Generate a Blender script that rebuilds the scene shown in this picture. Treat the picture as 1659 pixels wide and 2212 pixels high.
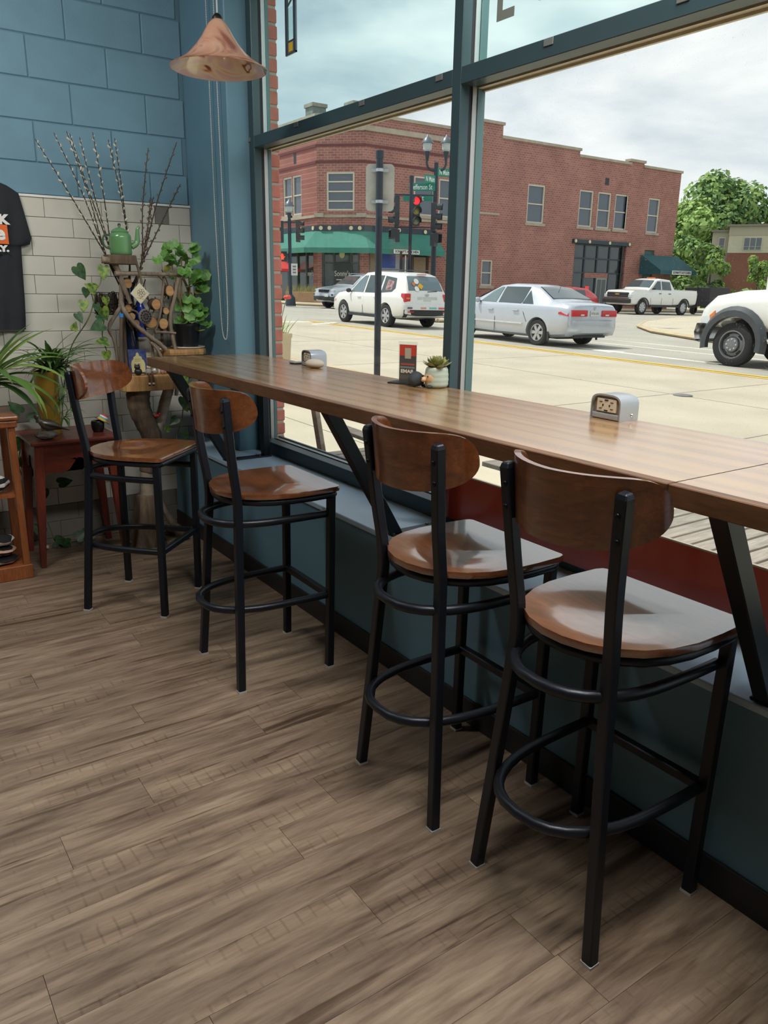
import bpy, math, random
from mathutils import Vector, Matrix, Quaternion
for _o in list(bpy.data.objects): bpy.data.objects.remove(_o, do_unlink=True)
SC = bpy.context.scene
COL = SC.collection
RND = random.Random(11)
PI = math.pi

# ------------------------------------------------------------------ camera
CAM_POS = (-2.0443, -4.7591, 1.4985)
YAW, PITCH, ROLL, FPX = 0.609, 0.281, 0.016, 1675.74
_f = Vector((math.sin(YAW)*math.cos(PITCH), math.cos(YAW)*math.cos(PITCH), -math.sin(PITCH)))
_r = Vector((math.cos(YAW), -math.sin(YAW), 0)); _u = _r.cross(_f)
_c, _s = math.cos(ROLL), math.sin(ROLL)
_r2 = _c*_r + _s*_u; _u2 = -_s*_r + _c*_u
camd = bpy.data.cameras.new('camera'); cam = bpy.data.objects.new('camera', camd); COL.objects.link(cam)
camd.sensor_fit = 'VERTICAL'; camd.sensor_height = 36.0; camd.lens = FPX/2212*36.0
camd.clip_start = 0.05; camd.clip_end = 500
_m = Matrix((_r2, _u2, -_f)).transposed().to_4x4(); _m.translation = Vector(CAM_POS)
cam.matrix_world = _m
SC.camera = cam

# ------------------------------------------------------------------ view, sky, sun, fill lights
vs = SC.view_settings
vs.view_transform = 'Standard'; vs.look = 'None'; vs.gamma = 1.0; vs.use_curve_mapping = False
vs.exposure = 0.0
for _k, _v in (('max_bounces', 7), ('diffuse_bounces', 3), ('glossy_bounces', 3), ('transmission_bounces', 4), ('transparent_max_bounces', 12)): setattr(SC.cycles, _k, _v)
SC.cycles.adaptive_threshold = .02; SC.cycles.caustics_reflective = False; SC.cycles.caustics_refractive = False
SKY = 1.08; SUN = 3.7
world = bpy.data.worlds.new('sky'); SC.world = world; world.use_nodes = True
wn = world.node_tree; wn.nodes.clear()
def WN(t, **k):
    n = wn.nodes.new(t)
    for a, b in k.items(): setattr(n, a, b)
    return n
_tc = WN('ShaderNodeTexCoord'); _mp = WN('ShaderNodeMapping'); _mp.inputs['Scale'].default_value = (1, 1, 2.6); _mp.inputs['Location'].default_value = (.35, .2, .1)
_n1 = WN('ShaderNodeTexNoise'); _n1.inputs['Scale'].default_value = 3.2; _n1.inputs['Detail'].default_value = 7; _n1.inputs['Roughness'].default_value = .52; _n1.inputs['Distortion'].default_value = .25
_rp = WN('ShaderNodeValToRGB'); _e = _rp.color_ramp.elements
_e[0].position = .36; _e[0].color = (.48, .56, .64, 1); _e[1].position = .68; _e[1].color = (1.06, 1.06, 1.05, 1)
_q = _rp.color_ramp.elements.new(.5); _q.color = (.71, .77, .82, 1)
_bg = WN('ShaderNodeBackground'); _bg.inputs['Strength'].default_value = SKY; _wo = WN('ShaderNodeOutputWorld')
for a, b in ((_tc.outputs['Generated'], _mp.inputs[0]), (_mp.outputs[0], _n1.inputs['Vector']), (_n1.outputs['Fac'], _rp.inputs[0]), (_rp.outputs[0], _bg.inputs[0]), (_bg.outputs[0], _wo.inputs[0])):
    wn.links.new(a, b)
def light(name, kind, loc, energy, color=(1, 1, 1), size=None, sizey=None, look=None):
    l = bpy.data.lights.new(name, kind); l.energy = energy; l.color = color
    o = bpy.data.objects.new(name, l); COL.objects.link(o); o.location = loc
    if kind == 'AREA':
        l.shape = 'RECTANGLE'; l.size = size; l.size_y = sizey or size
    if look is not None:
        o.rotation_euler = (Vector(look)-Vector(loc)).to_track_quat('-Z', 'Y').to_euler()
    return o
_sun = light('sun', 'SUN', (0, 20, 30), SUN, (1, .96, .90), look=None)
_sd = Vector((-.33, .42, 1.0))      # towards the sun
_sun.rotation_euler = _sd.to_track_quat('Z', 'Y').to_euler(); _sun.data.angle = .02
# unseen fill strip added above the counter to brighten the room
light('fill_light', 'AREA', (-.62, -4.0, 3.46), 215, (1, .97, .93), .5, 3.4, (-.75, -4.0, 0))
light('fill_light', 'AREA', (-2.3, -1.5, 3.46), 60, (1, .97, .93), 1.0, .4, (-2.0, -.2, 1.7))  # added wash light, unseen, brightening the back wall

# ------------------------------------------------------------------ colour and materials
def lin(c):
    r = []
    for x in c[:3]:
        x = x/255.0
        r.append(x/12.92 if x <= .04045 else ((x+.055)/1.055)**2.4)
    return (r[0], r[1], r[2], 1)
def mixc(a, b, t): return tuple(a[i]*(1-t)+b[i]*t for i in range(3))
MATS = {}
class NT:
    def __init__(s, name):
        s.m = bpy.data.materials.new(name); s.m.use_nodes = True; s.t = s.m.node_tree; s.t.nodes.clear()
        s.out = s.t.nodes.new('ShaderNodeOutputMaterial')
    def n(s, t, **k):
        x = s.t.nodes.new(t)
        for a, b in k.items():
            if a.startswith('i_'):
                x.inputs[a[2:].replace('_', ' ')].default_value = b
            else: setattr(x, a, b)
        return x
    def l(s, a, b): s.t.links.new(a, b)
    def ramp(s, fac, stops):
        r = s.n('ShaderNodeValToRGB'); e = r.color_ramp.elements
        e[0].position, e[0].color = stops[0]; e[1].position, e[1].color = stops[-1]
        for p, c in stops[1:-1]:
            q = e.new(p); q.color = c
        if fac is not None: s.l(fac, r.inputs[0])
        return r
    def mix(s, a, b, fac, mode='MIX'):
        x = s.n('ShaderNodeMix', data_type='RGBA', blend_type=mode)
        for v, i in ((fac, 0), (a, 6), (b, 7)):
            if hasattr(v, 'is_linked'): s.l(v, x.inputs[i])
            else: x.inputs[i].default_value = v
        return x.outputs[2]
    def coords(s, kind='Object', scale=(1, 1, 1), rnd=0.0):
        tc = s.n('ShaderNodeTexCoord'); mp = s.n('ShaderNodeMapping'); mp.inputs['Scale'].default_value = scale
        s.l(tc.outputs[kind], mp.inputs[0])
        if rnd:
            oi = s.n('ShaderNodeObjectInfo'); mu = s.n('ShaderNodeMath', operation='MULTIPLY'); mu.inputs[1].default_value = rnd
            s.l(oi.outputs['Random'], mu.inputs[0]); cb = s.n('ShaderNodeCombineXYZ')
            for i in range(3): s.l(mu.outputs[0], cb.inputs[i])
            s.l(cb.outputs[0], mp.inputs['Location'])
        return mp.outputs[0]
    def princ(s, col=None, rough=.5, metal=0, coat=0, spec=.5, **k):
        p = s.n('ShaderNodeBsdfPrincipled')
        if col is not None:
            if hasattr(col, 'is_linked'): s.l(col, p.inputs['Base Color'])
            else: p.inputs['Base Color'].default_value = col
        if hasattr(rough, 'is_linked'): s.l(rough, p.inputs['Roughness'])
        else: p.inputs['Roughness'].default_value = rough
        p.inputs['Metallic'].default_value = metal; p.inputs['Coat Weight'].default_value = coat; p.inputs['Coat Roughness'].default_value = .08
        p.inputs['Specular IOR Level'].default_value = spec; p.inputs['Coat IOR'].default_value = 1.5
        for a, b in k.items(): p.inputs[a.replace('_', ' ')].default_value = b
        s.l(p.outputs[0], s.out.inputs[0]); s.p = p
        return p
    def bump(s, h, strength=.3, dist=.01):
        b = s.n('ShaderNodeBump'); b.inputs['Strength'].default_value = strength; b.inputs['Distance'].default_value = dist
        s.l(h, b.inputs['Height']); s.l(b.outputs[0], s.p.inputs['Normal'])
def M(name, c, rough=.5, metal=0, var=.12, scale=6, bump=0, bscale=60, coat=0, spec=.5, stretch=(1, 1, 1), rnd=3.0, **k):
    if name in MATS: return MATS[name]
    t = NT(name); L = lin(c)
    v = t.coords('Object', stretch, rnd)
    no = t.n('ShaderNodeTexNoise', i_Scale=scale, i_Detail=4.0); t.l(v, no.inputs['Vector'])
    lo = tuple(x*(1-var) for x in L[:3])+(1,); hi = tuple(min(1, x*(1+var)) for x in L[:3])+(1,)
    r = t.ramp(no.outputs['Fac'], [(.3, lo), (.7, hi)])
    t.princ(r.outputs[0], rough, metal, coat, spec, **k)
    if bump:
        n2 = t.n('ShaderNodeTexNoise', i_Scale=bscale, i_Detail=3.0); t.l(v, n2.inputs['Vector']); t.bump(n2.outputs['Fac'], bump, .004)
    MATS[name] = t.m; return t.m
def wood(name, c1, c2, rough=.4, axis='x', scale=1.0, coat=0, rings=6.0, dark=None, bump=.05):
    """timber with grain along the given object axis"""
    if name in MATS: return MATS[name]
    t = NT(name); st = {'x': (.12, 1, 1), 'y': (1, .12, 1), 'z': (1, 1, .12)}[axis]
    v = t.coords('Object', tuple(a*scale for a in st), 7.0)
    n1 = t.n('ShaderNodeTexNoise', i_Scale=rings*2.2, i_Detail=6.0, i_Roughness=.6, i_Distortion=.7); t.l(v, n1.inputs['Vector'])
    n2 = t.n('ShaderNodeTexNoise', i_Scale=rings*14, i_Detail=3.0); t.l(v, n2.inputs['Vector'])
    a = t.ramp(n1.outputs['Fac'], [(.32, lin(c1)), (.68, lin(c2))])
    d = tuple(x*.72 for x in lin(c1)[:3])+(1,)
    b = t.ramp(n2.outputs['Fac'], [(.42, (.72, .7, .68, 1)), (.6, (1, 1, 1, 1))])
    c = t.mix(a.outputs[0], b.outputs[0], .6, 'MULTIPLY')
    t.princ(c, rough, 0, coat)
    if bump: t.bump(n2.outputs['Fac'], bump, .003)
    MATS[name] = t.m; return t.m
def flat(name, c, rough=.6, metal=0, emit=0, **k):
    if name in MATS: return MATS[name]
    t = NT(name); p = t.princ(lin(c), rough, metal, **k)
    if emit: p.inputs['Emission Color'].default_value = lin(c); p.inputs['Emission Strength'].default_value = emit
    MATS[name] = t.m; return t.m
def glass(name, tint, refl=1.0, veil=0.0):
    if name in MATS: return MATS[name]
    t = NT(name)
    tr = t.n('ShaderNodeBsdfTransparent'); tr.inputs[0].default_value = tint
    gl = t.n('ShaderNodeBsdfGlossy'); gl.inputs['Roughness'].default_value = 0.0; gl.inputs[0].default_value = (refl, refl, refl, 1)
    lw = t.n('ShaderNodeLayerWeight'); lw.inputs[0].default_value = .5
    pw = t.n('ShaderNodeMath', operation='POWER'); pw.inputs[1].default_value = 5.0; t.l(lw.outputs['Facing'], pw.inputs[0])
    fr = t.n('ShaderNodeMath', operation='MULTIPLY_ADD'); fr.inputs[1].default_value = .5; fr.inputs[2].default_value = .02; t.l(pw.outputs[0], fr.inputs[0])
    mx = t.n('ShaderNodeMixShader'); t.l(fr.outputs[0], mx.inputs[0]); t.l(tr.outputs[0], mx.inputs[1]); t.l(gl.outputs[0], mx.inputs[2])
    last = mx
    if veil:
        df = t.n('ShaderNodeBsdfDiffuse'); df.inputs[0].default_value = (.8, .8, .78, 1)
        v = t.coords('Object', (1, 1, 1)); no = t.n('ShaderNodeTexNoise', i_Scale=260.0, i_Detail=2.0); t.l(v, no.inputs['Vector'])
        r = t.ramp(no.outputs['Fac'], [(.66, (0, 0, 0, 1)), (.8, (veil, veil, veil, 1))])
        m2 = t.n('ShaderNodeMixShader'); t.l(r.outputs[0], m2.inputs[0]); t.l(mx.outputs[0], m2.inputs[1]); t.l(df.outputs[0], m2.inputs[2]); last = m2
    t.l(last.outputs[0], t.out.inputs[0]); MATS[name] = t.m; return t.m

# ------------------------------------------------------------------ mesh helpers
class MB:
    def __init__(s): s.v = []; s.f = []
    def add(s, vs_, fs):
        b = len(s.v); s.v += [tuple(p) for p in vs_]; s.f += [tuple(b+i for i in q) for q in fs]; return s
    def box(s, x0, x1, y0, y1, z0, z1):
        return s.add([(x0, y0, z0), (x1, y0, z0), (x1, y1, z0), (x0, y1, z0), (x0, y0, z1), (x1, y0, z1), (x1, y1, z1), (x0, y1, z1)],
                     [(0, 3, 2, 1), (4, 5, 6, 7), (0, 1, 5, 4), (1, 2, 6, 5), (2, 3, 7, 6), (3, 0, 4, 7)])
    def obox(s, c, size, mat=None):
        hx, hy, hz = [a/2 for a in size]; b = len(s.v)
        s.box(-hx, hx, -hy, hy, -hz, hz)
        for i in range(b, len(s.v)):
            p = Vector(s.v[i]); p = (mat @ p if mat else p) + Vector(c); s.v[i] = tuple(p)
        return s
    def bar(s, p0, p1, w, h, side=None):
        """rectangular bar from p0 to p1; side = direction in which w is measured"""
        a, b = Vector(p0), Vector(p1); d = (b-a).normalized()
        sd = Vector(side) if side else (Vector((0, 1, 0)) if abs(d.y) < .9 else Vector((1, 0, 0)))
        sd = (sd - d*sd.dot(d)).normalized(); up = d.cross(sd)
        pts = []
        for e in (a, b):
            for (i, j) in ((-1, -1), (1, -1), (1, 1), (-1, 1)): pts.append(e + sd*(w/2*i) + up*(h/2*j))
        return s.add(pts, [(0, 3, 2, 1), (4, 5, 6, 7), (0, 1, 5, 4), (1, 2, 6, 5), (2, 3, 7, 6), (3, 0, 4, 7)])
    def prism(s, pts, a, b, ax='z'):
        """2D outline extruded from a to b along an axis; outline in the two other axes"""
        n = len(pts)
        def P(p, h):
            return {'z': (p[0], p[1], h), 'y': (p[0], h, p[1]), 'x': (h, p[0], p[1])}[ax]
        return s.add([P(p, a) for p in pts]+[P(p, b) for p in pts],
                     [tuple(range(n-1, -1, -1)), tuple(range(n, 2*n))]+[(i, (i+1) % n, n+(i+1) % n, n+i) for i in range(n)])
    def loft(s, rows, closed=False, cap=False):
        n = len(rows[0]); fs = []
        for i in range(len(rows)-1):
            for j in range(n if closed else n-1):
                k = (j+1) % n; fs.append((i*n+j, i*n+k, (i+1)*n+k, (i+1)*n+j))
        if cap:
            fs.append(tuple(range(n-1, -1, -1))); m = (len(rows)-1)*n; fs.append(tuple(range(m, m+n)))
        return s.add([p for r in rows for p in r], fs)
    def tube(s, path, r, n=8, cap=True, closed=False, flat=None):
        P = [Vector(p) for p in path]; m = len(P)
        R = r if isinstance(r, (list, tuple)) else [r]*m
        rows = []; ref = None
        for i in range(m):
            if closed: d = P[(i+1) % m]-P[i-1]
            else: d = P[min(i+1, m-1)]-P[max(i-1, 0)]
            d.normalize()
            if ref is None:
                ref = Vector((0, 0, 1)) if abs(d.z) < .9 else Vector((1, 0, 0))
            a = (ref - d*ref.dot(d)).normalized(); b = d.cross(a); ref = a
            row = []
            for k in range(n):
                t = 2*PI*(k+.5)/n; ca, cb = math.cos(t), math.sin(t)
                if flat: ca *= flat[0]; cb *= flat[1]
                row.append(P[i]+a*(ca*R[i])+b*(cb*R[i]))
            rows.append(row)
        if closed: rows.append(rows[0])
        return s.loft(rows, True, cap and not closed)
    def lathe(s, prof, n=20, c=(0, 0, 0), cap=True):
        rows = [[(c[0]+r*math.cos(2*PI*k/n), c[1]+r*math.sin(2*PI*k/n), c[2]+z) for k in range(n)] for r, z in prof]
        return s.loft(rows, True, cap)
    def cyl(s, p0, p1, r, n=16): return s.tube([p0, p1], r, n)
    def ball(s, c, r, nu=12, nv=8, mat=None, fn=None):
        rr = r if isinstance(r, (list, tuple)) else (r, r, r); rows = []
        for i in range(nv+1):
            th = PI*i/nv; row = []
            for k in range(nu):
                ph = 2*PI*k/nu; p = Vector((math.sin(th)*math.cos(ph), math.sin(th)*math.sin(ph), math.cos(th)))
                q = fn(p) if fn else 1.0
                p = Vector((p.x*rr[0], p.y*rr[1], p.z*rr[2]))*q
                row.append((mat @ p if mat else p)+Vector(c))
            rows.append(row)
        return s.loft(rows, True, False)
    def xf(s, m):
        s.v = [tuple(m @ Vector(p)) for p in s.v]; return s
    def mesh(s, name, smooth=False, angle=40):
        me = bpy.data.meshes.new(name); me.from_pydata(s.v, [], s.f); me.validate(clean_customdata=False)
        if smooth:
            me.polygons.foreach_set('use_smooth', [True]*len(me.polygons)); me.set_sharp_from_angle(angle=math.radians(angle))
        me.update(); return me
    def build(s, name, mat, parent=None, loc=None, rot=None, smooth=False, bevel=0, angle=40, seg=2):
        return link(s.mesh(name, smooth, angle), name, mat, parent, loc, rot, bevel, seg)
def link(me, name, mat, parent=None, loc=None, rot=None, bevel=0, seg=2):
    if mat is not None and not me.materials: me.materials.append(mat)
    o = bpy.data.objects.new(name, me); COL.objects.link(o)
    if parent is not None: o.parent = parent
    if loc is not None: o.location = loc
    if rot is not None: o.rotation_euler = rot
    if bevel:
        b = o.modifiers.new('bevel', 'BEVEL'); b.width = bevel; b.segments = seg; b.limit_method = 'ANGLE'; b.angle_limit = math.radians(35)
    return o
def tag(o, label, cat, group=None):
    o['label'] = label; o['category'] = cat
    if group: o['group'] = group
    return o
def thing(name, label, cat, loc=(0, 0, 0), rotz=0, group=None):
    o = bpy.data.objects.new(name, None); COL.objects.link(o); o.empty_display_size = .1
    o.location = loc; o.rotation_euler = (0, 0, rotz); return tag(o, label, cat, group)
def struct(o): o['kind'] = 'structure'; return o
def sroot(name, loc=(0, 0, 0)):
    o = bpy.data.objects.new(name, None); COL.objects.link(o); o.location = loc; return struct(o)
def stuff(o): o['kind'] = 'stuff'; return o
def copy_tree(o, parent=None):
    c = o.copy(); COL.objects.link(c); c.parent = parent
    for ch in list(o.children): copy_tree(ch, c)
    return c
def catmull(pts, n=6):
    P = [Vector(p) for p in pts]; out = []
    for i in range(len(P)-1):
        a = P[max(i-1, 0)]; b = P[i]; c = P[i+1]; d = P[min(i+2, len(P)-1)]
        for k in range(n):
            t = k/n
            out.append(.5*((2*b)+(c-a)*t+(2*a-5*b+4*c-d)*t*t+(3*b-a-3*c+d)*t*t*t))
    out.append(P[-1]); return out
_fontcache = {}
def text_mesh(txt, size, depth=.002, bold=0.0, name='lettering', width=None):
    cu = bpy.data.curves.new(name, 'FONT'); cu.body = txt; cu.size = size; cu.extrude = depth/2; cu.offset = bold; cu.align_x = 'CENTER'; cu.align_y = 'CENTER'; cu.resolution_u = 3
    o = bpy.data.objects.new(name, cu); COL.objects.link(o)
    dg = bpy.context.evaluated_depsgraph_get(); me = bpy.data.meshes.new_from_object(o.evaluated_get(dg))
    bpy.data.objects.remove(o, do_unlink=True)
    if width:
        xs = [v.co.x for v in me.vertices]; w = max(xs)-min(xs)
        for v in me.vertices: v.co.x *= width/w
    me.name = name; return me
def text_on(txt, size, mat, parent, loc, xdir, zdir=(0, 0, 1), depth=.002, bold=0.0, name='lettering', width=None):
    me = text_mesh(txt, size, depth, bold, name, width); me.materials.clear()
    o = link(me, name, mat, parent)
    X = Vector(xdir).normalized(); Z = Vector(zdir).normalized(); Nn = X.cross(Z)
    m = Matrix((X, Z, Nn)).transposed().to_4x4(); m.translation = Vector(loc); o.matrix_local = m; return o
def holes(mb, u0, u1, z0, z1, hs, P, depth, inner=True):
    """wall sheet with rectangular openings: P(u, z, d) gives the point at depth d behind the face"""
    us = sorted(set([u0, u1]+[min(max(h[i], u0), u1) for h in hs for i in (0, 1)])); zs = sorted(set([z0, z1]+[min(max(h[i], z0), z1) for h in hs for i in (2, 3)]))
    def op(a, b): return any(h[0] <= a <= h[1] and h[2] <= b <= h[3] for h in hs)
    for i in range(len(us)-1):
        for j in range(len(zs)-1):
            if not op((us[i]+us[i+1])/2, (zs[j]+zs[j+1])/2):
                mb.add([P(us[i], zs[j], 0), P(us[i+1], zs[j], 0), P(us[i+1], zs[j+1], 0), P(us[i], zs[j+1], 0)], [(0, 1, 2, 3)])
    for h in hs:
        a, b, c, d = max(h[0], u0), min(h[1], u1), max(h[2], z0), min(h[3], z1)
        for (p, q) in (((a, c), (b, c)), ((b, c), (b, d)), ((b, d), (a, d)), ((a, d), (a, c))):
            mb.add([P(p[0], p[1], 0), P(q[0], q[1], 0), P(q[0], q[1], depth), P(p[0], p[1], depth)], [(0, 1, 2, 3)])
    return mb
# ================================================================== ROOM SHELL
BLUE = (104, 142, 160)
m_block = M('painted_block', BLUE, .62, var=.05, scale=9, bump=.35, bscale=90)
m_blue = M('blue_wall_paint', (96, 134, 152), .55, var=.05, scale=4, bump=.12, bscale=70)
m_mortar = M('painted_joint', (88, 122, 138), .7, var=.05)
m_tile = M('cream_glazed_tile', (204, 202, 190), .22, var=.04, scale=3, rnd=9)
m_tile_g = M('grey_glazed_tile', (122, 118, 110), .3, var=.08, scale=3, rnd=9)
m_grout = M('tile_grout', (150, 146, 136), .8, var=.05)
m_white = M('white_trim', (226, 226, 220), .4, var=.03)
m_base = M('dark_vinyl_base', (34, 34, 38), .45, var=.1)
m_sill = M('blue_sill_paint', (178, 204, 226), .3, var=.06, scale=5)
m_ceil = M('ceiling_charcoal', (84, 86, 88), .8, var=.03)
m_wallp = M('room_plaster', (92, 98, 100), .8, var=.03)
m_frame = M('green_window_frame', (84, 112, 114), .38, metal=.1, var=.06)
m_frame_shade = M('shaded_window_frame', (52, 74, 80), .42, metal=.1, var=.06)  # same frame paint with its room-side shade put into the colour
m_gasket = M('black_gasket', (28, 28, 34), .6)
m_alu = M('grey_aluminium_stop', (176, 178, 178), .35, metal=.5, var=.05)
m_cream = M('cream_outer_stop', (214, 204, 184), .5, var=.04)

# floor planks -------------------------------------------------------
def plank_mat():
    t = NT('weathered_oak_plank')
    v = t.coords('Object', (1, 1, 1), 40.0)
    mp = t.n('ShaderNodeMapping'); mp.inputs['Scale'].default_value = (1.6, 14, 1); t.l(v, mp.inputs[0])
    g1 = t.n('ShaderNodeTexNoise', i_Scale=1.5, i_Detail=8.0, i_Roughness=.62, i_Distortion=.5); t.l(mp.outputs[0], g1.inputs['Vector'])
    g2 = t.n('ShaderNodeTexNoise', i_Scale=6.0, i_Detail=5.0, i_Roughness=.6); t.l(mp.outputs[0], g2.inputs['Vector'])
    base = t.ramp(g1.outputs['Fac'], [(.3, lin((96, 79, 66))), (.46, lin((134, 115, 97))), (.56, lin((150, 131, 111))), (.72, lin((168, 149, 127)))])
    fine = t.ramp(g2.outputs['Fac'], [(.36, (.74, .72, .7, 1)), (.56, (1, 1, 1, 1))])
    c = t.mix(base.outputs[0], fine.outputs[0], .75, 'MULTIPLY')
    # long dark cracks
    mp2 = t.n('ShaderNodeMapping'); mp2.inputs['Scale'].default_value = (1.0, 17, 1); t.l(v, mp2.inputs[0])
    k = t.n('ShaderNodeTexNoise', i_Scale=1.15, i_Detail=4.0, i_Roughness=.55, i_Distortion=.9); t.l(mp2.outputs[0], k.inputs['Vector'])
    ck = t.ramp(k.outputs['Fac'], [(.325, (.40, .34, .30, 1)), (.39, (1, 1, 1, 1))])
    c = t.mix(c, ck.outputs[0], .95, 'MULTIPLY')
    # saw marks across the plank in patches
    w = t.n('ShaderNodeTexWave', wave_type='BANDS', bands_direction='X', i_Scale=8.0, i_Distortion=1.2, i_Detail=2.0); w.inputs['Detail Scale'].default_value = 1.5; t.l(v, w.inputs['Vector'])
    pm = t.n('ShaderNodeMapping'); pm.inputs['Scale'].default_value = (2.2, 9, 1); t.l(v, pm.inputs[0])
    ps = t.n('ShaderNodeTexNoise', i_Scale=1.3, i_Detail=2.0); t.l(pm.outputs[0], ps.inputs['Vector'])
    pmask = t.ramp(ps.outputs['Fac'], [(.55, (0, 0, 0, 1)), (.66, (.5, .5, .5, 1))])
    wv = t.ramp(w.outputs['Fac'], [(.02, (.6, .56, .52, 1)), (.10, (1.08, 1.08, 1.06, 1))])
    sw = t.mix(c, wv.outputs[0], pmask.outputs[0], 'MULTIPLY')
    oi = t.n('ShaderNodeObjectInfo'); tone = t.ramp(oi.outputs['Random'], [(0, (.84, .83, .82, 1)), (1, (1.06, 1.05, 1.04, 1))])
    fin = t.mix(sw, tone.outputs[0], 1.0, 'MULTIPLY')
    rr = t.n('ShaderNodeMapRange'); rr.inputs['To Min'].default_value = .34; rr.inputs['To Max'].default_value = .5; t.l(g2.outputs['Fac'], rr.inputs['Value'])
    t.princ(fin, rr.outputs[0], 0, 0, .45); t.bump(g2.outputs['Fac'], .12, .002)
    return t.m
m_plank = plank_mat()
floor = MB().box(-7, -.365, -7.5, 0, -.12, -.006).build('floor', M('floor_underlay', (60, 50, 44), .8)); struct(floor)
PW, PLN = .152, 1.22
pm_ = MB().box(0, PLN-.0012, 0, PW-.0008, -.006, 0).mesh('plank'); pm_.materials.append(m_plank)
def add_plank(x, y, L):
    if abs(L-PLN) < .001: o = link(pm_, 'plank', m_plank, floor, (x, y, 0))
    else:
        o = MB().box(0, L-.0012, 0, PW-.0008, -.006, 0).build('plank', m_plank, floor, (x, y, 0))
ny = 0; yy = -.0
for j in range(32):
    y = -PW*(j+1); off = [0, .42, .83, .21, .64, 1.02][j % 6]+.07*(j % 4)
    x = -.367; first = off if off > .1 else .5
    xs = [(-.367-first, first)]; x = -.367-first
    while x > -3.6:
        x -= PLN; xs.append((x, PLN))
    for (x0, L) in xs: add_plank(x0, y, L)
struct(stuff(MB().box(-7, -4.3, -7.5, 0, -.006, -.0004).build('floor_planks_beyond', m_plank, floor))) if False else None
MB().box(-7, -4.9, -PW*32, 0, -.006, -.0003).build('plank', m_plank, floor)
MB().box(-7, -.367, -7.5, -PW*32-.001, -.006, -.0003).build('plank', m_plank, floor)

# back wall: painted blocks above, glazed tile below ------------------
wb = sroot('wall_back')
MB().box(-7, .35, .005, .2, -.12, 3.6).build('core', m_mortar, wb)
BH, BL = .2032, .4064; J0 = 2.1143-3*.2032*0   # a joint height found on the wall
ZT = 1.94                                       # top of the tile
zz = [2.1143+BH*k for k in range(-1, 8)]
PX = -.185
for k in range(len(zz)-1):
    z0, z1 = max(zz[k], ZT+.012), min(zz[k+1], 3.5)
    if z1-z0 < .02: continue
    ph = (-1.0194 + (.2032 if k % 2 == 0 else 0.0)) % BL
    x = ph - BL*18
    while x < PX:
        a, b = max(x, -3.4), min(x+BL, PX)
        if b-a > .03:
            MB().box(a+.0025, b-.0025, 0.0, .03, z0+.0025, z1-.0025).build('block', m_block, wb, bevel=.004, seg=1)
        x += BL
MB().box(-7, -3.4, 0.0, .03, ZT, 3.5).build('block', m_block, wb)
# tiles: 4 in rows, running bond
MB().box(-7, PX, -.004, .015, 0, ZT).build('grout', m_grout, wb)
TH, TL = .1005, .305
row = 0; z = ZT
tile_cache = {}
rt = random.Random(3)
while z > .01:
    z0 = max(z-TH, .0); base = z0 < .19
    jx = [-.981, -.867, -1.091, -.985, -1.095, -.987, -.877][row % 7]
    x = jx+TL*math.floor((PX-.03-jx)/TL)
    edges = [(x, PX)] if row else [(-.317, PX), (-.40, -.317)]
    if row == 0: x = -.40
    while x > -3.0:
        edges.append((x-TL, x)); x -= TL
    for a, b in edges:
        if b-a < .02: continue
        grey = base or (row == 0 and abs(a+.40) < .01) or rt.random() < .03
        if base: grey = True
        key = (round(b-a, 3), round(z-z0, 3), grey)
        if key not in tile_cache:
            me = MB().box(.0012, b-a-.0012, 0, .01, .0012, z-z0-.0012).mesh('tile'); me.materials.append(m_tile_g if grey else m_tile); tile_cache[key] = me
        link(tile_cache[key], 'tile', None, wb, (a, -.011, z0), bevel=.0015, seg=1)
    z -= TH; row += 1
MB().box(-7, PX, -.016, .0, ZT, ZT+.012).build('tile_edge_trim', m_white, wb)

# window-side wall: pier, knee wall, sill, base ------------------------
KX = -.365; ZS = .565
wr = sroot('wall_right')
MB().box(PX, .02, -.60, .0, ZS-.03, 3.6).build('pier', m_blue, wb if False else wr, bevel=.006, seg=1)
MB().box(KX, .07, -7.5, 0.0, -.1, ZS-.022).build('knee_wall', m_blue, wr)
MB().box(-.03, .07, -7.5, -.60, 3.05, 3.6).build('window_header', m_blue, wr)
MB().box(-.06, .07, -7.5, -7.14, ZS, 3.6).build('end_pier', m_blue, wr)
sl = MB().box(KX-.012, -.045, -1.42, -.001, ZS-.022, ZS).build('window_sill', m_sill, wr, bevel=.004)
for a, b in ((-2.9, -1.422), (-4.4, -2.902), (-7.5, -4.402)):
    MB().box(KX-.012, -.045, a, b, ZS-.022, ZS).build('window_sill', m_sill, wr, bevel=.004)
bb = MB().box(KX-.012, KX, -7.5, -.0, 0.0, .095).build('baseboard_right', m_base, bevel=.003); struct(bb)
ceil = MB().box(-7, .1, -7.5, .2, 3.5, 3.6).build('ceiling', m_ceil); struct(ceil)
# the other two sides of the cafe, with their own window openings
wl_ = MB(); holes(wl_, -7.5, 0, 0, 3.5, [], lambda u, z, d: (-7+(-d), u, z), .12)
struct(wl_.build('wall_left', m_wallp))
wf_ = MB(); holes(wf_, -7, .07, 0, 3.5, [], lambda u, z, d: (u, -7.5-d, z), .12)
struct(wf_.build('wall_front', m_wallp))

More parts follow.
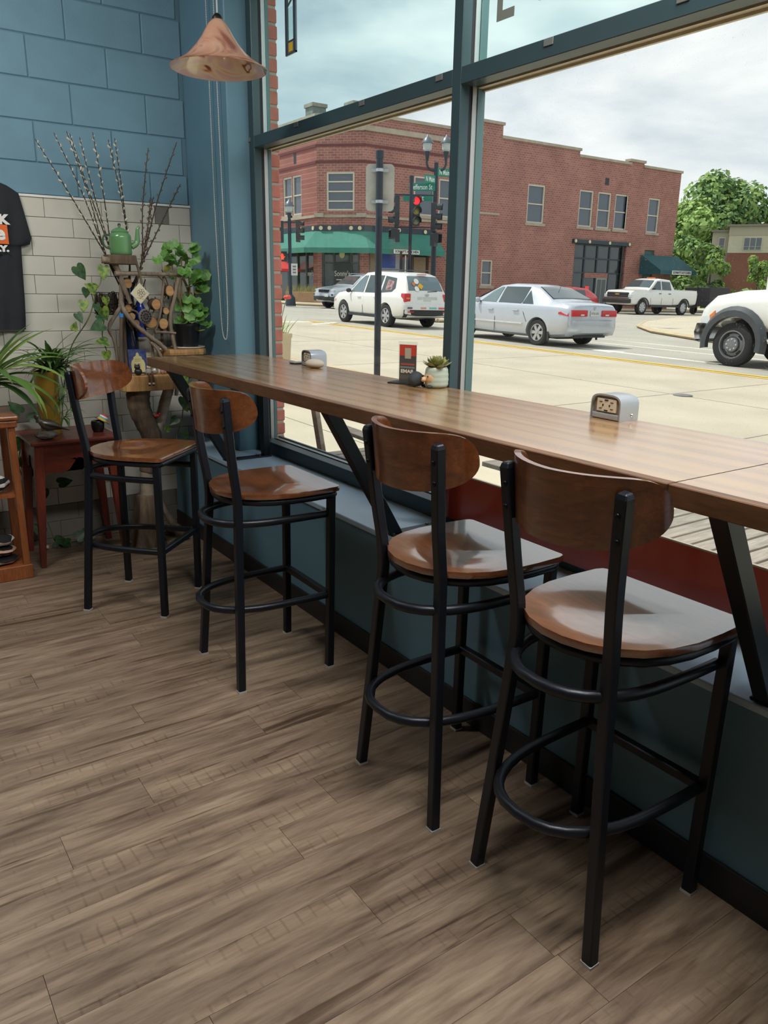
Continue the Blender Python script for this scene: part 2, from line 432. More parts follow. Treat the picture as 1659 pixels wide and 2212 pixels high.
# window frame --------------------------------------------------------
W1 = sroot('window_1')
POSTS = [-.63, -2.335, -4.05, -5.6, -7.12]
def layered_v(y, w, z0, z1, nm, xo=.050):
    MB().box(-.065, -.022, y-w/2, y+w/2, z0, z1).build(nm, m_frame_shade, W1, bevel=.002, seg=1)
    MB().box(-.022, -.006, y-w/2+.005, y+w/2-.005, z0, z1).build('gasket', m_gasket, W1)
    MB().box(-.006, .016, y-w/2+.001, y+w/2-.001, z0, z1).build('glazing_stop', m_alu, W1)
    MB().box(.016, xo, y-w/2-.003, y+w/2+.003, z0, z1).build('outer_cover', m_frame, W1)
for i, y in enumerate(POSTS): layered_v(y, .05 if i else .06, ZS, 3.05, 'jamb' if i == 0 else 'mullion', .050 if i else .034)
ZB0, ZB1 = 2.205, 2.262
for i in range(len(POSTS)-1):
    a, b = POSTS[i+1]+.025, POSTS[i]-(.025 if i else .03)
    for z0, z1, nm in ((ZB0, ZB1, 'transom_bar'), (ZS, ZS+.07, 'bottom_rail'), (2.98, 3.05, 'head_rail')):
        MB().box(-.065, .0, a, b, z0, z1).build(nm, m_frame_shade, W1, bevel=.002, seg=1)
        s = .006
        MB().box(.0, .014, a, b, z0+s, z1-s).build('gasket', m_gasket, W1)
        MB().box(.014, .04, a, b, z0-.002, z1+.002).build('glazing_stop', m_cream if nm == 'transom_bar' else m_alu, W1)
        MB().box(.04, .052, a, b, z0-.010, z1+.010).build('outer_cover', m_cream if nm == 'transom_bar' else m_frame, W1)
    MB().box(.004, .010, a+.001, b-.001, ZS+.066, ZB0+.008).build('pane', glass('clear_pane', (.97, .985, .975, 1), 1.0, .3), W1)
    MB().box(.004, .010, a+.001, b-.001, ZB1-.008, 2.985).build('pane', glass('green_tinted_pane', (.89, .985, .965, 1)), W1)
m_clip = M('tan_clip', (110, 114, 112), .5)
for y in (-.60, -1.13, -1.71, -2.235, -2.785, -3.27):
    MB().box(-.069, -.065, y-.020, y+.020, ZB1-.024, ZB1-.002).build('clip', m_clip, W1, bevel=.0015)
# brick return of our own building just outside the glass
m_brick = M('red_clay_brick', (190, 116, 102), .85, var=.16, scale=14, bump=.4, bscale=80)
m_mort = M('grey_mortar', (176, 168, 156), .9, var=.1, bump=.3)
bp = sroot('wall_brick_pier')
MB().box(.038, .108, -.600, -.2, -.1, 3.6).build('mortar_core', m_mort, bp)
z = .1; k = 0
bm_ = MB().box(0, .078, 0, .2, 0, .064).mesh('brick'); bm_.materials.append(m_brick)
while z < 3.5:
    dx = RND.uniform(-.003, .003)
    link(bm_, 'brick', None, bp, (.035+dx, -.606+RND.uniform(-.002, .002), z), bevel=.004, seg=1); z += .078
# ================================================================== WINDOW COUNTER
T = 1.125; TT = .046; XF, XB = -.695, -.078
def table_mat():
    t = NT('varnished_fir_top'); v = t.coords('Object', (1, 1, 1), 13.0)
    mp = t.n('ShaderNodeMapping'); mp.inputs['Scale'].default_value = (3.2, .32, 3.2); t.l(v, mp.inputs[0])
    w = t.n('ShaderNodeTexWave', wave_type='RINGS', rings_direction='Y', i_Scale=1.6, i_Distortion=5.0, i_Detail=2.0); w.inputs['Detail Scale'].default_value = 1.2; t.l(mp.outputs[0], w.inputs['Vector'])
    n = t.n('ShaderNodeTexNoise', i_Scale=3.0, i_Detail=5.0); t.l(mp.outputs[0], n.inputs['Vector'])
    a = t.ramp(w.outputs['Fac'], [(.15, lin((154, 116, 72))), (.6, lin((164, 126, 80))), (.95, lin((172, 134, 88)))])
    b = t.ramp(n.outputs['Fac'], [(.35, (.72, .68, .62, 1)), (.6, (1, 1, 1, 1))])
    c = t.mix(a.outputs[0], b.outputs[0], .35, 'MULTIPLY')
    rr = t.n('ShaderNodeMapRange'); rr.inputs['To Min'].default_value = .26; rr.inputs['To Max'].default_value = .34; t.l(w.outputs['Fac'], rr.inputs['Value'])
    t.princ(c, rr.outputs[0], 0, 1.0, .5); t.p.inputs['Coat Roughness'].default_value = .19; t.p.inputs['Coat IOR'].default_value = 2.6
    t.bump(w.outputs['Fac'], .04, .001); return t.m
m_top = table_mat()
m_edge = wood('table_edge_wood', (92, 62, 40), (120, 84, 54), .45, 'y', 2)
m_steel = M('blackened_steel', (40, 46, 52), .42, metal=.6, var=.1)
m_bolt = M('zinc_bolt', (120, 122, 124), .35, metal=.9)
tb = thing('window_counter', 'long varnished wooden counter table running along the shop window', 'table', (0, -2.9, 0))
nb = 4; bw = (XB-XF-.03)/nb
for (a, b) in ((-.93, -.595), (-3.828, -.934), (-5.6, -3.832)):
    for i in range(nb):
        x0 = XF+.03+i*bw; lx = b-a
        o = MB().box(-bw/2, bw/2, -lx/2, lx/2, -TT, 0).build('board', m_top, tb, (x0+bw/2, (a+b)/2+2.9, T))
    lx = b-a
    MB().box(-.015, .015, -lx/2, lx/2, -TT, 0).build('front_edge', m_edge, tb, (XF+.015, (a+b)/2+2.9, T+.0003), bevel=.002, seg=1)
def bracket(yb, lab):
    r = thing('table_bracket', lab, 'bracket', (-.2, yb, ZS), 0, 'steel brackets under the counter')
    MB().prism([(-.168, .007), (-.110, .007), (-.402, T-TT-ZS-.007), (-.460, T-TT-ZS-.007)], -.021, .021, 'y').build('diagonal_brace', m_steel, r, bevel=.003, seg=1)
    MB().bar((.085, 0, .006), (.085, 0, T-TT-ZS-.006), .04, .04).build('upright', m_steel, r, bevel=.003, seg=1)
    MB().box(-.165, .11, -.03, .03, 0, .007).build('base_plate', m_steel, r, bevel=.002, seg=1)
    MB().box(-.46, .11, -.02, .02, T-TT-ZS-.007, T-TT-ZS-.0005).build('top_plate', m_steel, r)
    for (x, y) in ((-.155, .02), (-.155, -.02), (.04, .02), (.04, -.02)):
        MB().lathe([(0, 0), (.007, 0), (.007, .004), (.004, .006), (0, .006)], 8, (x, y, .007)).build('bolt', m_bolt, r)
bracket(-.80, 'black steel bracket under the counter end nearest the plants')
bracket(-2.385, 'black steel bracket between the second and third stools')
bracket(-3.925, 'black steel bracket at the right edge beside the nearest stool')
bracket(-5.3, 'black steel bracket at the near counter end out of view') if False else None

# ================================================================== BAR STOOLS
m_leg = M('black_powder_coat', (26, 30, 38), .38, metal=.3, var=.1, bump=.06, bscale=300)
m_glide = flat('white_foot_glide', (190, 190, 186), .5)
m_seat = wood('walnut_stained_seat', (108, 60, 32), (142, 86, 46), .3, 'y', 2.4, 1.0, bump=.01)
m_back = wood('walnut_stained_backrest', (92, 48, 26), (138, 80, 40), .28, 'y', 2.0, .8, bump=.01)
for _m in (m_seat, m_back): _m.node_tree.nodes['Principled BSDF'].inputs['Coat IOR'].default_value = 2.1 if _m is m_seat else 1.8
m_rivet = M('black_bolt_head', (40, 42, 46), .35, metal=.8)
SZ = .765
def seat_outline(sx=1.0, n=10):
    pts = [(.236, -.200), (.236, .200)]
    pts += [(.23, .210), (.21, .217)]
    for (x, y) in ((.12, .2215), (.03, .220), (-.04, .207), (-.10, .180), (-.15, .136), (-.18, .085), (-.195, .03)): pts.append((x, y))
    pts += [(x, -y) for (x, y) in reversed(pts[4:])] + [(.21, -.217), (.23, -.210)]
    return pts
def stool():
    t = thing('bar_stool', 'x', 'stool')
    # seat: dished plywood
    out = seat_outline(); n = len(out); cx = .03
    rows = []
    for k, s in enumerate((0.0001, .25, .45, .62, .78, .9, 1.0)):
        row = []
        for (x, y) in out:
            px, py = cx+(x-cx)*s, y*s
            e = math.hypot((px+.0)/.145, py/.15); dz = -.013*max(0, 1-e*e)**1.3*1.0
            row.append((px, py, SZ+dz))
        rows.append(row)
    b = [(cx+(x-cx)*1.0, y*1.0, SZ-.019) for x, y in out]; b2 = [(cx+(x-cx)*.0001, y*.0001, SZ-.019) for x, y in out]
    rows += [[(cx+(x-cx)*1.004, y*1.004, SZ-.004) for x, y in out], [(cx+(x-cx)*1.004, y*1.004, SZ-.015) for x, y in out], b, b2]
    MB().loft(rows, True).build('seat', m_seat, t, smooth=True, angle=50)
    # seat rail
    rail = [(cx+(x-cx)*.93, y*.93, SZ-.033) for x, y in out]
    MB().tube(rail, .0135, 6, False, True).build('seat_frame', m_leg, t, smooth=True, angle=70)
    for s in (-1, 1):
        MB().bar((.196, s*.189, .006), (.205, s*.192, SZ-.02), .029, .029).build('leg', m_leg, t, bevel=.003, seg=1)
        pth = [(-.196, s*.195, .006), (-.165, s*.148, .58), (-.160, s*.140, .74), (-.180, s*.148, .90), (-.202, s*.163, 1.112)]
        P = catmull(pth, 4); rows = []
        for i, p in enumerate(P):
            d = (P[min(i+1, len(P)-1)]-P[max(i-1, 0)]).normalized(); sd = Vector((0, 1, 0)); sd = (sd-d*sd.dot(d)).normalized(); up = d.cross(sd)
            h = .0145
            rows.append([p+sd*(h*a)+up*(h*c) for a, c in ((-1, -1), (1, -1), (1, 1), (-1, 1))])
        p = P[-1]; q = rows[-1]
        rows.append([p+Vector((0, 0, .012))+(v-p)*.75 for v in q])
        lg = MB().loft(rows, True, True).build('leg', m_leg, t, bevel=.003, seg=1)
        for zz_, xx in ((1.02, -.208), (1.075, -.214)):
            MB().ball((xx, s*.158, zz_), (.004, .007, .007), 8, 6).build('bolt', m_rivet, lg, smooth=True)
    for (x, y) in ((.196, .189), (.196, -.189), (-.196, .195), (-.196, -.195)):
        MB().box(x-.0155, x+.0155, y-.0155, y+.0155, 0, .007).build('foot_glide', m_glide, t)
    # two bent rings
    def ring(z, xf, wy, back, nm):
        path = [(xf, wy, z)] + [(xf-.10, wy, z), (.0, wy-.003, z)]
        for k in range(1, 8):
            a = PI/2*k/8; path.append((.0-back*math.sin(a), (wy-.004)*math.cos(a)**.8, z))
        path.append((-back, 0, z)); path += [(x, -y, zz_) for x, y, zz_ in reversed(path[:-1])]
        MB().tube(path, .0145, 8, True, flat=(1.0, .95)).build(nm, m_leg, t, smooth=True, angle=60)
    ring(.652, .190, .178, .235, 'upper_ring')
    ring(.315, .190, .182, .262, 'foot_ring')
    MB().bar((.196, -.18, .315), (.196, .18, .315), .026, .026).build('stretcher', m_leg, t, bevel=.003, seg=1)
    # curved backrest: plywood shell, ends rounded, bent round the sitter
    def curve(u):   # u in -1..1 along the width -> x, y, normal angle
        a = u*1.34
        y = .204*math.sin(a); x = -.238+.186*(1-math.cos(a))
        return x, y
    zt, zb = 1.150, .984
    NU, NV = 30, 8; th = .015
    def col(u, side):
        w = (1-abs(u)**8.0)**.5 if abs(u) < 1 else 0
        top = zt-.075*(1-w)-.004*(1-abs(u)); lowc = (1-abs(u)**2.4)**.5 if abs(u) < 1 else 0
        bot = (zt-.078)-(zt-.078-zb)*lowc
        x, y = curve(u); x2, y2 = curve(u+.001); tx, ty = x2-x, y2-y; L = math.hypot(tx, ty); nx, ny_ = ty/L, -tx/L   # points +x (front)
        r = []
        for j in range(NV+1):
            v = j/NV; z = bot+(top-bot)*v
            lean = -(z-1.05)*.10
            r.append((x+lean+nx*(side*th/2), y+ny_*(side*th/2), z))
        return r
    us = [math.sin(PI/2*(-1+2*i/NU)) for i in range(NU+1)]
    mb = MB(); rows = []
    for u in us:
        u = max(-.999, min(.999, u)); f = col(u, 1); b_ = col(u, -1); rows.append(f+list(reversed(b_)))
    mb.loft(rows, True, True)
    mb.build('backrest', m_back, t, smooth=True, angle=50)
    return t
st0 = stool()
SP = [(-.9612, -1.1492, -.7957, 'wooden bar stool turned sideways at the far counter end by the plants'),
      (-.7588, -2.0721, -.0147, 'wooden bar stool second from the plants facing the window'),
      (-.6307, -3.1008, -.0193, 'wooden bar stool third from the plants with backrest towards the camera'),
      (-.6215, -3.6626, .009, 'nearest wooden bar stool at the right with bright daylight on its seat')]
for i, (x, y, a, lab) in enumerate(SP):
    o = st0 if i == 0 else copy_tree(st0)
    o.location = (x, y, 0); o.rotation_euler = (0, 0, a); o['label'] = lab; o['group'] = 'bar stools along the window counter'

# ================================================================== THINGS ON THE COUNTER
m_silver = M('brushed_silver_housing', (176, 182, 188), .3, metal=.55, var=.05)
m_ivory = flat('ivory_outlet', (206, 200, 182), .45)
m_black = flat('matt_black', (22, 22, 24), .6)
m_chrome = M('chrome', (200, 202, 206), .15, metal=1.0, var=.03)
def outlet_box(x, y, rz, lab):
    """low rounded housing with an outlet at one open end; the open end faces local -x"""
    r = thing('power_outlet_box', lab, 'outlet box', (x, y, T+.0003), rz, 'silver outlet housings on the counter')
    W, H, L = .118, .076, .085
    def prof(s, dz=0):
        p = []
        for k in range(15):
            a = PI*k/14; c, q = math.cos(a), math.sin(a)
            yy = -W/2*s*(abs(c)**.55)*(1 if c > 0 else -1); zz_ = (H*(.52+.48*(q**.6)))*s if q > 0 else H*.52*s
            p.append((yy, zz_+dz))
        return [(-W/2*s, 0)]+p+[(W/2*s, 0)]
    o_, i_ = prof(1), prof(.93)
    rows = [[(-L/2, y_, z_) for y_, z_ in i_], [(-L/2, y_, z_) for y_, z_ in o_], [(L/2*.8, y_, z_) for y_, z_ in o_], [(L/2, y_*.93, z_*.95) for y_, z_ in o_], [(L/2, 0, .02) for _ in o_]]
    MB().loft(rows).build('housing', m_silver, r, smooth=True, angle=35)
    fc = MB(); fc.prism([(y_, z_) for y_, z_ in prof(.925)], -L/2+.008, -L/2+.012, 'x'); fc.build('recessed_face', M('shadow_grey_plate', (120, 110, 96), .5), r)
    MB().box(-L/2+.0, -L/2+.012, -W/2*.9, W/2*.9, .001, .018).build('sloped_lip', m_silver, r, bevel=.003)
    pl = MB().box(-L/2+.003, -L/2+.009, -.038, .038, .022, .062).build('outlet_plate', m_ivory, r, bevel=.002)
    for (yc) in (-.022, .022):
        for (dy, dz, w, h) in ((-.000, .010, .010, .002), (0, -.010, .010, .002), (.009 if yc < 0 else -.009, 0, .004, .006)):
            MB().box(-L/2+.0015, -L/2+.0035, yc+dy-w/2, yc+dy+w/2, .042+dz-h/2, .042+dz+h/2).build('slot', m_black, pl)
    for dz in (.0155, -.0155): MB().box(-L/2+.0015, -L/2+.0035, -.0065, .0065, .042+dz-.002, .042+dz+.002).build('usb_port', m_black, pl)
    MB().ball((.01, -W/2-.0005, .016), (.005, .004, .005), 8, 6).build('screw', m_chrome, r, smooth=True)
    return r
outlet_box(-.112, -3.215, -.05, 'silver outlet housing at the near right end of the counter')
outlet_box(-.118, -1.375, -.10, 'silver outlet housing by the white stone at the far counter end')
# stones
m_stone_w = M('white_pebble', (196, 188, 174), .7, var=.1, bump=.2)
m_stone_d = M('charcoal_stone', (52, 56, 60), .75, var=.18, scale=14, bump=.3)
o = MB().ball((0, 0, .021), (.047, .03, .022), 16, 10, fn=lambda p: 1+.10*p.x-.08*p.x*p.z+.05*math.sin(3*p.y)).build('pebble', m_stone_w, None, (-.178, -1.475, T), (0, 0, -.7), smooth=True)
tag(o, 'white pebble lying in front of the far outlet housing', 'stone')
o = MB().ball((0, 0, .0295), (.034, .032, .030), 16, 10, fn=lambda p: 1+.05*math.sin(4*p.x+2*p.z)).build('round_stone', m_stone_d, None, (-.178, -2.290, T), smooth=True)
tag(o, 'round charcoal grey stone between the card holder and hedgehog pot', 'stone')
cs = thing('flat_coaster', 'thin dark round coaster lying left of the far outlet housing', 'coaster', (-.135, -1.235, T))
MB().lathe([(0, 0), (.036, 0), (.044, .005), (.042, .008), (.030, .007), (0, .007)], 24).build('disc', M('slate_coaster', (92, 96, 104), .3), cs, smooth=True)
MB().lathe([(0, .0071), (.028, .0071), (.028, .0082), (0, .0082)], 24).build('inlay', M('pale_inlay', (170, 180, 176), .3), cs)
# acrylic card holder
m_acr = glass('clear_acrylic', (.96, .97, .97, 1))
rz = .45
ch = thing('card_holder', 'upright clear acrylic holder with a red and grey email card', 'sign holder', (-.150, -2.195, T), rz)
Xc = (0, -1, 0)
MB().box(-.035, .045, -.055, .075, 0, .006).build('base', m_black, ch, bevel=.002)
MB().box(-.006, -.0035, -.042, .042, .006, .168).build('acrylic_sheet', m_acr, ch)
MB().box(-.0008, .0016, -.042, .042, .006, .168).build('acrylic_sheet', m_acr, ch)
cd = MB().box(-.0034, -.0009, -.039, .037, .008, .156).build('card', flat('card_grey', (84, 80, 78), .6), ch)
MB().box(-.0040, -.0035, -.039, .037, .112, .156).build('red_panel', flat('card_red', (196, 66, 52), .6), cd)
MB().box(-.0040, -.0035, -.039, .037, .018, .036).build('lower_panel', flat('card_brown', (98, 92, 84), .6), cd)
MB().box(-.0044, -.0041, -.016, .012, .101, .143).build('blank_square', flat('card_pale', (178, 172, 156), .6), cd)
MB().box(-.0044, -.0036, -.033, .030, .0745, .082).build('red_line', flat('card_rose', (170, 84, 76), .6), cd)
MB().box(-.0044, -.0036, -.033, .033, .062, .070).build('pale_line', flat('card_sage', (120, 132, 128), .6), cd)
text_on('EMAIL', .019, flat('card_white', (226, 220, 202), .6), cd, (-.0046, -.001, .050), (0, -1, 0), depth=.0006, bold=.0008, width=.062)
text_on('WEEKLY', .008, flat('card_grey_text', (150, 90, 80), .6), cd, (-.0046, -.001, .0782), (0, -1, 0), depth=.0004) if False else None
# hedgehog pot with succulent
m_sage = M('sage_glaze', (166, 178, 164), .45, var=.06)
m_tan = M('tan_face_glaze', (206, 168, 130), .5, var=.05)
m_echev = M('succulent_leaf', (150, 152, 92), .5, var=.2, scale=30)
m_echev2 = M('succulent_tip', (128, 136, 96), .5, var=.2, scale=30)
hp = thing('hedgehog_planter', 'small sage green hedgehog planter holding a rosette succulent', 'planter', (-.120, -2.345, T), 3.0)
rows = []
NR, NH = 36, 15
for i in range(NH+1):
    v = i/NH; z = .002+.078*v
    R = .043*(1-.12*(2*v-1)**4-.06*v); row = []
    for k in range(NR):
        a = 2*PI*k/NR
        spiky = max(0, min(1, (1.25-math.cos(a))*1.4))   # face side (+x) stays smooth
        b = 1+spiky*(.06*abs(math.sin(a*5.5))**.7*1.0+.06*abs(math.sin(v*PI*4.0))**.6-.03)
        row.append((R*b*math.cos(a)*1.1, R*b*math.sin(a)*.95, z))
    rows.append(row)
rows.append([(x*.86, y*.86, .079) for x, y, z in rows[-1]]); rows.append([(x*.8, y*.8, .068) for x, y, z in rows[-2]]); rows.append([(0, 0, .068)]*NR)
MB().loft([[(0, 0, .002)]*NR]+rows, True).build('pot', m_sage, hp, smooth=True, angle=60)
hd = MB().ball((.0175, 0, .037), (.034, .036, .034), 16, 10).build('face', m_tan, hp, smooth=True)
MB().ball((.056, 0, .033), (.013, .011, .010), 12, 8).build('snout', m_tan, hd, smooth=True)
MB().ball((.068, 0, .037), .0038, 8, 6).build('nose', m_black, hd, smooth=True)
for s in (-1, 1): MB().ball((.049, s*.017, .046), .0030, 8, 6).build('eye', m_black, hd, smooth=True)
for s in (-1, 1): MB().ball((.040, s*.02, .006), (.016, .010, .006), 10, 6).build('foot', m_black, hp, smooth=True)
MB().lathe([(0, .066), (.035, .066), (.034, .0745), (0, .077)], 20).build('soil', M('potting_soil', (62, 50, 42), .9, bump=.5), hp)
def fat_leaf():
    mb = MB(); rows = []
    for i, (x, w, h) in enumerate(((0, .35, .5), (.25, .8, .8), (.5, 1, .9), (.72, .85, .7), (.9, .4, .35), (1.0, .04, .04))):
        rows.append([(x, w*.5*math.cos(a), .30*x*x+h*.13*math.sin(a)) for a in [2*PI*k/8 for k in range(8)]])
    mb.loft(rows, True, True); return mb.mesh('leaf', True, 80)
fl = fat_leaf(); fl.materials.append(m_echev); fl2 = fl.copy(); fl2.materials.clear(); fl2.materials.append(m_echev2)
ga = 2.39996
for k in range(34):
    t_ = k/34; el = 1.45-1.30*t_**.8; L = .028+.030*t_**.6
    o = link(fl if k % 3 else fl2, 'leaf', None, hp, (0, 0, .078))
    o.rotation_euler = (Matrix.Rotation(k*ga, 3, 'Z') @ Matrix.Rotation(-el, 3, 'Y')).to_euler(); o.scale = (L, .020+.012*t_, .024)
    o.location = Vector((0, 0, .076+.012*(1-t_)))+Vector((math.cos(k*ga), math.sin(k*ga), 0))*.012*t_

# ================================================================== HANGING THINGS
def shade_mat():
    t = NT('peach_lustre_glass'); v = t.coords('Object')
    n = t.n('ShaderNodeTexNoise', i_Scale=5.0, i_Detail=3.0, i_Distortion=1.6); t.l(v, n.inputs['Vector'])
    a = t.ramp(n.outputs['Fac'], [(.3, lin((176, 118, 104))), (.42, lin((226, 184, 158))), (.55, lin((236, 206, 182))), (.66, lin((212, 146, 112))), (.75, lin((236, 200, 172)))])
    t.princ(a.outputs[0], .12, 0, .6); tr = t.n('ShaderNodeBsdfTranslucent'); t.l(a.outputs[0], tr.inputs[0])
    mx = t.n('ShaderNodeMixShader'); mx.inputs[0].default_value = .45; t.l(t.p.outputs[0], mx.inputs[1]); t.l(tr.outputs[0], mx.inputs[2]); t.l(mx.outputs[0], t.out.inputs[0])
    return t.m
def lining_mat():  # swirl of the glass; pale ground also paints window light inside the shade
    t = NT('lit_pearly_swirl_lining'); v = t.coords('Object', (1, 1, 1))
    n = t.n('ShaderNodeTexNoise', i_Scale=4.5, i_Detail=1.0, i_Distortion=2.4); t.l(v, n.inputs['Vector'])
    a = t.ramp(n.outputs['Fac'], [(.36, lin((230, 200, 210))), (.48, lin((244, 228, 214))), (.57, lin((236, 206, 186))), (.595, lin((214, 128, 92))), (.62, lin((120, 74, 70))), (.68, lin((150, 96, 86))), (.70, lin((240, 220, 204)))])
    t.princ(a.outputs[0], .12, 0, .6); return t.m
pl = thing('pendant_lamp', 'peach lustre glass pendant lamp hanging by the window corner', 'lamp', (-.505, -1.25, 2.40))
prof = [(.021, .188), (.030, .180), (.042, .168), (.054, .148), (.070, .120), (.094, .088), (.124, .056), (.158, .028), (.190, .010), (.204, .002), (.209, .000), (.207, -.003), (.200, .000)]
inn = [(r-.004, z-.003) for r, z in reversed(prof[:-2])]
MB().lathe(prof, 40, cap=False).build('shade', shade_mat(), pl, smooth=True, angle=80)
MB().lathe(inn, 40, cap=False).build('lining', lining_mat(), pl, smooth=True, angle=80)
MB().lathe([(0, .180), (.022, .180), (.022, .196), (.014, .206), (.006, .212), (0, .212)], 16).build('cap', M('bronze_cap', (60, 56, 52), .4, metal=.8), pl, smooth=True)
MB().tube([(0, 0, .21), (.002, 0, .5), (0, 0, 1.1)], .0035, 6).build('cord', flat('white_cord', (190, 190, 186), .5), pl)
MB().lathe([(0, .178), (.012, .178), (.012, .135), (.016, .130), (.016, .112), (0, .112)], 14).build('bulb_holder', M('dark_holder', (70, 50, 46), .5), pl, smooth=True)
MB().lathe([(0, .112), (.012, .108), (.022, .092), (.026, .076), (.020, .060), (.008, .052), (0, .051)], 16).build('bulb', flat('frosted_bulb', (236, 228, 214), .4), pl, smooth=True)

# beaded blind chain: a loop that hangs in front of the pier
bc = thing('blind_chain', 'beaded white blind chain hanging in a long loop before the pier', 'chain', (-.21, -.50, 0))
m_bead = flat('white_bead', (212, 210, 200), .4)
P = [(0, .10, 3.45), (0, .092, 2.4), (0, .07, 1.7), (-.0, .05, 1.38)]
lp = catmull([(0, .068, 3.45), (0, .06, 2.6), (0, .055, 1.9), (0, .040, 1.50), (0, .022, 1.265), (0, -.012, 1.205), (0, -.046, 1.235), (0, -.066, 1.42), (0, -.056, 1.9), (0, -.04, 2.6), (0, -.03, 3.45)], 16)
MB().tube(lp, .0014, 5).build('string', m_bead, bc)
bead = MB(); step = .0105; acc = 0; last = lp[0]
for a, b in zip(lp[:-1], lp[1:]):
    L = (b-a).length; d = -acc
    while d+step <= L:
        d += step; p = a.lerp(b, d/L); bead.ball(p, .0031, 6, 4)
    acc = L-d
stuff(bead.build('beads', m_bead, bc, smooth=True))

# stained glass strip hanging in the transom light
sg = thing('stained_glass_panel', 'narrow stained glass strip with yellow square hung in upper pane', 'glass panel', (-.035, -1.035, 2.575))
m_lead = M('lead_came', (84, 90, 98), .4, metal=.6)
def came(y0, y1, z0, z1, nm='lead_came'): MB().box(-.004, .004, min(y0, y1), max(y0, y1), z0, z1).build(nm, m_lead, sg)
SW, SH = .105, .55
came(-SW/2, -SW/2+.006, 0, SH); came(SW/2-.006, SW/2, 0, SH); came(-SW/2, SW/2, 0, .006); came(-SW/2, SW/2, SH-.006, SH)
came(-.034, -.029, .006, SH-.006); came(.030, .038, .006, SH-.006); came(-.034, .030, .055, .060)
def gp(y0, y1, z0, z1, c, nm='glass_piece'): MB().box(-.0015, .0015, y0, y1, z0, z1).build(nm, glass('sg_%d_%d_%d' % tuple(int(a*99) for a in c), c+(1,)), sg)
gp(-.046, -.034, .006, SH-.006, (.80, .86, .95)); gp(.038, .046, .006, SH-.006, (.9, .95, .93)); gp(-.029, .030, .060, .20, (.86, .92, .9))
MB().box(-.002, .002, -.029, .030, .006, .055).build('glass_piece', M('sg_grey', (120, 110, 108), .3), sg)
MB().box(-.0032, .0032, -.020, .018, .012, .050).build('glass_piece', flat('sg_yellow', (222, 184, 24), .2), sg)
for i in range(8):
    z0 = .205+i*.034
    MB().add([(-.003, -.029, z0+.032), (-.003, .030, z0), (-.003, .030, z0+.006), (-.003, -.029, z0+.038), (.003, -.029, z0+.032), (.003, .030, z0), (.003, .030, z0+.006), (.003, -.029, z0+.038)],
             [(0, 1, 2, 3), (7, 6, 5, 4), (0, 4, 5, 1), (3, 2, 6, 7)]).build('lead_came', m_lead, sg)
    gp2 = MB().add([(0, -.029, z0+.038), (0, .030, z0+.006), (0, .030, z0+.034), (0, -.029, z0+.066)], [(0, 1, 2, 3)])
    gp2.xf(Matrix.Identity(4)); 
    m_ = glass('sg_green', (.42, .55, .22, 1)) if i == 2 else glass('sg_white', (.92, .96, .95, 1))
    rows = [[(-.0015, -.029, z0+.038), (-.0015, .030, z0+.006), (-.0015, .030, z0+.034), (-.0015, -.029, z0+.066)], [(.0015, -.029, z0+.038), (.0015, .030, z0+.006), (.0015, .030, z0+.034), (.0015, -.029, z0+.066)]]
    MB().loft(rows, True, True).build('glass_piece', m_, sg)
MB().tube([(0, 0, SH), (0, 0, .9)], .0012, 5).build('hanging_wire', m_lead, sg)
# the lower ends of vinyl letters on the second transom pane
dl = thing('window_lettering', 'grey vinyl letter foot at the top of the second upper pane', 'lettering', (.0, -2.5, 2.39))
m_vin = flat('grey_vinyl', (132, 138, 128), .6)
MB().box(.0028, .0038, -.045, .042, .0, .030).build('letter', m_vin, dl)
MB().box(.0028, .0038, .014, .042, .030, .20).build('letter', m_vin, dl)
P = [(.0033, -.165+.07*math.cos(a), .105+.085*math.sin(a)) for a in [2*PI*k/24 for k in range(24)]]
MB().tube(P, .015, 6, False, True, flat=(1, .03)).build('letter', m_vin, dl)

# ================================================================== T-SHIRT ON THE BACK WALL
m_shirt = M('black_cotton', (34, 37, 43), .85, var=.15, scale=10, bump=.15, bscale=200)
ts = thing('t_shirt', 'black t-shirt with white letters and orange print hung on back wall', 't-shirt', (-1.45, -.02, 1.25))
half = [(0, .72), (.075, .735), (.10, .757), (.23, .755-.009), (.314, .702), (.334, .60), (.356, .478), (.338, .466), (.343, .440), (.329, .412), (.294, .436), (.296, .34), (.290, .17), (.284, .06), (.278, .006), (.19, -.002), (0, .006)]
N = len(half); prof2 = half
NX, NZ = 26, 24
def inside_w(z):
    """right edge of the shirt at height z"""
    ed = [(0, .278), (.06, .284), (.17, .290), (.34, .296), (.436, .300), (.44, .343), (.478, .356), (.60, .334), (.702, .314), (.735, .26), (.746, .23), (.757, .10)]
    for (a, wa), (b, wb_) in zip(ed[:-1], ed[1:]):
        if a <= z <= b: return wa+(wb_-wa)*(z-a)/(b-a+1e-9)
    return .1
zs_ = [0, .05, .1, .16, .22, .28, .34, .40, .434, .438, .445, .478, .52, .56, .60, .65, .70, .72, .735, .746, .757]
rows = []
for z in zs_:
    w = inside_w(z); row = []
    for k in range(NX+1):
        u = -1+2*k/NX; x = w*u
        fold = .010*math.sin(x*38+z*5)+.006*math.sin(x*71-z*9)
        dep = -.030-.022*(1-abs(u)**3)+fold*(1-.6*max(0, (z-.45)/.3))
        row.append((x, dep if abs(u) < .999 else -.012, z))
    rows.append(row)
back = [[(p[0], -.004, p[2]) for p in r] for r in rows]
body = MB().loft(rows); body.loft([list(reversed(r)) for r in back])
body.loft([rows[0], back[0]]); body.loft([rows[-1], back[-1]])
body.build('shirt_body', m_shirt, ts, smooth=True, angle=70)
m_pr = flat('white_print', (226, 226, 224), .7); m_or = flat('orange_print', (222, 104, 44), .7)
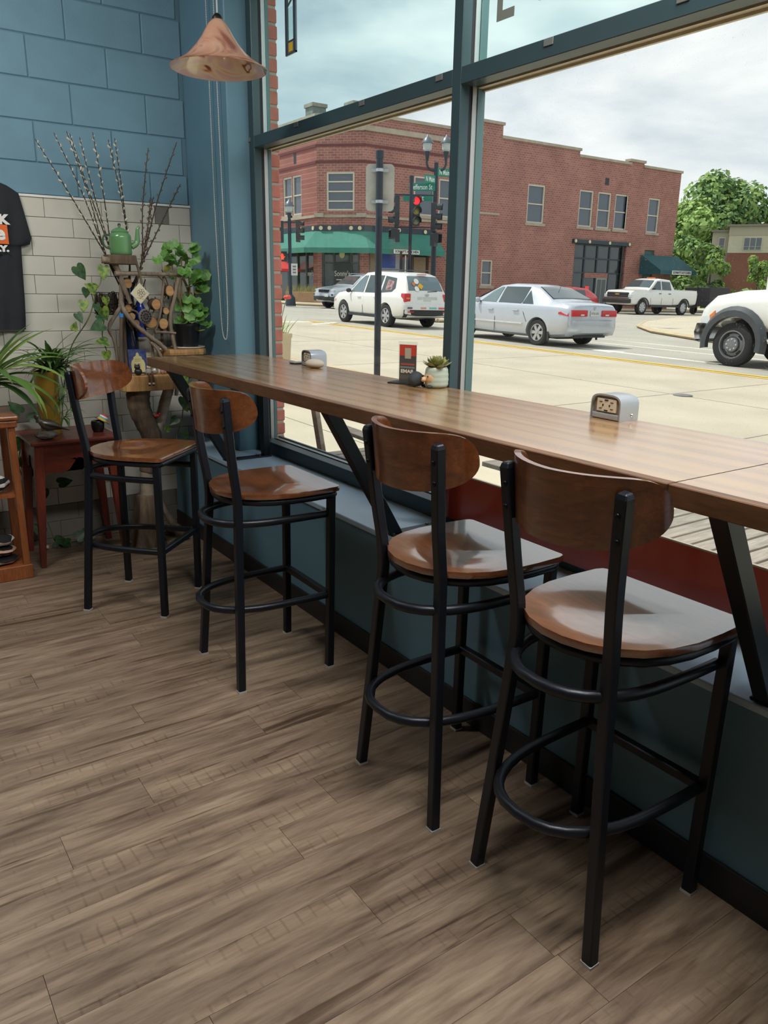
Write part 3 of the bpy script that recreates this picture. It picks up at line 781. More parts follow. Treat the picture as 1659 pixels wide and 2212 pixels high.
MB().box(.06, .232, -.0655, -.064, .440, .536).build('orange_print', m_or, ts)
text_on('K', .062, m_pr, ts, (.216, -.066, .560), (1, 0, 0), depth=.001, bold=.004, width=.055)
text_on('e', .095, m_pr, ts, (.193, -.0665, .492), (1, 0, 0), depth=.001, bold=.004, width=.05)
text_on('LY.', .040, m_pr, ts, (.196, -.066, .416), (1, 0, 0), depth=.001, bold=.003, width=.066)
MB().tube([(-.2, -.02, .74), (0, -.02, .80), (.2, -.02, .74)], .004, 6).build('hanger', m_chrome, ts)

# ================================================================== SIDE TABLE AND RACK
m_red = wood('reddish_mahogany', (92, 36, 26), (128, 56, 38), .38, 'x', 2, .2)
m_redz = wood('reddish_mahogany_leg', (92, 36, 26), (124, 54, 36), .4, 'z', 2, .2)
s_t = thing('side_table', 'small red-brown side table with splayed legs holding the plants', 'table', (-1.063, -.258, 0))
ZT2 = .70; hx, hy = .215, .20
MB().box(-hx-.012, hx+.012, -hy-.012, hy+.012, ZT2-.024, ZT2).build('table_top', m_red, s_t, bevel=.008, seg=3)
for sx in (-1, 1):
    for sy in (-1, 1):
        a = Vector((sx*(hx-.03), sy*(hy-.03), ZT2-.024)); b = Vector((sx*(hx+.008), sy*min(hy-.035, hy), 0))
        rows = []
        for p, w in ((a, .024), (a.lerp(b, .25), .025), (b, .014)):
            rows.append([p+Vector((w*i, w*j, 0)) for i, j in ((-1, -1), (1, -1), (1, 1), (-1, 1))])
        MB().loft(rows, True, True).build('leg', m_redz, s_t, bevel=.002, seg=1)
def apron(L):
    pts = [(-L, 0), (L, 0), (L, -.155), (L-.075, -.155)]
    for k in range(9):
        a = PI/2*k/8; pts.append((L-.085-.085*math.sin(a), -.155+.075*(1-math.cos(a))))
    pts += [(.028, -.085), (.0, -.09)]
    pts += [(-x, z) for x, z in reversed(pts[2:-1])]
    return pts
for sy in (-1, 1):
    MB().prism([(x, z+ZT2-.024) for x, z in apron(hx-.04)], sy*(hy-.022)-.008, sy*(hy-.022)+.008, 'y').build('apron', m_red, s_t)
for sx in (-1, 1):
    MB().prism([(y, z+ZT2-.024) for y, z in apron(hy-.045)], sx*(hx-.022)-.008, sx*(hx-.022)+.008, 'x').build('apron', m_red, s_t)
# display rack at the left edge
m_oak = wood('orange_oak', (128, 70, 34), (160, 94, 50), .45, 'z', 2, .1)
rk = thing('display_rack', 'orange oak display rack at the left edge with folded merchandise', 'rack', (-1.62, -.40, 0))
for x in (-.235, .235):
    for y in (-.13, .13):
        MB().box(x-.017, x+.017, y-.017, y+.017, .07, .835).build('post', m_oak, rk, bevel=.003, seg=1)
MB().box(-.26, .26, -.155, .155, 0, .075).build('plinth', m_oak, rk, bevel=.003, seg=1)
MB().box(-.262, .262, -.157, .157, .80, .835).build('top_board', m_oak, rk, bevel=.006)
MB().box(-.272, .272, -.167, .167, .835, .86).build('top_moulding', m_oak, rk, bevel=.008)
MB().box(-.235, .235, -.14, .14, .44, .455).build('shelf', m_oak, rk)
m_sock = {}
def sock_mat(i):
    nm = 'striped_knit_%d' % i
    if nm in MATS: return MATS[nm]
    t = NT(nm); v = t.coords('Object'); w = t.n('ShaderNodeTexWave', wave_type='BANDS', bands_direction='Z', i_Scale=[9.0, 14.0, 6.0][i], i_Distortion=4.0); t.l(v, w.inputs['Vector'])
    c = [lin((214, 210, 204)), lin((188, 150, 130)), lin((200, 196, 190))][i]
    r = t.ramp(w.outputs['Fac'], [(.48, lin((22, 22, 26))), (.56, c)]); t.princ(r.outputs[0], .9); MATS[nm] = t.m; return t.m
for i, (x, y, z, w, h) in enumerate(((.12, -.06, .075, .09, .045), (.12, -.06, .122, .085, .05), (.12, -.06, .174, .08, .06), (.12, -.06, .456, .09, .10))):
    k = MB().ball((0, 0, h/2), (w, .07, h/2), 14, 8, fn=lambda p: 1+.06*math.sin(7*p.x+3*p.y)).build('folded_garment', sock_mat(i % 3), None, (-1.62+x, -.40+y, z), smooth=True)
    tag(k, ['black and white striped garment at the bottom of the oak rack', 'rose and black striped garment second up in the oak rack', 'pale striped garment third up in the oak rack', 'black and white garment on the upper shelf of the oak rack'][i], 'garment', 'garments in the oak rack')
# ================================================================== PLANT CORNER
m_drift = wood('grey_driftwood', (108, 94, 80), (152, 138, 120), .8, 'z', 1.5, 0, 5, bump=.3)
m_bark = wood('brown_bark', (74, 60, 48), (122, 104, 84), .9, 'z', 1.2, 0, 7, bump=.6)
m_birch = M('pale_birch_bark', (168, 156, 138), .8, var=.3, scale=9, stretch=(1, 1, 3), bump=.4)
m_slab = wood('honey_timber_slab', (150, 108, 64), (196, 154, 100), .6, 'z', 1.4, 0, 6)
m_cut = wood('cut_wood_face', (170, 124, 76), (200, 158, 106), .65, 'x', 1.0, 0, 9, bump=.05)
m_barkd = M('thin_dark_bark', (88, 70, 54), .9, var=.2, bump=.4)
sd = thing('driftwood_stand', 'tall driftwood stand of branches, log slices and a timber shelf', 'plant stand', (-.62, -.32, 0))
OX, OY = -.62, -.32
def P3(x, z, y=-.3): return (x-OX, y-OY, z)
def branch(pts, r0, r1, mat=m_drift, nm='branch', y=None, n=8):
    P = catmull([P3(*p) for p in pts], 5); m = len(P)
    am = 1.0 if r0 < .03 else .25
    R = [(r0+(r1-r0)*i/(m-1))*(1+am*.10*math.sin(i*1.7)+am*.06*math.sin(i*3.1)) for i in range(m)]
    return MB().tube(P, R, n).build(nm, mat, sd, smooth=True, angle=60)
# root stump and trunk
rows = []
for z, r, x, y in ((0, .115, -.675, -.32), (.03, .098, -.675, -.32), (.10, .078, -.672, -.325), (.20, .066, -.668, -.33), (.30, .060, -.664, -.33), (.31, .05, -.664, -.33), (.311, .0, -.664, -.33)):
    rows.append([P3(x+r*(1+.16*math.sin(5*a+2*z)+.08*math.sin(9*a))*math.cos(a), z, y+r*(1+.16*math.sin(5*a+2*z))*math.sin(a)) for a in [2*PI*k/20 for k in range(20)]])
MB().loft(rows, True).build('root_stump', m_bark, sd, smooth=True, angle=60)
branch([(-.66, .25, -.33), (-.655, .38, -.33), (-.645, .48, -.33)], .045, .042, m_birch, 'birch_log', n=12)
branch([(-.645, .44, -.33), (-.615, .56, -.32), (-.605, .64, -.32), (-.63, .71, -.32), (-.66, .79, -.32), (-.672, .86, -.32), (-.665, .925, -.32)], .052, .066, m_bark, 'trunk', n=12)
branch([(-.61, .60, -.31), (-.585, .66, -.31), (-.555, .72, -.31), (-.535, .77, -.31), (-.51, .85, -.31), (-.482, .92, -.31)], .036, .030, m_birch, 'birch_branch', n=10)
branch([(-.63, .78, -.30), (-.625, .86, -.29), (-.615, .925, -.29)], .022, .018, m_bark)
branch([(-.60, .30, -.36), (-.57, .20, -.36), (-.52, .10, -.36), (-.455, .012, -.36)], .018, .024, m_drift)
# slab shelf
rows = []
def slab(x0, x1, y0, y1, z0, z1, nm, seed, mat=m_slab):
    rr = random.Random(seed); n = 26; ring = []
    for k in range(n):
        a = 2*PI*k/n; c, q = math.cos(a), math.sin(a)
        ex = abs(c)**.55*(1 if c > 0 else -1); ey = abs(q)**.55*(1 if q > 0 else -1); j = 1+rr.uniform(-.035, .035)
        ring.append(((x0+x1)/2+(x1-x0)/2*ex*j, (y0+y1)/2+(y1-y0)/2*ey*j))
    rows = [[P3(x, z, y) for x, y in ring] for z in (z0,)]
    rows += [[P3((x0+x1)/2+(x-(x0+x1)/2)*1.02, (z0+z1)/2, (y0+y1)/2+(y-(y0+y1)/2)*1.02) for x, y in ring], [P3(x, z1, y) for x, y in ring]]
    return MB().loft(rows, True, True).build(nm, mat, sd, bevel=.003, seg=1)
slab(-.775, -.455, -.42, -.20, .922, 1.008, 'timber_shelf', 2)
slab(-.515, -.245, -.36, -.13, 1.106, 1.140, 'timber_shelf', 5)
slab(-.790, -.628, -.37, -.23, 1.600, 1.648, 'top_slab', 8, m_bark)
branch([(-.815, 1.622, -.33), (-.78, 1.618, -.335), (-.748, 1.612, -.335)], .020, .018)
# branches of the upper frame
branch([(-.748, 1.60, -.33), (-.726, 1.548, -.33), (-.711, 1.487, -.33), (-.688, 1.426, -.33), (-.679, 1.395, -.33)], .016, .011)
branch([(-.712, 1.50, -.31), (-.722, 1.42, -.31), (-.720, 1.376, -.32), (-.703, 1.333, -.34), (-.663, 1.282, -.35), (-.609, 1.229, -.36), (-.55, 1.184, -.36), (-.506, 1.146, -.35)], .013, .013)
branch([(-.587, 1.189, -.35), (-.553, 1.147, -.35), (-.530, 1.10, -.35)], .010, .008)
branch([(-.724, 1.38, -.31), (-.75, 1.345, -.31), (-.799, 1.268, -.31), (-.777, 1.201, -.31), (-.77, 1.142, -.31), (-.765, 1.008, -.31)], .012, .008)
bl = branch([(-.734, 1.325, -.33), (-.744, 1.22, -.33), (-.760, 1.008, -.33)], .009, .009, m_bark, 'upright_stick')
MB().lathe([(0, 0), (.012, 0), (.013, .018), (.010, .020), (0, .020)], 12, P3(-.734, 1.322, -.33)).build('blue_cap', flat('bright_blue', (52, 134, 206), .4), sd, smooth=True)
branch([(-.752, 1.551, -.335), (-.627, 1.554, -.33), (-.525, 1.552, -.32), (-.45, 1.554, -.31), (-.36, 1.55, -.27)], .014, .010)
branch([(-.384, 1.535, -.30), (-.416, 1.428, -.30), (-.446, 1.324, -.30), (-.445, 1.234, -.30), (-.423, 1.108, -.30)], .010, .012)
branch([(-.348, 1.56, -.24), (-.302, 1.461, -.23), (-.268, 1.343, -.20), (-.258, 1.231, -.18), (-.258, 1.142, -.18)], .008, .009)
branch([(-.545, 1.24, -.31), (-.48, 1.236, -.31), (-.424, 1.230, -.31)], .008, .007)
branch([(-.467, 1.553, -.29), (-.48, 1.455, -.29), (-.508, 1.316, -.29), (-.553, 1.204, -.29), (-.56, 1.10, -.29), (-.57, 1.008, -.29)], .007, .008)
branch([(-.637, 1.62, -.34), (-.622, 1.56, -.345), (-.612, 1.50, -.345)], .008, .006)
branch([(-.672, 1.36, -.30), (-.64, 1.35, -.30), (-.60, 1.30, -.31)], .006, .006)
branch([(-.425, 1.02, -.36), (-.448, .97, -.37), (-.462, .88, -.36)], .014, .011, m_birch)
branch([(-.70, 1.50, -.27), (-.70, 1.25, -.25), (-.70, 1.008, -.25)], .010, .011, m_bark, 'upright_stick')
branch([(-.47, 1.40, -.22), (-.475, 1.25, -.22), (-.478, 1.11, -.22)], .008, .009, m_bark, 'upright_stick')
def slice_(x, z, r, y=-.30, L=.07, sq=1.0):
    n = 18; ring = [(r*(1+.05*math.sin(3*a+x*50))*math.cos(a), r*sq*(1+.05*math.sin(2*a+z*40))*math.sin(a)) for a in [2*PI*k/n for k in range(n)]]
    rows = [[P3(x+a, z+b, y) for a, b in ring], [P3(x+a, z+b, y+L) for a, b in ring]]
    o = MB().loft(rows, True, True).build('log_slice', m_barkd, sd, smooth=True, angle=40)
    MB().loft([[P3(x+a*.9, z+b*.9, y-.0008) for a, b in ring], [P3(x+a*.9, z+b*.9, y+.001) for a, b in ring]], True, True).build('cut_face', m_cut, o)
for (x, z, r, sq) in ((-.676, 1.503, .024, 1.2), (-.441, 1.465, .025, 1.3), (-.524, 1.390, .027, 1.15), (-.683, 1.368, .021, 1), (-.666, 1.326, .020, 1), (-.470, 1.354, .019, 1.05), (-.560, 1.292, .036, .95), (-.489, 1.284, .028, 1.2), (-.644, 1.284, .020, 1.2)):
    slice_(x, z, r, sq=sq)
# dark backing of twigs between the slices
tw = random.Random(4)
for k in range(16):
    x = tw.uniform(-.70, -.42); z = tw.uniform(1.22, 1.45)
    branch([(x, z, -.26), (x+tw.uniform(-.05, .05), z+.08, -.25), (x+tw.uniform(-.07, .07), z+.16, -.26)], .005, .003, m_bark, 'twig', n=5)

# teapot ------------------------------------------------------------
m_enam = M('green_enamel', (96, 140, 92), .22, var=.08, coat=.3)
m_enamd = M('dark_green_enamel', (58, 86, 60), .3)
tp = thing('enamel_teapot', 'green enamel teapot standing on the top of the driftwood stand', 'teapot', (-.700, -.30, 1.649))
MB().lathe([(0, 0), (.052, 0), (.057, .006), (.058, .02), (.058, .088), (.056, .100), (.046, .112), (.042, .115), (.040, .114)], 28).build('body', m_enam, tp, smooth=True)
ld = MB().lathe([(.044, .114), (.046, .118), (.038, .128), (.020, .137), (.006, .141), (.006, .146), (.009, .150), (.008, .156), (0, .158)], 24).build('lid', m_enam, tp, smooth=True)
MB().ball((0, 0, .153), .009, 10, 8).build('knob', m_black, ld, smooth=True)
MB().tube(catmull([(.055, -.01, .045), (.085, -.012, .065), (.090, -.013, .10), (.093, -.014, .135), (.104, -.015, .150)], 5), [.018-.0006*i for i in range(21)], 10).build('spout', m_enam, tp, smooth=True)
MB().tube(catmull([(-.050, 0, .098), (-.082, 0, .100), (-.092, 0, .07), (-.082, 0, .04), (-.054, 0, .028)], 5), .005, 8).build('handle', m_enamd, tp, smooth=True)

# pussy willow branches -----------------------------------------------
m_twig = M('dark_willow_bark', (58, 48, 44), .8, var=.15)
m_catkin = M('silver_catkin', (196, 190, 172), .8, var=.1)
vz = thing('willow_vase', 'dark slim vase behind the teapot holding the willow branches', 'vase', (-.655, -.20, 1.108-.10))
MB().lathe([(0, 0), (.045, 0), (.05, .03), (.045, .25), (.036, .42), (.040, .50), (.036, .50), (.03, .42), (0, .40)], 18).build('vase_body', M('blue_black_glass', (26, 34, 58), .15, coat=.4), vz, smooth=True)
tips = [(-1.053, 2.205, 0), (-.948, 2.251, 0), (-.905, 2.252, 0), (-.879, 2.249, 1), (-.819, 2.243, 1), (-.773, 2.261, 1), (-.681, 2.242, 2), (-.634, 2.26, 2), (-.481, 2.217, 3), (-.300, 2.27, 3), (-.277, 2.056, 3), (-.487, 1.963, 3), (-.453, 1.973, 3)]
bases = [(-.755, 1.64), (-.72, 1.64), (-.63, 1.64), (-.568, 1.60)]
wl = ['outermost left pussy willow branch leaning far left', 'second pussy willow branch from the left', 'third pussy willow branch from the left in the dense bunch', 'fourth pussy willow branch from the left in the dense bunch', 'fifth pussy willow branch from the left with thick catkins', 'sixth pussy willow branch from the left rising behind the teapot', 'seventh pussy willow branch rising right above the teapot lid', 'eighth pussy willow branch rising above the teapot spout', 'ninth pussy willow branch rising right of the teapot', 'long shadowed pussy willow branch leaning right near the pier', 'lowest pussy willow branch leaning right towards the pier', 'short pussy willow branch right of the teapot', 'second short pussy willow branch right of the teapot']
cat_me = MB().ball((0, 0, .006), (.0052, .0052, .0098), 7, 5)
for i, (x, z, b) in enumerate(tips):
    bx, bz = bases[b]; y1 = -.16+.05*math.sin(i*2.1); y1 = max(min(y1, -.10), -.24)
    foot = Vector((-.655+.012*math.cos(i*2.0), -.20+.012*math.sin(i*2.0), 1.42)); kn = Vector((bx, -.215, bz)); tip = Vector((x, y1, z))
    mid = kn.lerp(tip, .5)+Vector((.012*math.sin(i*1.3), 0, .01))
    Q = catmull([foot, kn, mid, tip], 8)
    r = thing('pussy_willow_branch', wl[i], 'branch', foot, 0, 'pussy willow branches in the corner')
    Q = [q-foot for q in Q]; m = len(Q)
    MB().tube(Q, [.0052*(1-.65*k/(m-1)) for k in range(m)], 6).build('stem', m_twig, r, smooth=True)
    cm = MB(); wr_ = random.Random(i)
    nn = 23
    for k in range(nn):
        f = .30+.69*k/nn; j = f*(m-1); a = int(j); p = Q[a].lerp(Q[min(a+1, m-1)], j-a)
        d = (Q[min(a+1, m-1)]-Q[max(a-1, 0)]).normalized()
        s = d.cross(Vector((0, 1, 0))).normalized()*(1 if k % 2 else -1)+Vector((0, wr_.uniform(-.8, .8), 0)); s = (s.normalized()*.55+d*.8).normalized()
        sc_ = wr_.uniform(.75, 1.2)*(1.0 if f < .95 else .7)
        mt = Matrix.Translation(p+s*.003) @ s.to_track_quat('Z', 'X').to_matrix().to_4x4() @ Matrix.Scale(sc_, 4)
        b0 = len(cm.v); cm.add([mt @ Vector(v) for v in cat_me.v], cat_me.f)
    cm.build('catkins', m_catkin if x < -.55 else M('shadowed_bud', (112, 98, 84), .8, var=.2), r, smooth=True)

# leaf builders --------------------------------------------------------
def heart_mesh(name, mat, lobed=False):
    """leaf lying in xy with its stalk at the origin and tip along +x, slightly cupped"""
    pts = []
    n = 22
    for k in range(n):
        a = 2*PI*k/n
        if lobed:
            r = .5*(1+.10*math.cos(7*a))*(1 if abs(a-PI) > .35 else .45); pts.append((.45+r*math.cos(a), r*math.sin(a)))
        else:
            t = a; x = .5-.5*math.cos(t)*1.0; w = (math.sin(t/1.0)); 
            pts.append((0, 0))
    if not lobed:
        half = [(.06, 0), (-.06, .13), (-.08, .26), (.02, .38), (.2, .42), (.42, .37), (.64, .25), (.84, .11), (1.0, 0)]
        pts = half+[(x, -y) for x, y in reversed(half[1:-1])]
    vs_ = [(.3, 0, -.03)] if not lobed else [(.42, 0, -.06)]
    for x, y in pts: vs_.append((x, y, .10*abs(y)+(-.25*(max(0, x-.4))**2 if not lobed else .12*(math.hypot(x-.42, y)))))
    m = len(pts); fs = [(0, 1+i, 1+(i+1) % m) for i in range(m)]
    me = MB().add(vs_, fs).mesh(name, True, 80); me.materials.append(mat); return me
def leaf_mat(name, c1, c2, sc=12, rough=.42):
    t = NT(name); v = t.coords('Object', (1, 1, 1), 5.0); n = t.n('ShaderNodeTexNoise', i_Scale=sc*.3, i_Detail=3.0); t.l(v, n.inputs['Vector'])
    r = t.ramp(n.outputs['Fac'], [(.38, lin(c1)), (.62, lin(c2))]); t.princ(r.outputs[0], rough)
    tr = t.n('ShaderNodeBsdfTranslucent'); t.l(r.outputs[0], tr.inputs[0]); mx = t.n('ShaderNodeMixShader'); mx.inputs[0].default_value = .28
    t.l(t.p.outputs[0], mx.inputs[1]); t.l(tr.outputs[0], mx.inputs[2]); t.l(mx.outputs[0], t.out.inputs[0]); MATS[name] = t.m; return t.m
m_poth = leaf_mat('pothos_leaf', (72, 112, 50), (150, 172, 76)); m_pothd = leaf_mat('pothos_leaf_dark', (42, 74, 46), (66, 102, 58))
m_ger = leaf_mat('geranium_leaf', (92, 146, 72), (128, 176, 88)); m_gery = leaf_mat('geranium_leaf_yellow', (168, 160, 70), (196, 176, 84))
m_spid = leaf_mat('spider_leaf', (62, 100, 50), (112, 146, 80)); m_drac = leaf_mat('long_leaf', (84, 124, 54), (150, 176, 92), 6)
m_drac_d = leaf_mat('long_leaf_dark', (58, 92, 46), (96, 130, 66), 6)
HL = heart_mesh('leaf', m_poth); HLD = heart_mesh('leaf', m_pothd); GL = heart_mesh('leaf', m_ger, True); GLY = heart_mesh('leaf', m_gery, True)
lr = random.Random(21)
def put_leaf(me, parent, p, size, dirv, nrm=(-.35, -.8, .45), nm='leaf'):
    d = Vector(dirv).normalized(); n = Vector(nrm); n = (n-d*n.dot(d)).normalized(); s = n.cross(d)
    m = Matrix((d*size, s*size, n*size)).transposed().to_4x4(); m.translation = Vector(p)
    o = link(me, nm, None, parent); o.matrix_local = m; return o
m_vine = M('vine_stem', (92, 104, 62), .6, var=.15)
def vine(label, base, pts, leaves, dark=False, rad=.0032):
    r = thing('pothos_vine', label, 'plant', base, 0, 'pothos vines in the plant corner'); B = Vector(base)
    MB().tube([p-B for p in catmull(pts, 6)], rad, 6).build('stem', m_vine, r, smooth=True)
    for (x, y, z, s, dx, dz) in leaves:
        put_leaf(HLD if dark or lr.random() < .25 else HL, r, Vector((x, y, z))-B, s, (dx, lr.uniform(-.25, .1), dz), (-.3+lr.uniform(-.3, .3), -.85, .4+lr.uniform(-.3, .3)))
vine('pothos vine with bright leaves climbing left of the driftwood stand', (-1.06, -.13, .701),
     [(-1.06, -.13, .71), (-1.02, -.16, 1.0), (-.99, -.25, 1.17), (-.92, -.33, 1.30), (-.885, -.34, 1.38), (-.86, -.33, 1.46), (-.83, -.32, 1.50), (-.815, -.32, 1.57)],
     [(-.955, -.35, 1.585, .085, .35, -.55), (-.91, -.34, 1.475, .055, -.1, -.9), (-.86, -.34, 1.465, .07, -.6, .3), (-.93, -.34, 1.41, .065, -.15, -.9), (-.97, -.34, 1.345, .06, .3, -.7), (-.835, -.34, 1.375, .075, .25, -.9), (-.805, -.32, 1.59, .08, -.12, -1.0), (-.87, -.35, 1.315, .06, .5, .1), (-.985, -.3, 1.255, .05, .2, .6)])
vine('pothos vine with large pale leaf hanging below the wire basket', (-.80, -.20, 1.334),
     [(-.80, -.24, 1.345), (-.83, -.33, 1.30), (-.85, -.35, 1.22), (-.83, -.35, 1.12), (-.86, -.35, 1.05), (-.80, -.34, 1.08)],
     [(-.845, -.37, 1.29, .085, -.75, -.25), (-.825, -.36, 1.195, .075, -.95, .05), (-.84, -.36, 1.145, .06, .1, -1), (-.87, -.35, 1.395, .05, .2, -.9), (-.82, -.36, 1.43, .05, .1, -.9)])
vine('pothos vine trailing down the wall right of the trunk', (-.415, -.22, 1.106),
     [(-.42, -.25, 1.10), (-.40, -.30, 1.0), (-.405, -.32, .86), (-.42, -.32, .74), (-.45, -.31, .64), (-.47, -.3, .55)],
     [(-.408, -.34, .985, .075, .1, -1), (-.412, -.34, .865, .075, -.05, -1), (-.40, -.33, .82, .05, .3, -1), (-.455, -.34, .745, .065, -.8, -.55), (-.418, -.34, .66, .055, .2, -1), (-.50, -.33, .68, .05, -.6, .3), (-.36, -.3, .80, .05, .6, -.6)])
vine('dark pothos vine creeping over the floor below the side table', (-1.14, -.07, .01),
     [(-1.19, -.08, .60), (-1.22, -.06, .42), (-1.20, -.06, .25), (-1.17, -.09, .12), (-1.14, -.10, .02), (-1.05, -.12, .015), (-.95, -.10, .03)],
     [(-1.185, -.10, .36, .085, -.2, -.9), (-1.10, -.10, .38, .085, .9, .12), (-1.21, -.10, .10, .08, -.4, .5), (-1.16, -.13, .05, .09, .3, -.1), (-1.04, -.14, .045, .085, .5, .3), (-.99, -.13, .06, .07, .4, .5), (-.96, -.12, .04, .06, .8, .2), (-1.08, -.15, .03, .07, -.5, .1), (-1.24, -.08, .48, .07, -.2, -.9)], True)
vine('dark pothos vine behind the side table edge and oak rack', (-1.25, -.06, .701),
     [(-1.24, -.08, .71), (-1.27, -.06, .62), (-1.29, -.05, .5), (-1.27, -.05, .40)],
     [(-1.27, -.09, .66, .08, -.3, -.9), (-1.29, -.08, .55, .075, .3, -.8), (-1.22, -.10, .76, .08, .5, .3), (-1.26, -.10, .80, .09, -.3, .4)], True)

# spider plant in the tall yellow pot ----------------------------------
def blade(parent, p0, az, el, L, W, droop, mat, n=8):
    p = Vector(p0); e = el; rows = []; hd_ = Vector((math.cos(az), math.sin(az), 0)); sd_ = Vector((-math.sin(az), math.cos(az), 0))
    for i in range(n+1):
        t = i/n; w = W*(.55+1.2*t-1.0*t*t if t < .55 else max(.02, (1-t)/.45))*.5
        d = hd_*math.cos(e)+Vector((0, 0, math.sin(e))); up = d.cross(sd_)*-1
        rows.append([p+sd_*w+up*(w*.35), p.copy(), p-sd_*w+up*(w*.35)])
        p = p+d*(L/n); e -= droop/n
    return MB().loft(rows).build('leaf', mat, parent, smooth=True, angle=80)
yp = thing('tall_yellow_pot', 'tall mustard yellow pot standing on the red side table', 'pot', (-1.135, -.235, .70))
MB().lathe([(0, 0), (.048, 0), (.052, .01), (.058, .15), (.064, .325), (.068, .335), (.064, .34), (.058, .325), (.05, .30), (0, .30)], 24).build('pot_body', M('mustard_glaze', (164, 130, 48), .35, var=.1), yp, smooth=True)
MB().lathe([(0, .30), (.056, .30), (.056, .312), (0, .318)], 18).build('soil', M('potting_soil', (62, 50, 42), .9), yp)
sp = thing('spider_plant', 'bushy green spider plant arching out of the tall yellow pot', 'plant', (-1.12, -.235, 1.018))
sr = random.Random(8)
for k in range(90):
    az = sr.uniform(0, 2*PI); el = sr.uniform(.55, 1.45); L = sr.uniform(.20, .36)
    if math.sin(az) > .3: L = min(L, .20)
    blade(sp, (sr.uniform(-.03, .03)+.02, sr.uniform(-.03, .03), .0), az, el, L, sr.uniform(.016, .024), sr.uniform(1.1, 2.4), m_spid)
for (x, y, z) in ((.045, -.10, -.06), (.02, -.11, -.13), (.075, -.10, -.18), (.03, -.115, -.22)):
    MB().tube([(.02, -.03, .02), (x*.9, -.09, .03), (x, y, z)], .0022, 5).build('runner', m_spid, sp)
    for k in range(9):
        blade(sp, (x, y, z), sr.uniform(0, 2*PI) if sr.random() < .3 else sr.uniform(-2.6, -.5), sr.uniform(-.5, 1.0), sr.uniform(.06, .12), .011, sr.uniform(.8, 2.0), m_spid, 5)
# long-leaved plant on the rack
lp_ = thing('long_leaf_plant', 'broad striped long-leaved plant in a pot on the oak rack', 'plant', (-1.47, -.42, .861))
MB().lathe([(0, 0), (.06, 0), (.075, .13), (.08, .14), (.07, .14), (.06, .12), (0, .12)], 20).build('pot', M('grey_plastic_pot', (90, 92, 90), .5), lp_, smooth=True)
specs = [(.1, 1.05, .40, .9, 0), (-.25, .95, .42, 1.5, 0), (.15, .75, .42, 1.2, 0), (-.5, .80, .46, 2.0, 0), (-.1, .55, .44, 1.9, 1), (-.35, .35, .40, 1.9, 0), (-.7, .45, .38, 2.2, 0), (-.15, .15, .36, 1.6, 1), (-1.0, .6, .40, 2.1, 0), (-1.4, .8, .35, 1.6, 1), (.5, .9, .30, 1.2, 1), (2.6, .9, .4, 1.8, 0), (3.4, .7, .4, 1.8, 1), (-2.2, .8, .4, 1.8, 0), (-.6, 1.2, .36, 1.0, 0), (-.9, .2, .34, 1.6, 1), (0.0, 1.25, .34, .8, 1)]
for az, el, L, dr, dk in specs: blade(lp_, (.02, 0, .15), az, el, L*1.12, .058, dr, m_drac_d if dk else m_drac, 10)
MB().tube([(0, 0, .11), (.02, 0, .2)], .016, 8).build('stem', m_vine, lp_)

# geranium ---------------------------------------------------------------
gp_ = thing('potted_geranium', 'leafy pale green geranium in a black pot with saucer', 'plant', (-.332, -.245, 1.141))
MB().lathe([(0, 0), (.095, 0), (.100, .006), (.097, .011), (.09, .008), (0, .006)], 28).build('saucer', M('white_rimmed_saucer', (176, 172, 164), .3), gp_, smooth=True)
MB().lathe([(0, .008), (.060, .008), (.064, .03), (.074, .12), (.078, .125), (.078, .14), (.072, .14), (.066, .12), (0, .115)], 24).build('pot', M('black_plastic_pot', (26, 27, 30), .3), gp_, smooth=True)
gl_pos = [(-.455, 1.66), (-.42, 1.688), (-.397, 1.642), (-.403, 1.614), (-.372, 1.702), (-.335, 1.676), (-.295, 1.701), (-.27, 1.686), (-.298, 1.641), (-.313, 1.613), (-.293, 1.586), (-.272, 1.558), (-.255, 1.55), (-.235, 1.543), (-.228, 1.506), (-.241, 1.481), (-.284, 1.513), (-.339, 1.62), (-.367, 1.572), (-.395, 1.547), (-.256, 1.457), (-.28, 1.415), (-.369, 1.403), (-.34, 1.374), (-.357, 1.313), (-.329, 1.329), (-.293, 1.354), (-.273, 1.312), (-.25, 1.304), (-.218, 1.333), (-.222, 1.278), (-.394, 1.268), (-.276, 1.241), (-.38, 1.297), (-.495, 1.631), (-.431, 1.582), (-.32, 1.55), (-.35, 1.66), (-.44, 1.625), (-.385, 1.68), (-.30, 1.44), (-.33, 1.42)]
gl_pos += [(x+lr.uniform(-.035, .035), z+lr.uniform(-.035, .035)) for x, z in gl_pos[:31]]
gl_pos = [(min(x, -.222), z) for x, z in gl_pos]
gb = Vector((-.332, -.245, 1.141))
for i, (x, z) in enumerate(gl_pos):
    y = -.25+.05*math.sin(i*2.7)-(.03 if i % 3 == 0 else 0)
    yel = i in (32, 35, 20)
    sz = lr.uniform(.050, .072); d = Vector((lr.uniform(-.7, .7), -.4, lr.uniform(-.8, .3)))
    c = Vector((x, y, z)); p = c-gb-d.normalized()*sz*.45
    put_leaf(GLY if yel else GL, gp_, p, sz, d, (-.45+lr.uniform(-.5, .5), -.7, .6+lr.uniform(-.4, .4)))
for (a, b, c) in (((-.01, 0, .12), (-.05, -.01, .35), (-.08, 0, .52)), ((.01, 0, .12), (.03, 0, .33), (.02, .01, .54)), ((0, .01, .12), (.05, .01, .26), (.08, 0, .38)), ((-.01, 0, .12), (-.02, 0, .3), (-.01, 0, .5))):
    MB().tube(catmull([a, b, c], 5), .0045, 6).build('stem', M('tan_stem', (150, 120, 74), .7), gp_, smooth=True)

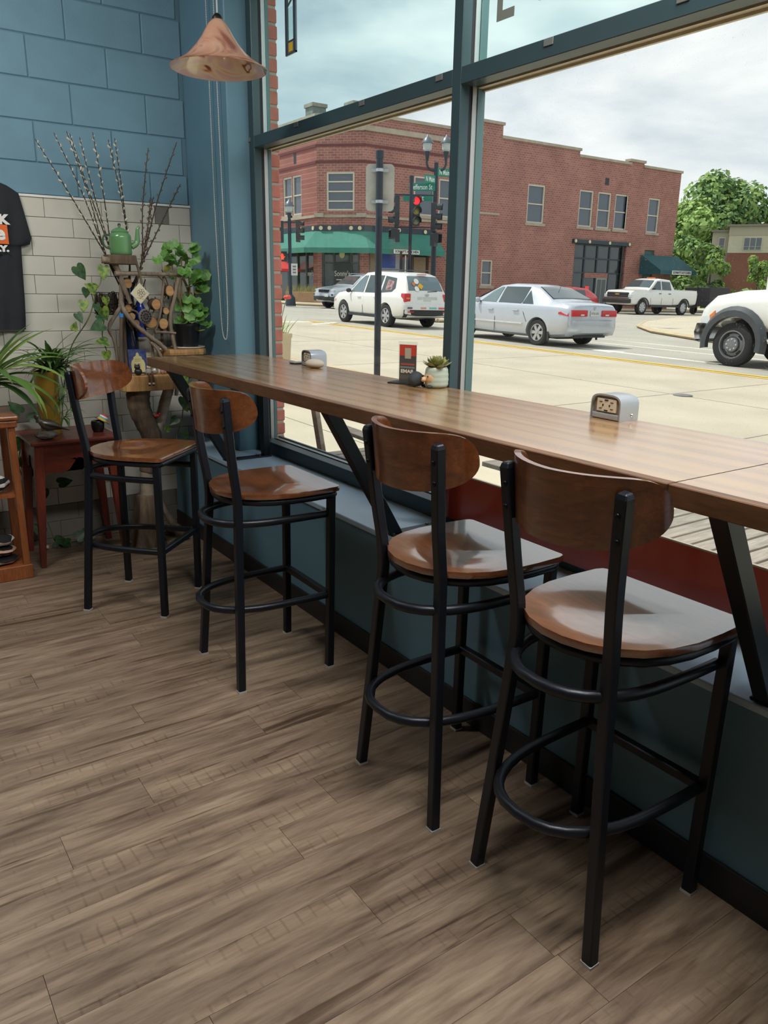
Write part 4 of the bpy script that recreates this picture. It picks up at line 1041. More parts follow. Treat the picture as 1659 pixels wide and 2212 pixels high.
# small things on and around the stand ------------------------------------
o = thing('wire_basket', 'dark wire basket of tangled roots left of the driftwood stand', 'basket', (-.775, -.20, 1.333))
wk = random.Random(5); bw_ = MB()
for k in range(60):
    a = wk.uniform(0, 2*PI); P = []
    for j in range(6):
        a += wk.uniform(-.7, .7); rr_ = .045+.020*wk.random(); P.append((rr_*math.cos(a), rr_*.8*math.sin(a), .12*wk.random()))
    bw_.tube(catmull(P, 4), .0022, 4)
stuff(bw_.build('tangled_roots', M('dark_root', (58, 48, 40), .9), o))
for z, r in ((.0, .05), (.06, .068), (.118, .074)):
    MB().tube([(r*math.cos(a), r*.85*math.sin(a), z) for a in [2*PI*k/20 for k in range(20)]], .002, 5, False, True).build('wire_hoop', m_rivet, o)
for k in range(12):
    a = 2*PI*k/12; MB().tube([(r*math.cos(a), r*.85*math.sin(a), z) for z, r in ((.0, .05), (.06, .068), (.118, .074))], .0015, 4).build('wire', m_rivet, o)
dt = thing('diamond_tile', 'cream diamond tile with flower drawing hung on the stand', 'ornament', (-.637, -.375, 1.449))
m_ct = flat('cream_tile', (206, 200, 172), .5)
d0 = MB().prism([(0, -.056), (.052, 0), (0, .056), (-.052, 0)], -.004, .004, 'y').build('tile_plate', m_ct, dt, bevel=.001, seg=1)
m_ln = flat('brown_line', (120, 104, 84), .7)
for k in range(7):
    a = 2*PI*k/7; MB().tube([(.005+.014*math.cos(a)+.007*math.cos(b), -.0048, .004+.014*math.sin(a)+.008*math.sin(b)) for b in [2*PI*j/10 for j in range(10)]], .0007, 4, False, True).build('petal_line', m_ln, d0)
MB().tube([(.006*math.cos(b)+.005, -.0048, .004+.006*math.sin(b)) for b in [2*PI*j/10 for j in range(10)]], .0007, 4, False, True).build('petal_line', m_ln, d0)
for (a, b) in (((-.02, -.02), (.02, -.03)), ((.01, -.02), (.036, .005)), ((-.004, -.03), (.012, -.012))): MB().tube([(a[0], -.0045, a[1]), (b[0], -.0045, b[1])], .0007, 4).build('petal_line', m_ln, d0)
MB().tube([(-.006, 0, .05), (.0, .01, .105)], .0012, 4).build('hanging_string', m_ln, dt)
lt = thing('lotus_pod', 'dried grey lotus seed pod full of holes on the stand', 'seed pod', (-.616, -.375, 1.327))
m_lot = M('grey_seed_pod', (104, 96, 92), .85, var=.15, bump=.3)
md = (Matrix.Rotation(.25, 3, 'Z') @ Matrix.Rotation(PI/2, 3, 'X')).to_4x4()
MB().lathe([(0, -.05), (.010, -.05), (.022, -.03), (.040, -.006), (.042, .0), (.040, .004), (.034, .006), (0, .007)], 24).xf(md).build('pod', m_lot, lt, smooth=True, angle=50)
for k in range(21):
    r = [0, .014, .029][0 if k == 0 else (1 if k < 8 else 2)]; a = 2*PI*(k-1)/7 if k < 8 else 2*PI*(k-8)/13
    MB().lathe([(.0058, .006), (.0058, .0082), (.0036, .0082), (.0036, .0068), (0, .0068)], 8, (r*math.cos(a), r*math.sin(a), 0)).xf(md).build('seed_hole', m_black, lt)
bt = thing('blue_bottle', 'cobalt blue glass bottle tucked behind the diamond tile', 'bottle', (-.603, -.245, 1.21))
MB().lathe([(0, 0), (.028, 0), (.03, .01), (.03, .13), (.024, .17), (.012, .20), (.011, .24), (.014, .245), (.012, .25), (0, .25)], 18).build('bottle_body', M('cobalt_glass', (30, 52, 150), .1, coat=.5), bt, smooth=True)
MB().lathe([(.0305, .06), (.0305, .11)], 18, cap=False).build('label_band', M('bright_cobalt', (44, 74, 190), .3), bt, smooth=True)
def card(name, lab, x, y, z, w, h, tilt, mat):
    o = thing(name, lab, 'card', (x, y, z)); o.rotation_euler = (-tilt, 0, 0)
    MB().box(-w/2, w/2, -.0015, .0015, 0, h).build('card_board', mat, o); return o
c_ = card('blue_card', 'dark blue patterned card with cream arch standing on timber shelf', -.642, -.275, 1.0085, .104, .135, .10, M('night_blue_print', (52, 66, 118), .6, var=.5, scale=40))
arch = [(-.038, .006), (.038, .006), (.040, .055), (.034, .072), (.026, .078), (.022, .092), (.010, .098), (.008, .110), (0, .118)]
MB().prism(arch+[(-x, z) for x, z in reversed(arch[2:-1])], -.0026, -.0016, 'y').build('arch_print', flat('cream_print', (196, 186, 132), .6), c_)
for zz_ in (.078, .068, .050, .041, .030): MB().box(-.017, .017, -.0031, -.0027, zz_, zz_+.002).build('text_line', m_ln, c_)
c_ = card('cream_card', 'cream handwritten card leaning behind the counter corner', -.556, -.275, 1.0085, .075, .115, .12, flat('cream_paper', (188, 176, 148), .7))
for k in range(7): MB().box(-.028, .026-.006*(k % 3), -.0022, -.0016, .095-.012*k, .097-.012*k).build('text_line', m_ln, c_)
o = MB().box(-.11, .11, -.006, .006, 0, .185).build('grey_backboard', M('grey_linen_board', (150, 142, 130), .8, var=.06), None, (-.585, -.215, 1.0085), bevel=.002); tag(o, 'plain grey board standing behind the cards on timber shelf', 'board')
fg = thing('dark_figurine', 'small dark round-bodied figurine on the timber shelf', 'figurine', (-.68, -.385, 1.009))
m_fig = M('dark_bronze', (44, 40, 40), .4, metal=.3)
MB().ball((0, 0, .020), (.022, .018, .021), 14, 10).build('body', m_fig, fg, smooth=True)
MB().ball((-.006, -.006, .046), (.017, .014, .013), 12, 8).build('head', m_fig, fg, smooth=True)
for s in (-1, 1): MB().lathe([(.006, 0), (.003, .008), (0, .014)], 8, (-.006+s*.010, -.004, .054)).build('ear', m_fig, fg)
MB().tube(catmull([(.018, 0, .012), (.032, -.004, .012), (.038, -.006, .004)], 4), .004, 6).build('tail', m_fig, fg)
dl_ = thing('seated_doll', 'tiny doll with brown legs dangling over the timber shelf edge', 'doll', (-.625, -.395, 1.009))
m_brn = flat('brown_trousers', (82, 52, 38), .8)
MB().ball((0, .0, .018), (.017, .014, .02), 12, 8).build('body', M('grey_knit', (150, 146, 138), .8), dl_, smooth=True)
MB().ball((.002, .0, .044), (.012, .012, .012), 12, 8).build('head', M('beige_felt', (190, 168, 144), .8), dl_, smooth=True)
for s in (-1, 1):
    g = MB().tube(catmull([(s*.008, -.002, .008), (s*.009, -.030, .006), (s*.010, -.040, -.012), (s*.011, -.041, -.038)], 4), .0055, 8).build('leg', m_brn, dl_, smooth=True)
    MB().cyl((s*.011, -.041, -.038), (s*.011, -.041, -.047), .0058, 10).build('sock', flat('white_sock', (224, 220, 212), .8), g)
    MB().ball((s*.011-.002, -.044, -.051), (.0075, .0095, .0055), 10, 6).build('shoe', m_black, g, smooth=True)
for nm, lab, x, y, r, m_, sq in (('silver_stone', 'rounded silvery stone beside the tiny doll on timber shelf', -.578, -.36, .022, M('silver_stone', (150, 144, 136), .35, metal=.3, var=.2), .85), ('pink_stone', 'faceted pinkish stone right of the silvery stone', -.535, -.375, .018, M('pink_stone', (158, 122, 110), .8, var=.15), .9), ('brown_stone', 'flat brown stone at the right end of timber shelf', -.497, -.365, .016, M('brown_stone', (110, 90, 76), .8, var=.15), .7)):
    o = MB().ball((0, 0, r*sq*.97), (r, r*.9, r*sq), 8, 6, fn=lambda p: 1+.10*math.sin(5*p.x+4*p.z)).build(nm, m_, None, (x, y, 1.0085), smooth=(nm == 'silver_stone')); tag(o, lab, 'stone')
o = MB().ball((0, 0, .008), .008, 12, 8).build('white_bead', flat('white_bead_ball', (230, 228, 222), .3), None, (-.532, -.345, 1.1405), smooth=True); tag(o, 'small white ball on the upper timber shelf edge', 'ornament')
rb = thing('red_bird', 'tiny red carved bird perched in the trunk fork', 'ornament', (-.582, -.352, .755))
MB().ball((0, 0, .014), (.022, .010, .011), 12, 8, fn=lambda p: 1-.25*p.x*p.x*(p.x < 0)).build('body', M('red_lacquer', (156, 40, 44), .35), rb, smooth=True)
MB().ball((.018, 0, .024), .008, 10, 8).build('head', M('red_lacquer', (156, 40, 44), .35), rb, smooth=True)
MB().cyl((0, 0, 0), (0, 0, .006), .003, 6).build('peg', m_black, rb)
# bird figurine and hat on the side table
bd = thing('bird_figurine', 'grey metal bird figurine on a rough stone base', 'figurine', (-1.175, -.40, .7005), .08)
m_bird = M('pewter', (98, 92, 82), .35, metal=.55, var=.15, bump=.2, bscale=50)
MB().ball((-.02, 0, .022), (.058, .04, .023), 12, 8, fn=lambda p: 1+.12*math.sin(9*p.x+5*p.y)).build('stone_base', M('rough_stone_base', (112, 106, 98), .8, var=.2, bump=.4), bd)
rows = []
for (x, z, w, h) in ((-.058, .096, .006, .006), (-.050, .094, .016, .018), (-.035, .082, .026, .028), (-.010, .075, .031, .031), (.020, .070, .026, .026), (.045, .062, .018, .017), (.065, .052, .013, .008), (.088, .042, .012, .004), (.100, .037, .007, .002)):
    rows.append([(x, w*math.cos(a), z+h*math.sin(a)) for a in [2*PI*k/14 for k in range(14)]])
MB().loft(rows, True, True).build('body', m_bird, bd, smooth=True)
hh = MB().ball((-.058, 0, .122), (.018, .015, .017), 12, 8).build('head', m_bird, bd, smooth=True)
MB().tube([(-.050, 0, .095), (-.056, 0, .115)], [.017, .013], 10).build('neck', m_bird, bd, smooth=True)
MB().lathe([(.005, 0), (.003, .008), (0, .016)], 8).xf(Matrix.Translation((-.073, 0, .120)) @ Matrix.Rotation(-PI/2, 4, 'Y')).build('beak', m_bird, hh)
for s in (-1, 1): MB().tube(catmull([(-.03, s*.029, .085), (.02, s*.028, .072), (.06, s*.014, .055)], 4), [.010, .012, .012, .011, .010, .009, .007, .005, .003], 8, flat=(.35, 1.1)).build('wing', m_bird, bd, smooth=True)
for s in (-1, 1): MB().cyl((-.012, s*.012, .036), (-.012, s*.012, .052), .003, 6).build('leg', m_bird, bd)
ht = thing('striped_hat_cup', 'black cup wearing a tilted rainbow striped cap', 'cup', (-.905, -.31, .7005))
MB().lathe([(0, 0), (.026, 0), (.034, .02), (.036, .05), (.032, .062), (.028, .062), (0, .05)], 18).build('cup', flat('black_cup_glaze', (18, 18, 20), .3), ht, smooth=True)
tm = Matrix.Translation((.024, 0, .058)) @ Matrix.Rotation(.55, 4, 'Y')
bm2 = MB().lathe([(.044, 0), (.044, .003), (.0, .003), (0, 0)], 20).xf(tm).build('brim', M('olive_felt', (70, 64, 50), .9), ht)
for (z0, z1, r0, r1, c) in ((.003, .014, .028, .026, (226, 178, 66)), (.014, .022, .026, .0245, (74, 176, 196)), (.022, .030, .0245, .022, (226, 224, 214)), (.030, .037, .022, .018, (196, 62, 70)), (.037, .041, .018, .0, (200, 60, 66))):
    MB().lathe([(r0, z0), (r1, z1)], 18, cap=False).xf(tm).build('stripe', flat('stripe_%d_%d' % (c[0], c[1]), c, .8), ht, smooth=True)
MB().tube(catmull([(.034, -.02, .03), (.06, -.03, .006), (.085, -.03, .005), (.09, -.02, .02), (.07, -.015, .026)], 5), .0018, 5).build('cord', flat('grey_cord', (150, 148, 140), .7), ht)
for i, (x, y, r) in enumerate(((-.78, -.30, .035), (-.50, -.22, .03), (-1.215, -.115, .022))):
    o = MB().ball((0, 0, r*.55), (r*1.2, r*.8, r*.56), 10, 6, fn=lambda p: 1+.12*math.sin(6*p.x+5*p.z)).build('floor_stone', M('reddish_floor_stone', (120, 92, 78), .85, var=.2) if i < 2 else m_stone_w, None, (x, y, .0005)); tag(o, ['reddish rough stone on the floor left of the root stump', 'reddish rough stone on the floor right of the root stump', 'white stone on the floor under the side table'][i], 'stone')
# ================================================================== STREET
def G(x, y): return .2-.0125*x+.0179*y
m_conc = M('tan_concrete', (186, 176, 156), .9, var=.10, scale=.9, bump=.2, bscale=30, rnd=0)  # light tan of the concrete itself
m_walk = M('pale_sidewalk', (192, 182, 160), .9, var=.08, scale=1.2, bump=.2, bscale=30, rnd=0)
m_asph = M('grey_roadway', (170, 166, 154), .9, var=.10, scale=.6, bump=.2, bscale=30, rnd=0)
m_kerb = M('kerb_concrete', (190, 172, 140), .9, var=.1, scale=2, rnd=0)
m_joint = M('road_joint', (128, 120, 108), .95, rnd=0)
m_yel = M('yellow_road_paint', (226, 186, 90), .8, var=.12, scale=3, rnd=0)
m_wht = M('white_road_paint', (226, 222, 210), .8, var=.08, scale=3, rnd=0)
def gpoly(pts, mat, name, h=.0, th=.3, parent=None):
    n = len(pts); t = [(x, y, G(x, y)+h) for x, y in pts]; b = [(x, y, G(x, y)+h-th) for x, y in pts]
    return MB().add(t+b, [tuple(range(n)), tuple(range(2*n-1, n-1, -1))]+[(i, n+i, n+(i+1) % n, (i+1) % n) for i in range(n)]).build(name, mat, parent)
road = gpoly([(.09, -14), (140, -14), (140, 110), (.09, 110)], m_asph, 'roadway', -.02, .5); struct(road)
nearroad = gpoly([(4.5, -14), (11.0, -14), (11.0, 110), (4.5, 110)], m_conc, 'near_lane', -.012, .006); struct(nearroad)
walk = gpoly([(.11, -14), (4.3, -14), (4.3, 9.5), (.11, 9.5)], m_walk, 'sidewalk', .04, .3); struct(walk)
struct(gpoly([(4.3, -14), (4.46, -14), (4.46, 9.5), (4.3, 9.5)], m_kerb, 'kerb', .045, .3))
for y in (-12, -9, -6, -3, 0, 3, 6, 9): gpoly([(.11, y), (4.3, y), (4.3, y+.012), (.11, y+.012)], m_joint, 'joint', .0415, .002, walk)
for x in (1.5, 2.9): gpoly([(x, -14), (x+.012, -14), (x+.012, 9.5), (x, 9.5)], m_joint, 'joint', .0415, .002, walk)
for y in (-10, -5.2, -.6, 1.75, 6.5, 11, 16): gpoly([(4.5, y), (11.0, y+.4), (11.0, y+.42), (4.5, y+.02)], m_joint, 'joint', -.0105, .002, nearroad)
gpoly([(7.5, -14), (7.52, -14), (7.52, 40), (7.5, 40)], m_joint, 'joint', -.0105, .002, nearroad)
mk = sroot('road_markings')
for x0, x1 in ((11.05, 11.17), (11.30, 11.42)): gpoly([(x0, -14), (x1, -14), (x1, 19), (x0, 19)], m_yel, 'yellow_line', -.008, .006, mk)
gpoly([(14.9, -14), (15.02, -14), (15.02, 9), (14.9, 11.5)], m_wht, 'white_line', -.014, .006, mk)
gpoly([(16.3, -14), (16.42, -14), (16.42, 9), (16.3, 11.5)], m_wht, 'white_line', -.014, .006, mk)
gpoly([(12.75, 4.6), (12.95, 4.6), (12.95, 7.2), (13.15, 7.2), (12.85, 8.4), (12.55, 7.2), (12.75, 7.2)], m_wht, 'turn_arrow', -.014, .006, mk)
gpoly([(9.2, 18.2), (11.0, 18.2), (11.0, 18.6), (9.2, 18.6)], m_wht, 'stop_bar', -.008, .006, mk)
gpoly([(10.4, 17.0), (11.8, 17.9), (11.8, 18.2), (10.4, 17.3)], m_wht, 'white_line', -.006, .006, mk)
for k in range(3): gpoly([(17+k*1.6, 27.6), (17.6+k*1.6, 27.6), (17.6+k*1.6, 27.75), (17+k*1.6, 27.75)], m_wht, 'white_line', -.014, .006, mk)
def walkpoly(pts, nm):
    o = gpoly(pts, m_walk, nm, .10, .35); struct(o)
    k = len(pts); b = MB()
    path = [(x, y, G(x, y)+.06) for x, y in pts]
    o2 = MB().tube(path+[path[0]], .11, 6, flat=(.55, 1)).build('kerb_edge', m_kerb, o)
    return o
sw1 = walkpoly([(17.2, -14), (17.6, 4), (19.3, 9.3), (21.3, 12.6), (24, 15.3), (28, 18), (34, 21), (44, 24.6), (70, 25), (70, -14)], 'corner_sidewalk')
gpoly([(19.6, 6.5), (23.5, 6.5), (24.2, 8.6), (19.9, 8.6)], m_joint, 'joint', .1015, .002, sw1) if False else None
gpoly([(22.6, 12.9), (23.4, 12.9), (23.4, 13.4), (22.6, 13.4)], M('cast_iron_plate', (150, 140, 124), .7), 'ramp_plate', .102, .003, sw1)
walkpoly([(18.6, 110), (18.6, 33.2), (19.6, 31.9), (21.5, 31.2), (75, 31.2), (75, 60), (21.4, 60)], 'far_sidewalk')
walkpoly([(16.4, 18.4), (18.8, 18.4), (19.8, 20.5), (19.2, 22.5), (17.0, 22.5), (16.2, 20.5)], 'traffic_island')
o = MB().lathe([(0, 0), (.13, 0), (.13, .012), (.11, .016), (0, .016)], 24).build('manhole_cover', M('dark_cast_iron', (112, 110, 112), .7), None, (7.53, 1.76, G(7.53, 1.76)-.012)); tag(o, 'small round iron cover in the near traffic lane', 'manhole cover')
# far lawn behind the trees closes the horizon
struct(gpoly([(64, 25.2), (140, 25.2), (140, 110), (64, 110)], M('lawn', (96, 130, 60), .95, var=.2), 'lawn', .02, .3))
gr = MB(); gw = random.Random(3)
for k in range(120):
    x, y = 23.3+gw.uniform(-.9, .9), 8.4+gw.uniform(-.6, .6); z = G(x, y)+.10; h = gw.uniform(.15, .42); a = gw.uniform(0, 6.28); l = gw.uniform(0, .2)
    gr.add([(x-.02*math.cos(a), y-.02*math.sin(a), z), (x+.02*math.cos(a), y+.02*math.sin(a), z), (x+l*math.sin(a), y+l*math.cos(a), z+h)], [(0, 1, 2)])
o = gr.build('grass_tuft', M('roadside_grass', (122, 152, 70), .9)); stuff(tag(o, 'tuft of roadside grass on the far corner sidewalk', 'grass'))

# ================================================================== CARS
m_tyre = M('tyre_rubber', (40, 40, 42), .85, var=.1)
m_rim = M('silver_alloy', (188, 190, 192), .35, metal=.7, var=.05)
m_rimd = M('grey_steel_rim', (122, 124, 126), .45, metal=.5)
m_cglass = flat('car_window', (58, 72, 76), .06, coat=.6)
m_cglass2 = flat('car_window_pale', (96, 116, 122), .06, coat=.6)
m_tail = flat('tail_lamp_red', (196, 30, 40), .2, coat=.5)
m_plas = M('black_plastic_trim', (44, 46, 50), .6)
m_plate = flat('number_plate', (206, 208, 204), .4)
m_head = flat('head_lamp', (210, 216, 220), .1, coat=.5)
m_amber = flat('amber_lens', (226, 130, 60), .2)
def paint(nm, c, metal=.0): return M(nm, c, .28, metal=metal, var=.02, coat=.7)
def wheel(parent, x, y, r, w, side, spokes=6, rim=None, kind='alloy'):
    """wheel with its axis along local y; side = +1 when its face looks to +y"""
    t = MB().tube([(0, -w/2, 0), (0, w/2, 0)], r, 4) if False else MB()
    prof = [(.62*r, -w/2+.02), (.9*r, -w/2), (r, -w/2+.03), (r, w/2-.03), (.9*r, w/2), (.66*r, w/2-.01), (.62*r, w/2-.05), (.62*r, -w/2+.02)]
    n = 28; rows = [[(a*math.cos(2*PI*k/n), b*side, a*math.sin(2*PI*k/n)) for k in range(n)] for a, b in prof]
    ty = MB().loft(rows, True).build('wheel', m_tyre, parent, (x, y, r), smooth=True, angle=50)
    rm = rim or m_rim
    rows = [[(a*r*math.cos(2*PI*k/n), b*side, a*r*math.sin(2*PI*k/n)) for k in range(n)] for a, b in ((.66, w/2-.012), (.60, w/2-.008), (.575, w/2-.05), (.57, w/2-.10))]
    MB().loft(rows, True).build('rim', rm, ty, smooth=True)
    MB().lathe([(0, 0), (.57*r, 0), (.57*r, .01), (0, .01)], 24).xf(Matrix.Translation((0, (w/2-.10)*side, 0)) @ Matrix.Rotation(-PI/2*side, 4, 'X')).build('brake_disc', M('dark_disc', (70, 70, 72), .6), ty)
    if kind == 'alloy':
        for k in range(spokes):
            a = 2*PI*k/spokes; d = Vector((math.cos(a), 0, math.sin(a))); s = Vector((-math.sin(a), 0, math.cos(a)))
            p0 = d*(.06*r); p1 = d*(.60*r); yo = Vector((0, (w/2-.025)*side, 0)); yi = Vector((0, (w/2-.07)*side, 0)); q0, q1 = .10*r, .15*r
            MB().loft([[p0-s*q0+yi, p0+s*q0+yi, p0+s*q0+yo, p0-s*q0+yo], [p1-s*q1+yi, p1+s*q1+yi, p1+s*q1*.9+yo, p1-s*q1*.9+yo]], True, True).build('spoke', rm, ty)
        MB().lathe([(0, .05), (.13*r, .045), (.16*r, .02), (.16*r, 0)], 14).xf(Matrix.Translation((0, (w/2-.06)*side, 0)) @ Matrix.Rotation(-PI/2*side, 4, 'X')).build('hub', rm, ty, smooth=True)
    else:
        MB().lathe([(.57*r, 0), (.52*r, .03), (.40*r, .05), (.33*r, .03), (.32*r, .085), (.18*r, .10), (0, .10)], 24).xf(Matrix.Translation((0, (w/2-.09)*side, 0)) @ Matrix.Rotation(-PI/2*side, 4, 'X')).build('steel_disc', rm, ty, smooth=True, angle=30)
        for k in range(8):
            a = 2*PI*k/8; MB().ball((.24*r*math.cos(a), (w/2+.0)*side, .24*r*math.sin(a)), .022, 7, 5).build('lug_nut', m_rim, ty, smooth=True)
        for k in range(4):
            a = 2*PI*(k+.5)/4; MB().lathe([(0, 0), (.055, 0), (.055, .006), (0, .006)], 10).xf(Matrix.Translation((.46*r*math.cos(a), (w/2-.052)*side, .46*r*math.sin(a))) @ Matrix.Rotation(-PI/2*side, 4, 'X')).build('hand_hole', m_black, ty)
class Car:
    def __init__(s, name, label, loc, yaw, mat, st, axles, wr, ww=.22, tilt=True, cat='car'):
        s.r = thing(name, label, cat, loc)
        s.r.rotation_euler = (0, 0, yaw)
        if tilt:
            c, q = math.cos(yaw), math.sin(yaw); gx, gy = -.0125, .0179
            s.r.rotation_euler = (math.atan(-gx*q+gy*c), -math.atan(gx*c+gy*q), yaw)
        s.S = [tuple(v) for v in st]
        # dense stations
        xs = []
        for a, b in zip(st[:-1], st[1:]):
            m = max(1, int(abs(b[0]-a[0])/.09))
            for k in range(m): xs.append(a[0]+(b[0]-a[0])*k/m)
        xs.append(st[-1][0])
        rows = []
        for x in xs:
            zb, zs, w, zr, wr_ = s.at(x); md = (zb+zs)/2
            h = [(0, zb), (.80*w, zb), (.955*w, zb+.07), (.99*w, zb+.2*(zs-zb)), (w, md+.1*(zs-zb)), (.99*w, zs-.10), (.975*w, zs-.03), (.945*w, zs), (.5*wr_+.5*.945*w, (zs+zr-.05)/2 if zr-zs > .12 else zs+(zr-zs)*.4), (wr_, zr-.05 if zr-zs > .12 else zs+(zr-zs)*.8), (.93*wr_, zr-.015), (.75*wr_, zr), (0, zr+.012)]
            rows.append([(x, y, z) for y, z in h]+[(x, -y, z) for y, z in reversed(h[1:-1])])
        body = MB().loft(rows, True, True)
        me = body.mesh('body', True, 35); me.materials.append(mat)
        o = link(me, 'body', None, s.r)
        cm = MB()
        for ax in axles:
            for sd_ in (1, -1):
                cm.cyl((ax, sd_*.45, wr), (ax, sd_*1.4, wr), wr*1.16, 28)
        cme = cm.mesh('cut'); cme.materials.append(m_plas); co = bpy.data.objects.new('cut', cme); COL.objects.link(co)
        o.parent = None
        md_ = o.modifiers.new('b', 'BOOLEAN'); md_.object = co; md_.operation = 'DIFFERENCE'; md_.solver = 'EXACT'
        dg = bpy.context.evaluated_depsgraph_get(); nm = bpy.data.meshes.new_from_object(o.evaluated_get(dg))
        o.modifiers.clear(); o.data = nm; nm.set_sharp_from_angle(angle=math.radians(35)); o.parent = s.r
        bpy.data.objects.remove(co, do_unlink=True)
        s.body = o
        W = max(q[3] for q in s.S)
        MB().box(min(axles)-.3, max(axles)+.3, -W*.5, W*.5, s.at(0)[0]-.02, s.at(0)[0]+.3).build('underbody', m_plas, s.r)
    def at(s, x):
        S = s.S
        if x <= S[0][0]: return S[0][1:]
        for a, b in zip(S[:-1], S[1:]):
            if a[0] <= x <= b[0]:
                t = (x-a[0])/(b[0]-a[0]); t2 = t
                return tuple(a[i]+(b[i]-a[i])*t2 for i in range(1, 6))
        return S[-1][1:]
    def ys(s, x, z):
        zb, zs, w, zr, wr = s.at(x); top = max(zr-.05, zs+.02)
        if z <= zs: 
            md = (zb+zs)/2+.1*(zs-zb)
            return w*(.945+.055*min(1, (zs-z)/.15)) if z > zs-.15 else w
        t = min(1, (z-zs)/(top-zs)); return .945*w+(wr-.945*w)*t
    def side(s, nm, poly, mat, off=.012, th=.02, sides=(1, -1), parent=None):
        for q in sides:
            out = [(x, q*(s.ys(x, z)+off), z) for x, z in poly]; inn = [(x, q*(s.ys(x, z)+off-th), z) for x, z in poly]; n = len(poly)
            mb = MB().add(out+inn, [tuple(range(n)) if q < 0 else tuple(range(n-1, -1, -1))]+[(i, (i+1) % n, n+(i+1) % n, n+i) for i in range(n)])
            mb.build(nm, mat, parent or s.r)
    def top(s, nm, x0, x1, k0, k1, mat, off=.014, n=7):
        rows = []
        for i in range(n+1):
            x = x0+(x1-x0)*i/n; zb, zs, w, zr, wr = s.at(x); kk = k0+(k1-k0)*i/n
            rows.append([(x, wr*kk*(-1+2*j/6), zr+off+.012*(1-abs(-1+2*j/6))) for j in range(7)])
        low = [[(x, y, z-.02) for x, y, z in r] for r in rows]
        m = MB().loft(rows); m.loft([list(reversed(r)) for r in low]); m.loft([rows[0], low[0]]); m.loft([low[-1], rows[-1]])
        return m.build(nm, mat, s.r, smooth=True)
    def end(s, nm, x, y0, y1, z0, z1, mat, th=.04, parent=None, bev=.008):
        return MB().box(x-th/2, x+th/2, y0, y1, z0, z1).build(nm, mat, parent or s.r, bevel=bev)
    def wheels(s, axles, r, w, yo, **k):
        for ax in axles:
            for q in (1, -1): wheel(s.r, ax, q*(yo-w/2), r, w, q, **k)
    def mirror(s, x, z, mat):
        for q in (1, -1):
            y = s.ys(x, z)
            MB().ball((x, q*(y+.11), z+.04), (.055, .10, .07), 10, 8).build('wing_mirror', mat, s.r, smooth=True)
            MB().bar((x, q*(y-.02), z), (x, q*(y+.06), z+.03), .04, .03).build('mirror_arm', m_plas, s.r)
    def handle(s, x, z, mat):
        for q in (1, -1):
            y = s.ys(x, z); MB().box(x-.10, x+.10, min(q*(y+.005), q*(y+.04)), max(q*(y+.005), q*(y+.04)), z-.018, z+.018).build('door_handle', mat, s.r, bevel=.01)
    def seam(s, pts):
        for q in (1, -1):
            P = [(x, q*(s.ys(x, z)+.002), z) for x, z in pts]; MB().tube(P, .006, 4).build('door_seam', m_plas, s.r)

# silver sedan ----------------------------------------------------------
p_sil = paint('silver_car_paint', (190, 196, 206), .35)
A_ax = (-1.285, 1.455)
sx, sy = 13.12, 10.55
acc = Car('silver_sedan', 'silver four-door sedan stopped in the far lane', (sx, sy, G(sx, sy)-.02), PI/2, p_sil,
 [(-2.285, .42, .84, .80, .95, .68), (-2.26, .34, .90, .84, 1.00, .71), (-2.20, .28, .94, .87, 1.03, .73), (-2.05, .25, .96, .89, 1.05, .75), (-1.72, .22, .965, .905, 1.07, .76), (-1.60, .20, .965, .91, 1.10, .74), (-.98, .19, .96, .915, 1.38, .60), (-.60, .19, .955, .915, 1.445, .575), (.0, .19, .95, .915, 1.455, .575), (.42, .19, .94, .91, 1.41, .59), (1.20, .20, .93, .90, 1.05, .73), (1.34, .20, .92, .90, .995, .76), (2.0, .22, .85, .86, .91, .74), (2.28, .28, .74, .80, .79, .68), (2.42, .36, .56, .60, .62, .5)], A_ax, .315)
acc.wheels(A_ax, .315, .205, .895, spokes=6)
acc.side('side_window', [(.92, .985), (.30, .985), (.26, 1.36), (.34, 1.365), (.60, 1.26)], m_cglass2)
acc.side('side_window', [(.20, .985), (-.62, .985), (-.66, 1.02), (-.68, 1.385), (.18, 1.375), (.20, 1.30)], m_cglass)
acc.side('quarter_window', [(-.68, .985), (-1.06, .985), (-.74, 1.30)], m_cglass)
acc.top('rear_window', -1.54, -.94, .92, .86, m_cglass); acc.top('windscreen', 1.12, .48, .94, .86, m_cglass)
acc.seam([(.25, .97), (.24, .6), (.22, .25)]); acc.seam([(-.66, .97), (-.80, .75), (-.92, .55)]); acc.seam([(1.02, .93), (1.02, .6), (1.0, .25)])
acc.handle(.42, .80, p_sil); acc.handle(-.52, .81, p_sil); acc.mirror(.93, .97, p_sil)
acc.side('rub_strip', [(1.0, .515), (-.78, .515), (-.78, .485), (1.0, .485)], M('pale_rub_strip', (206, 210, 214), .4), .016, .03)
for q in (1, -1):
    acc.side('tail_lamp', [(-1.96, .79), (-1.96, .83), (-2.24, .895), (-2.24, .745)], m_tail, .014, .05, (q,))
    y0, y1 = sorted((q*.26, q*.80)); tl = acc.end('tail_lamp', -2.27, y0, y1, .745, .895, m_tail, .08)
    y0, y1 = sorted((q*.38, q*.50)); acc.end('reverse_lens', -2.313, y0, y1, .765, .80, m_head, .01, tl, .002)
npl = acc.end('number_plate', -2.30, -.155, .155, .75, .885, m_plate, .012)
text_on('XTX-579', .06, flat('plate_ink', (70, 74, 84), .5), npl, (-2.4, 0, .795), (0, -1, 0), depth=.002, width=.24) if False else text_on('XTX-575', .07, flat('plate_ink', (70, 74, 84), .5), npl, (-2.308, 0, .815), (0, -1, 0), depth=.002, width=.26)
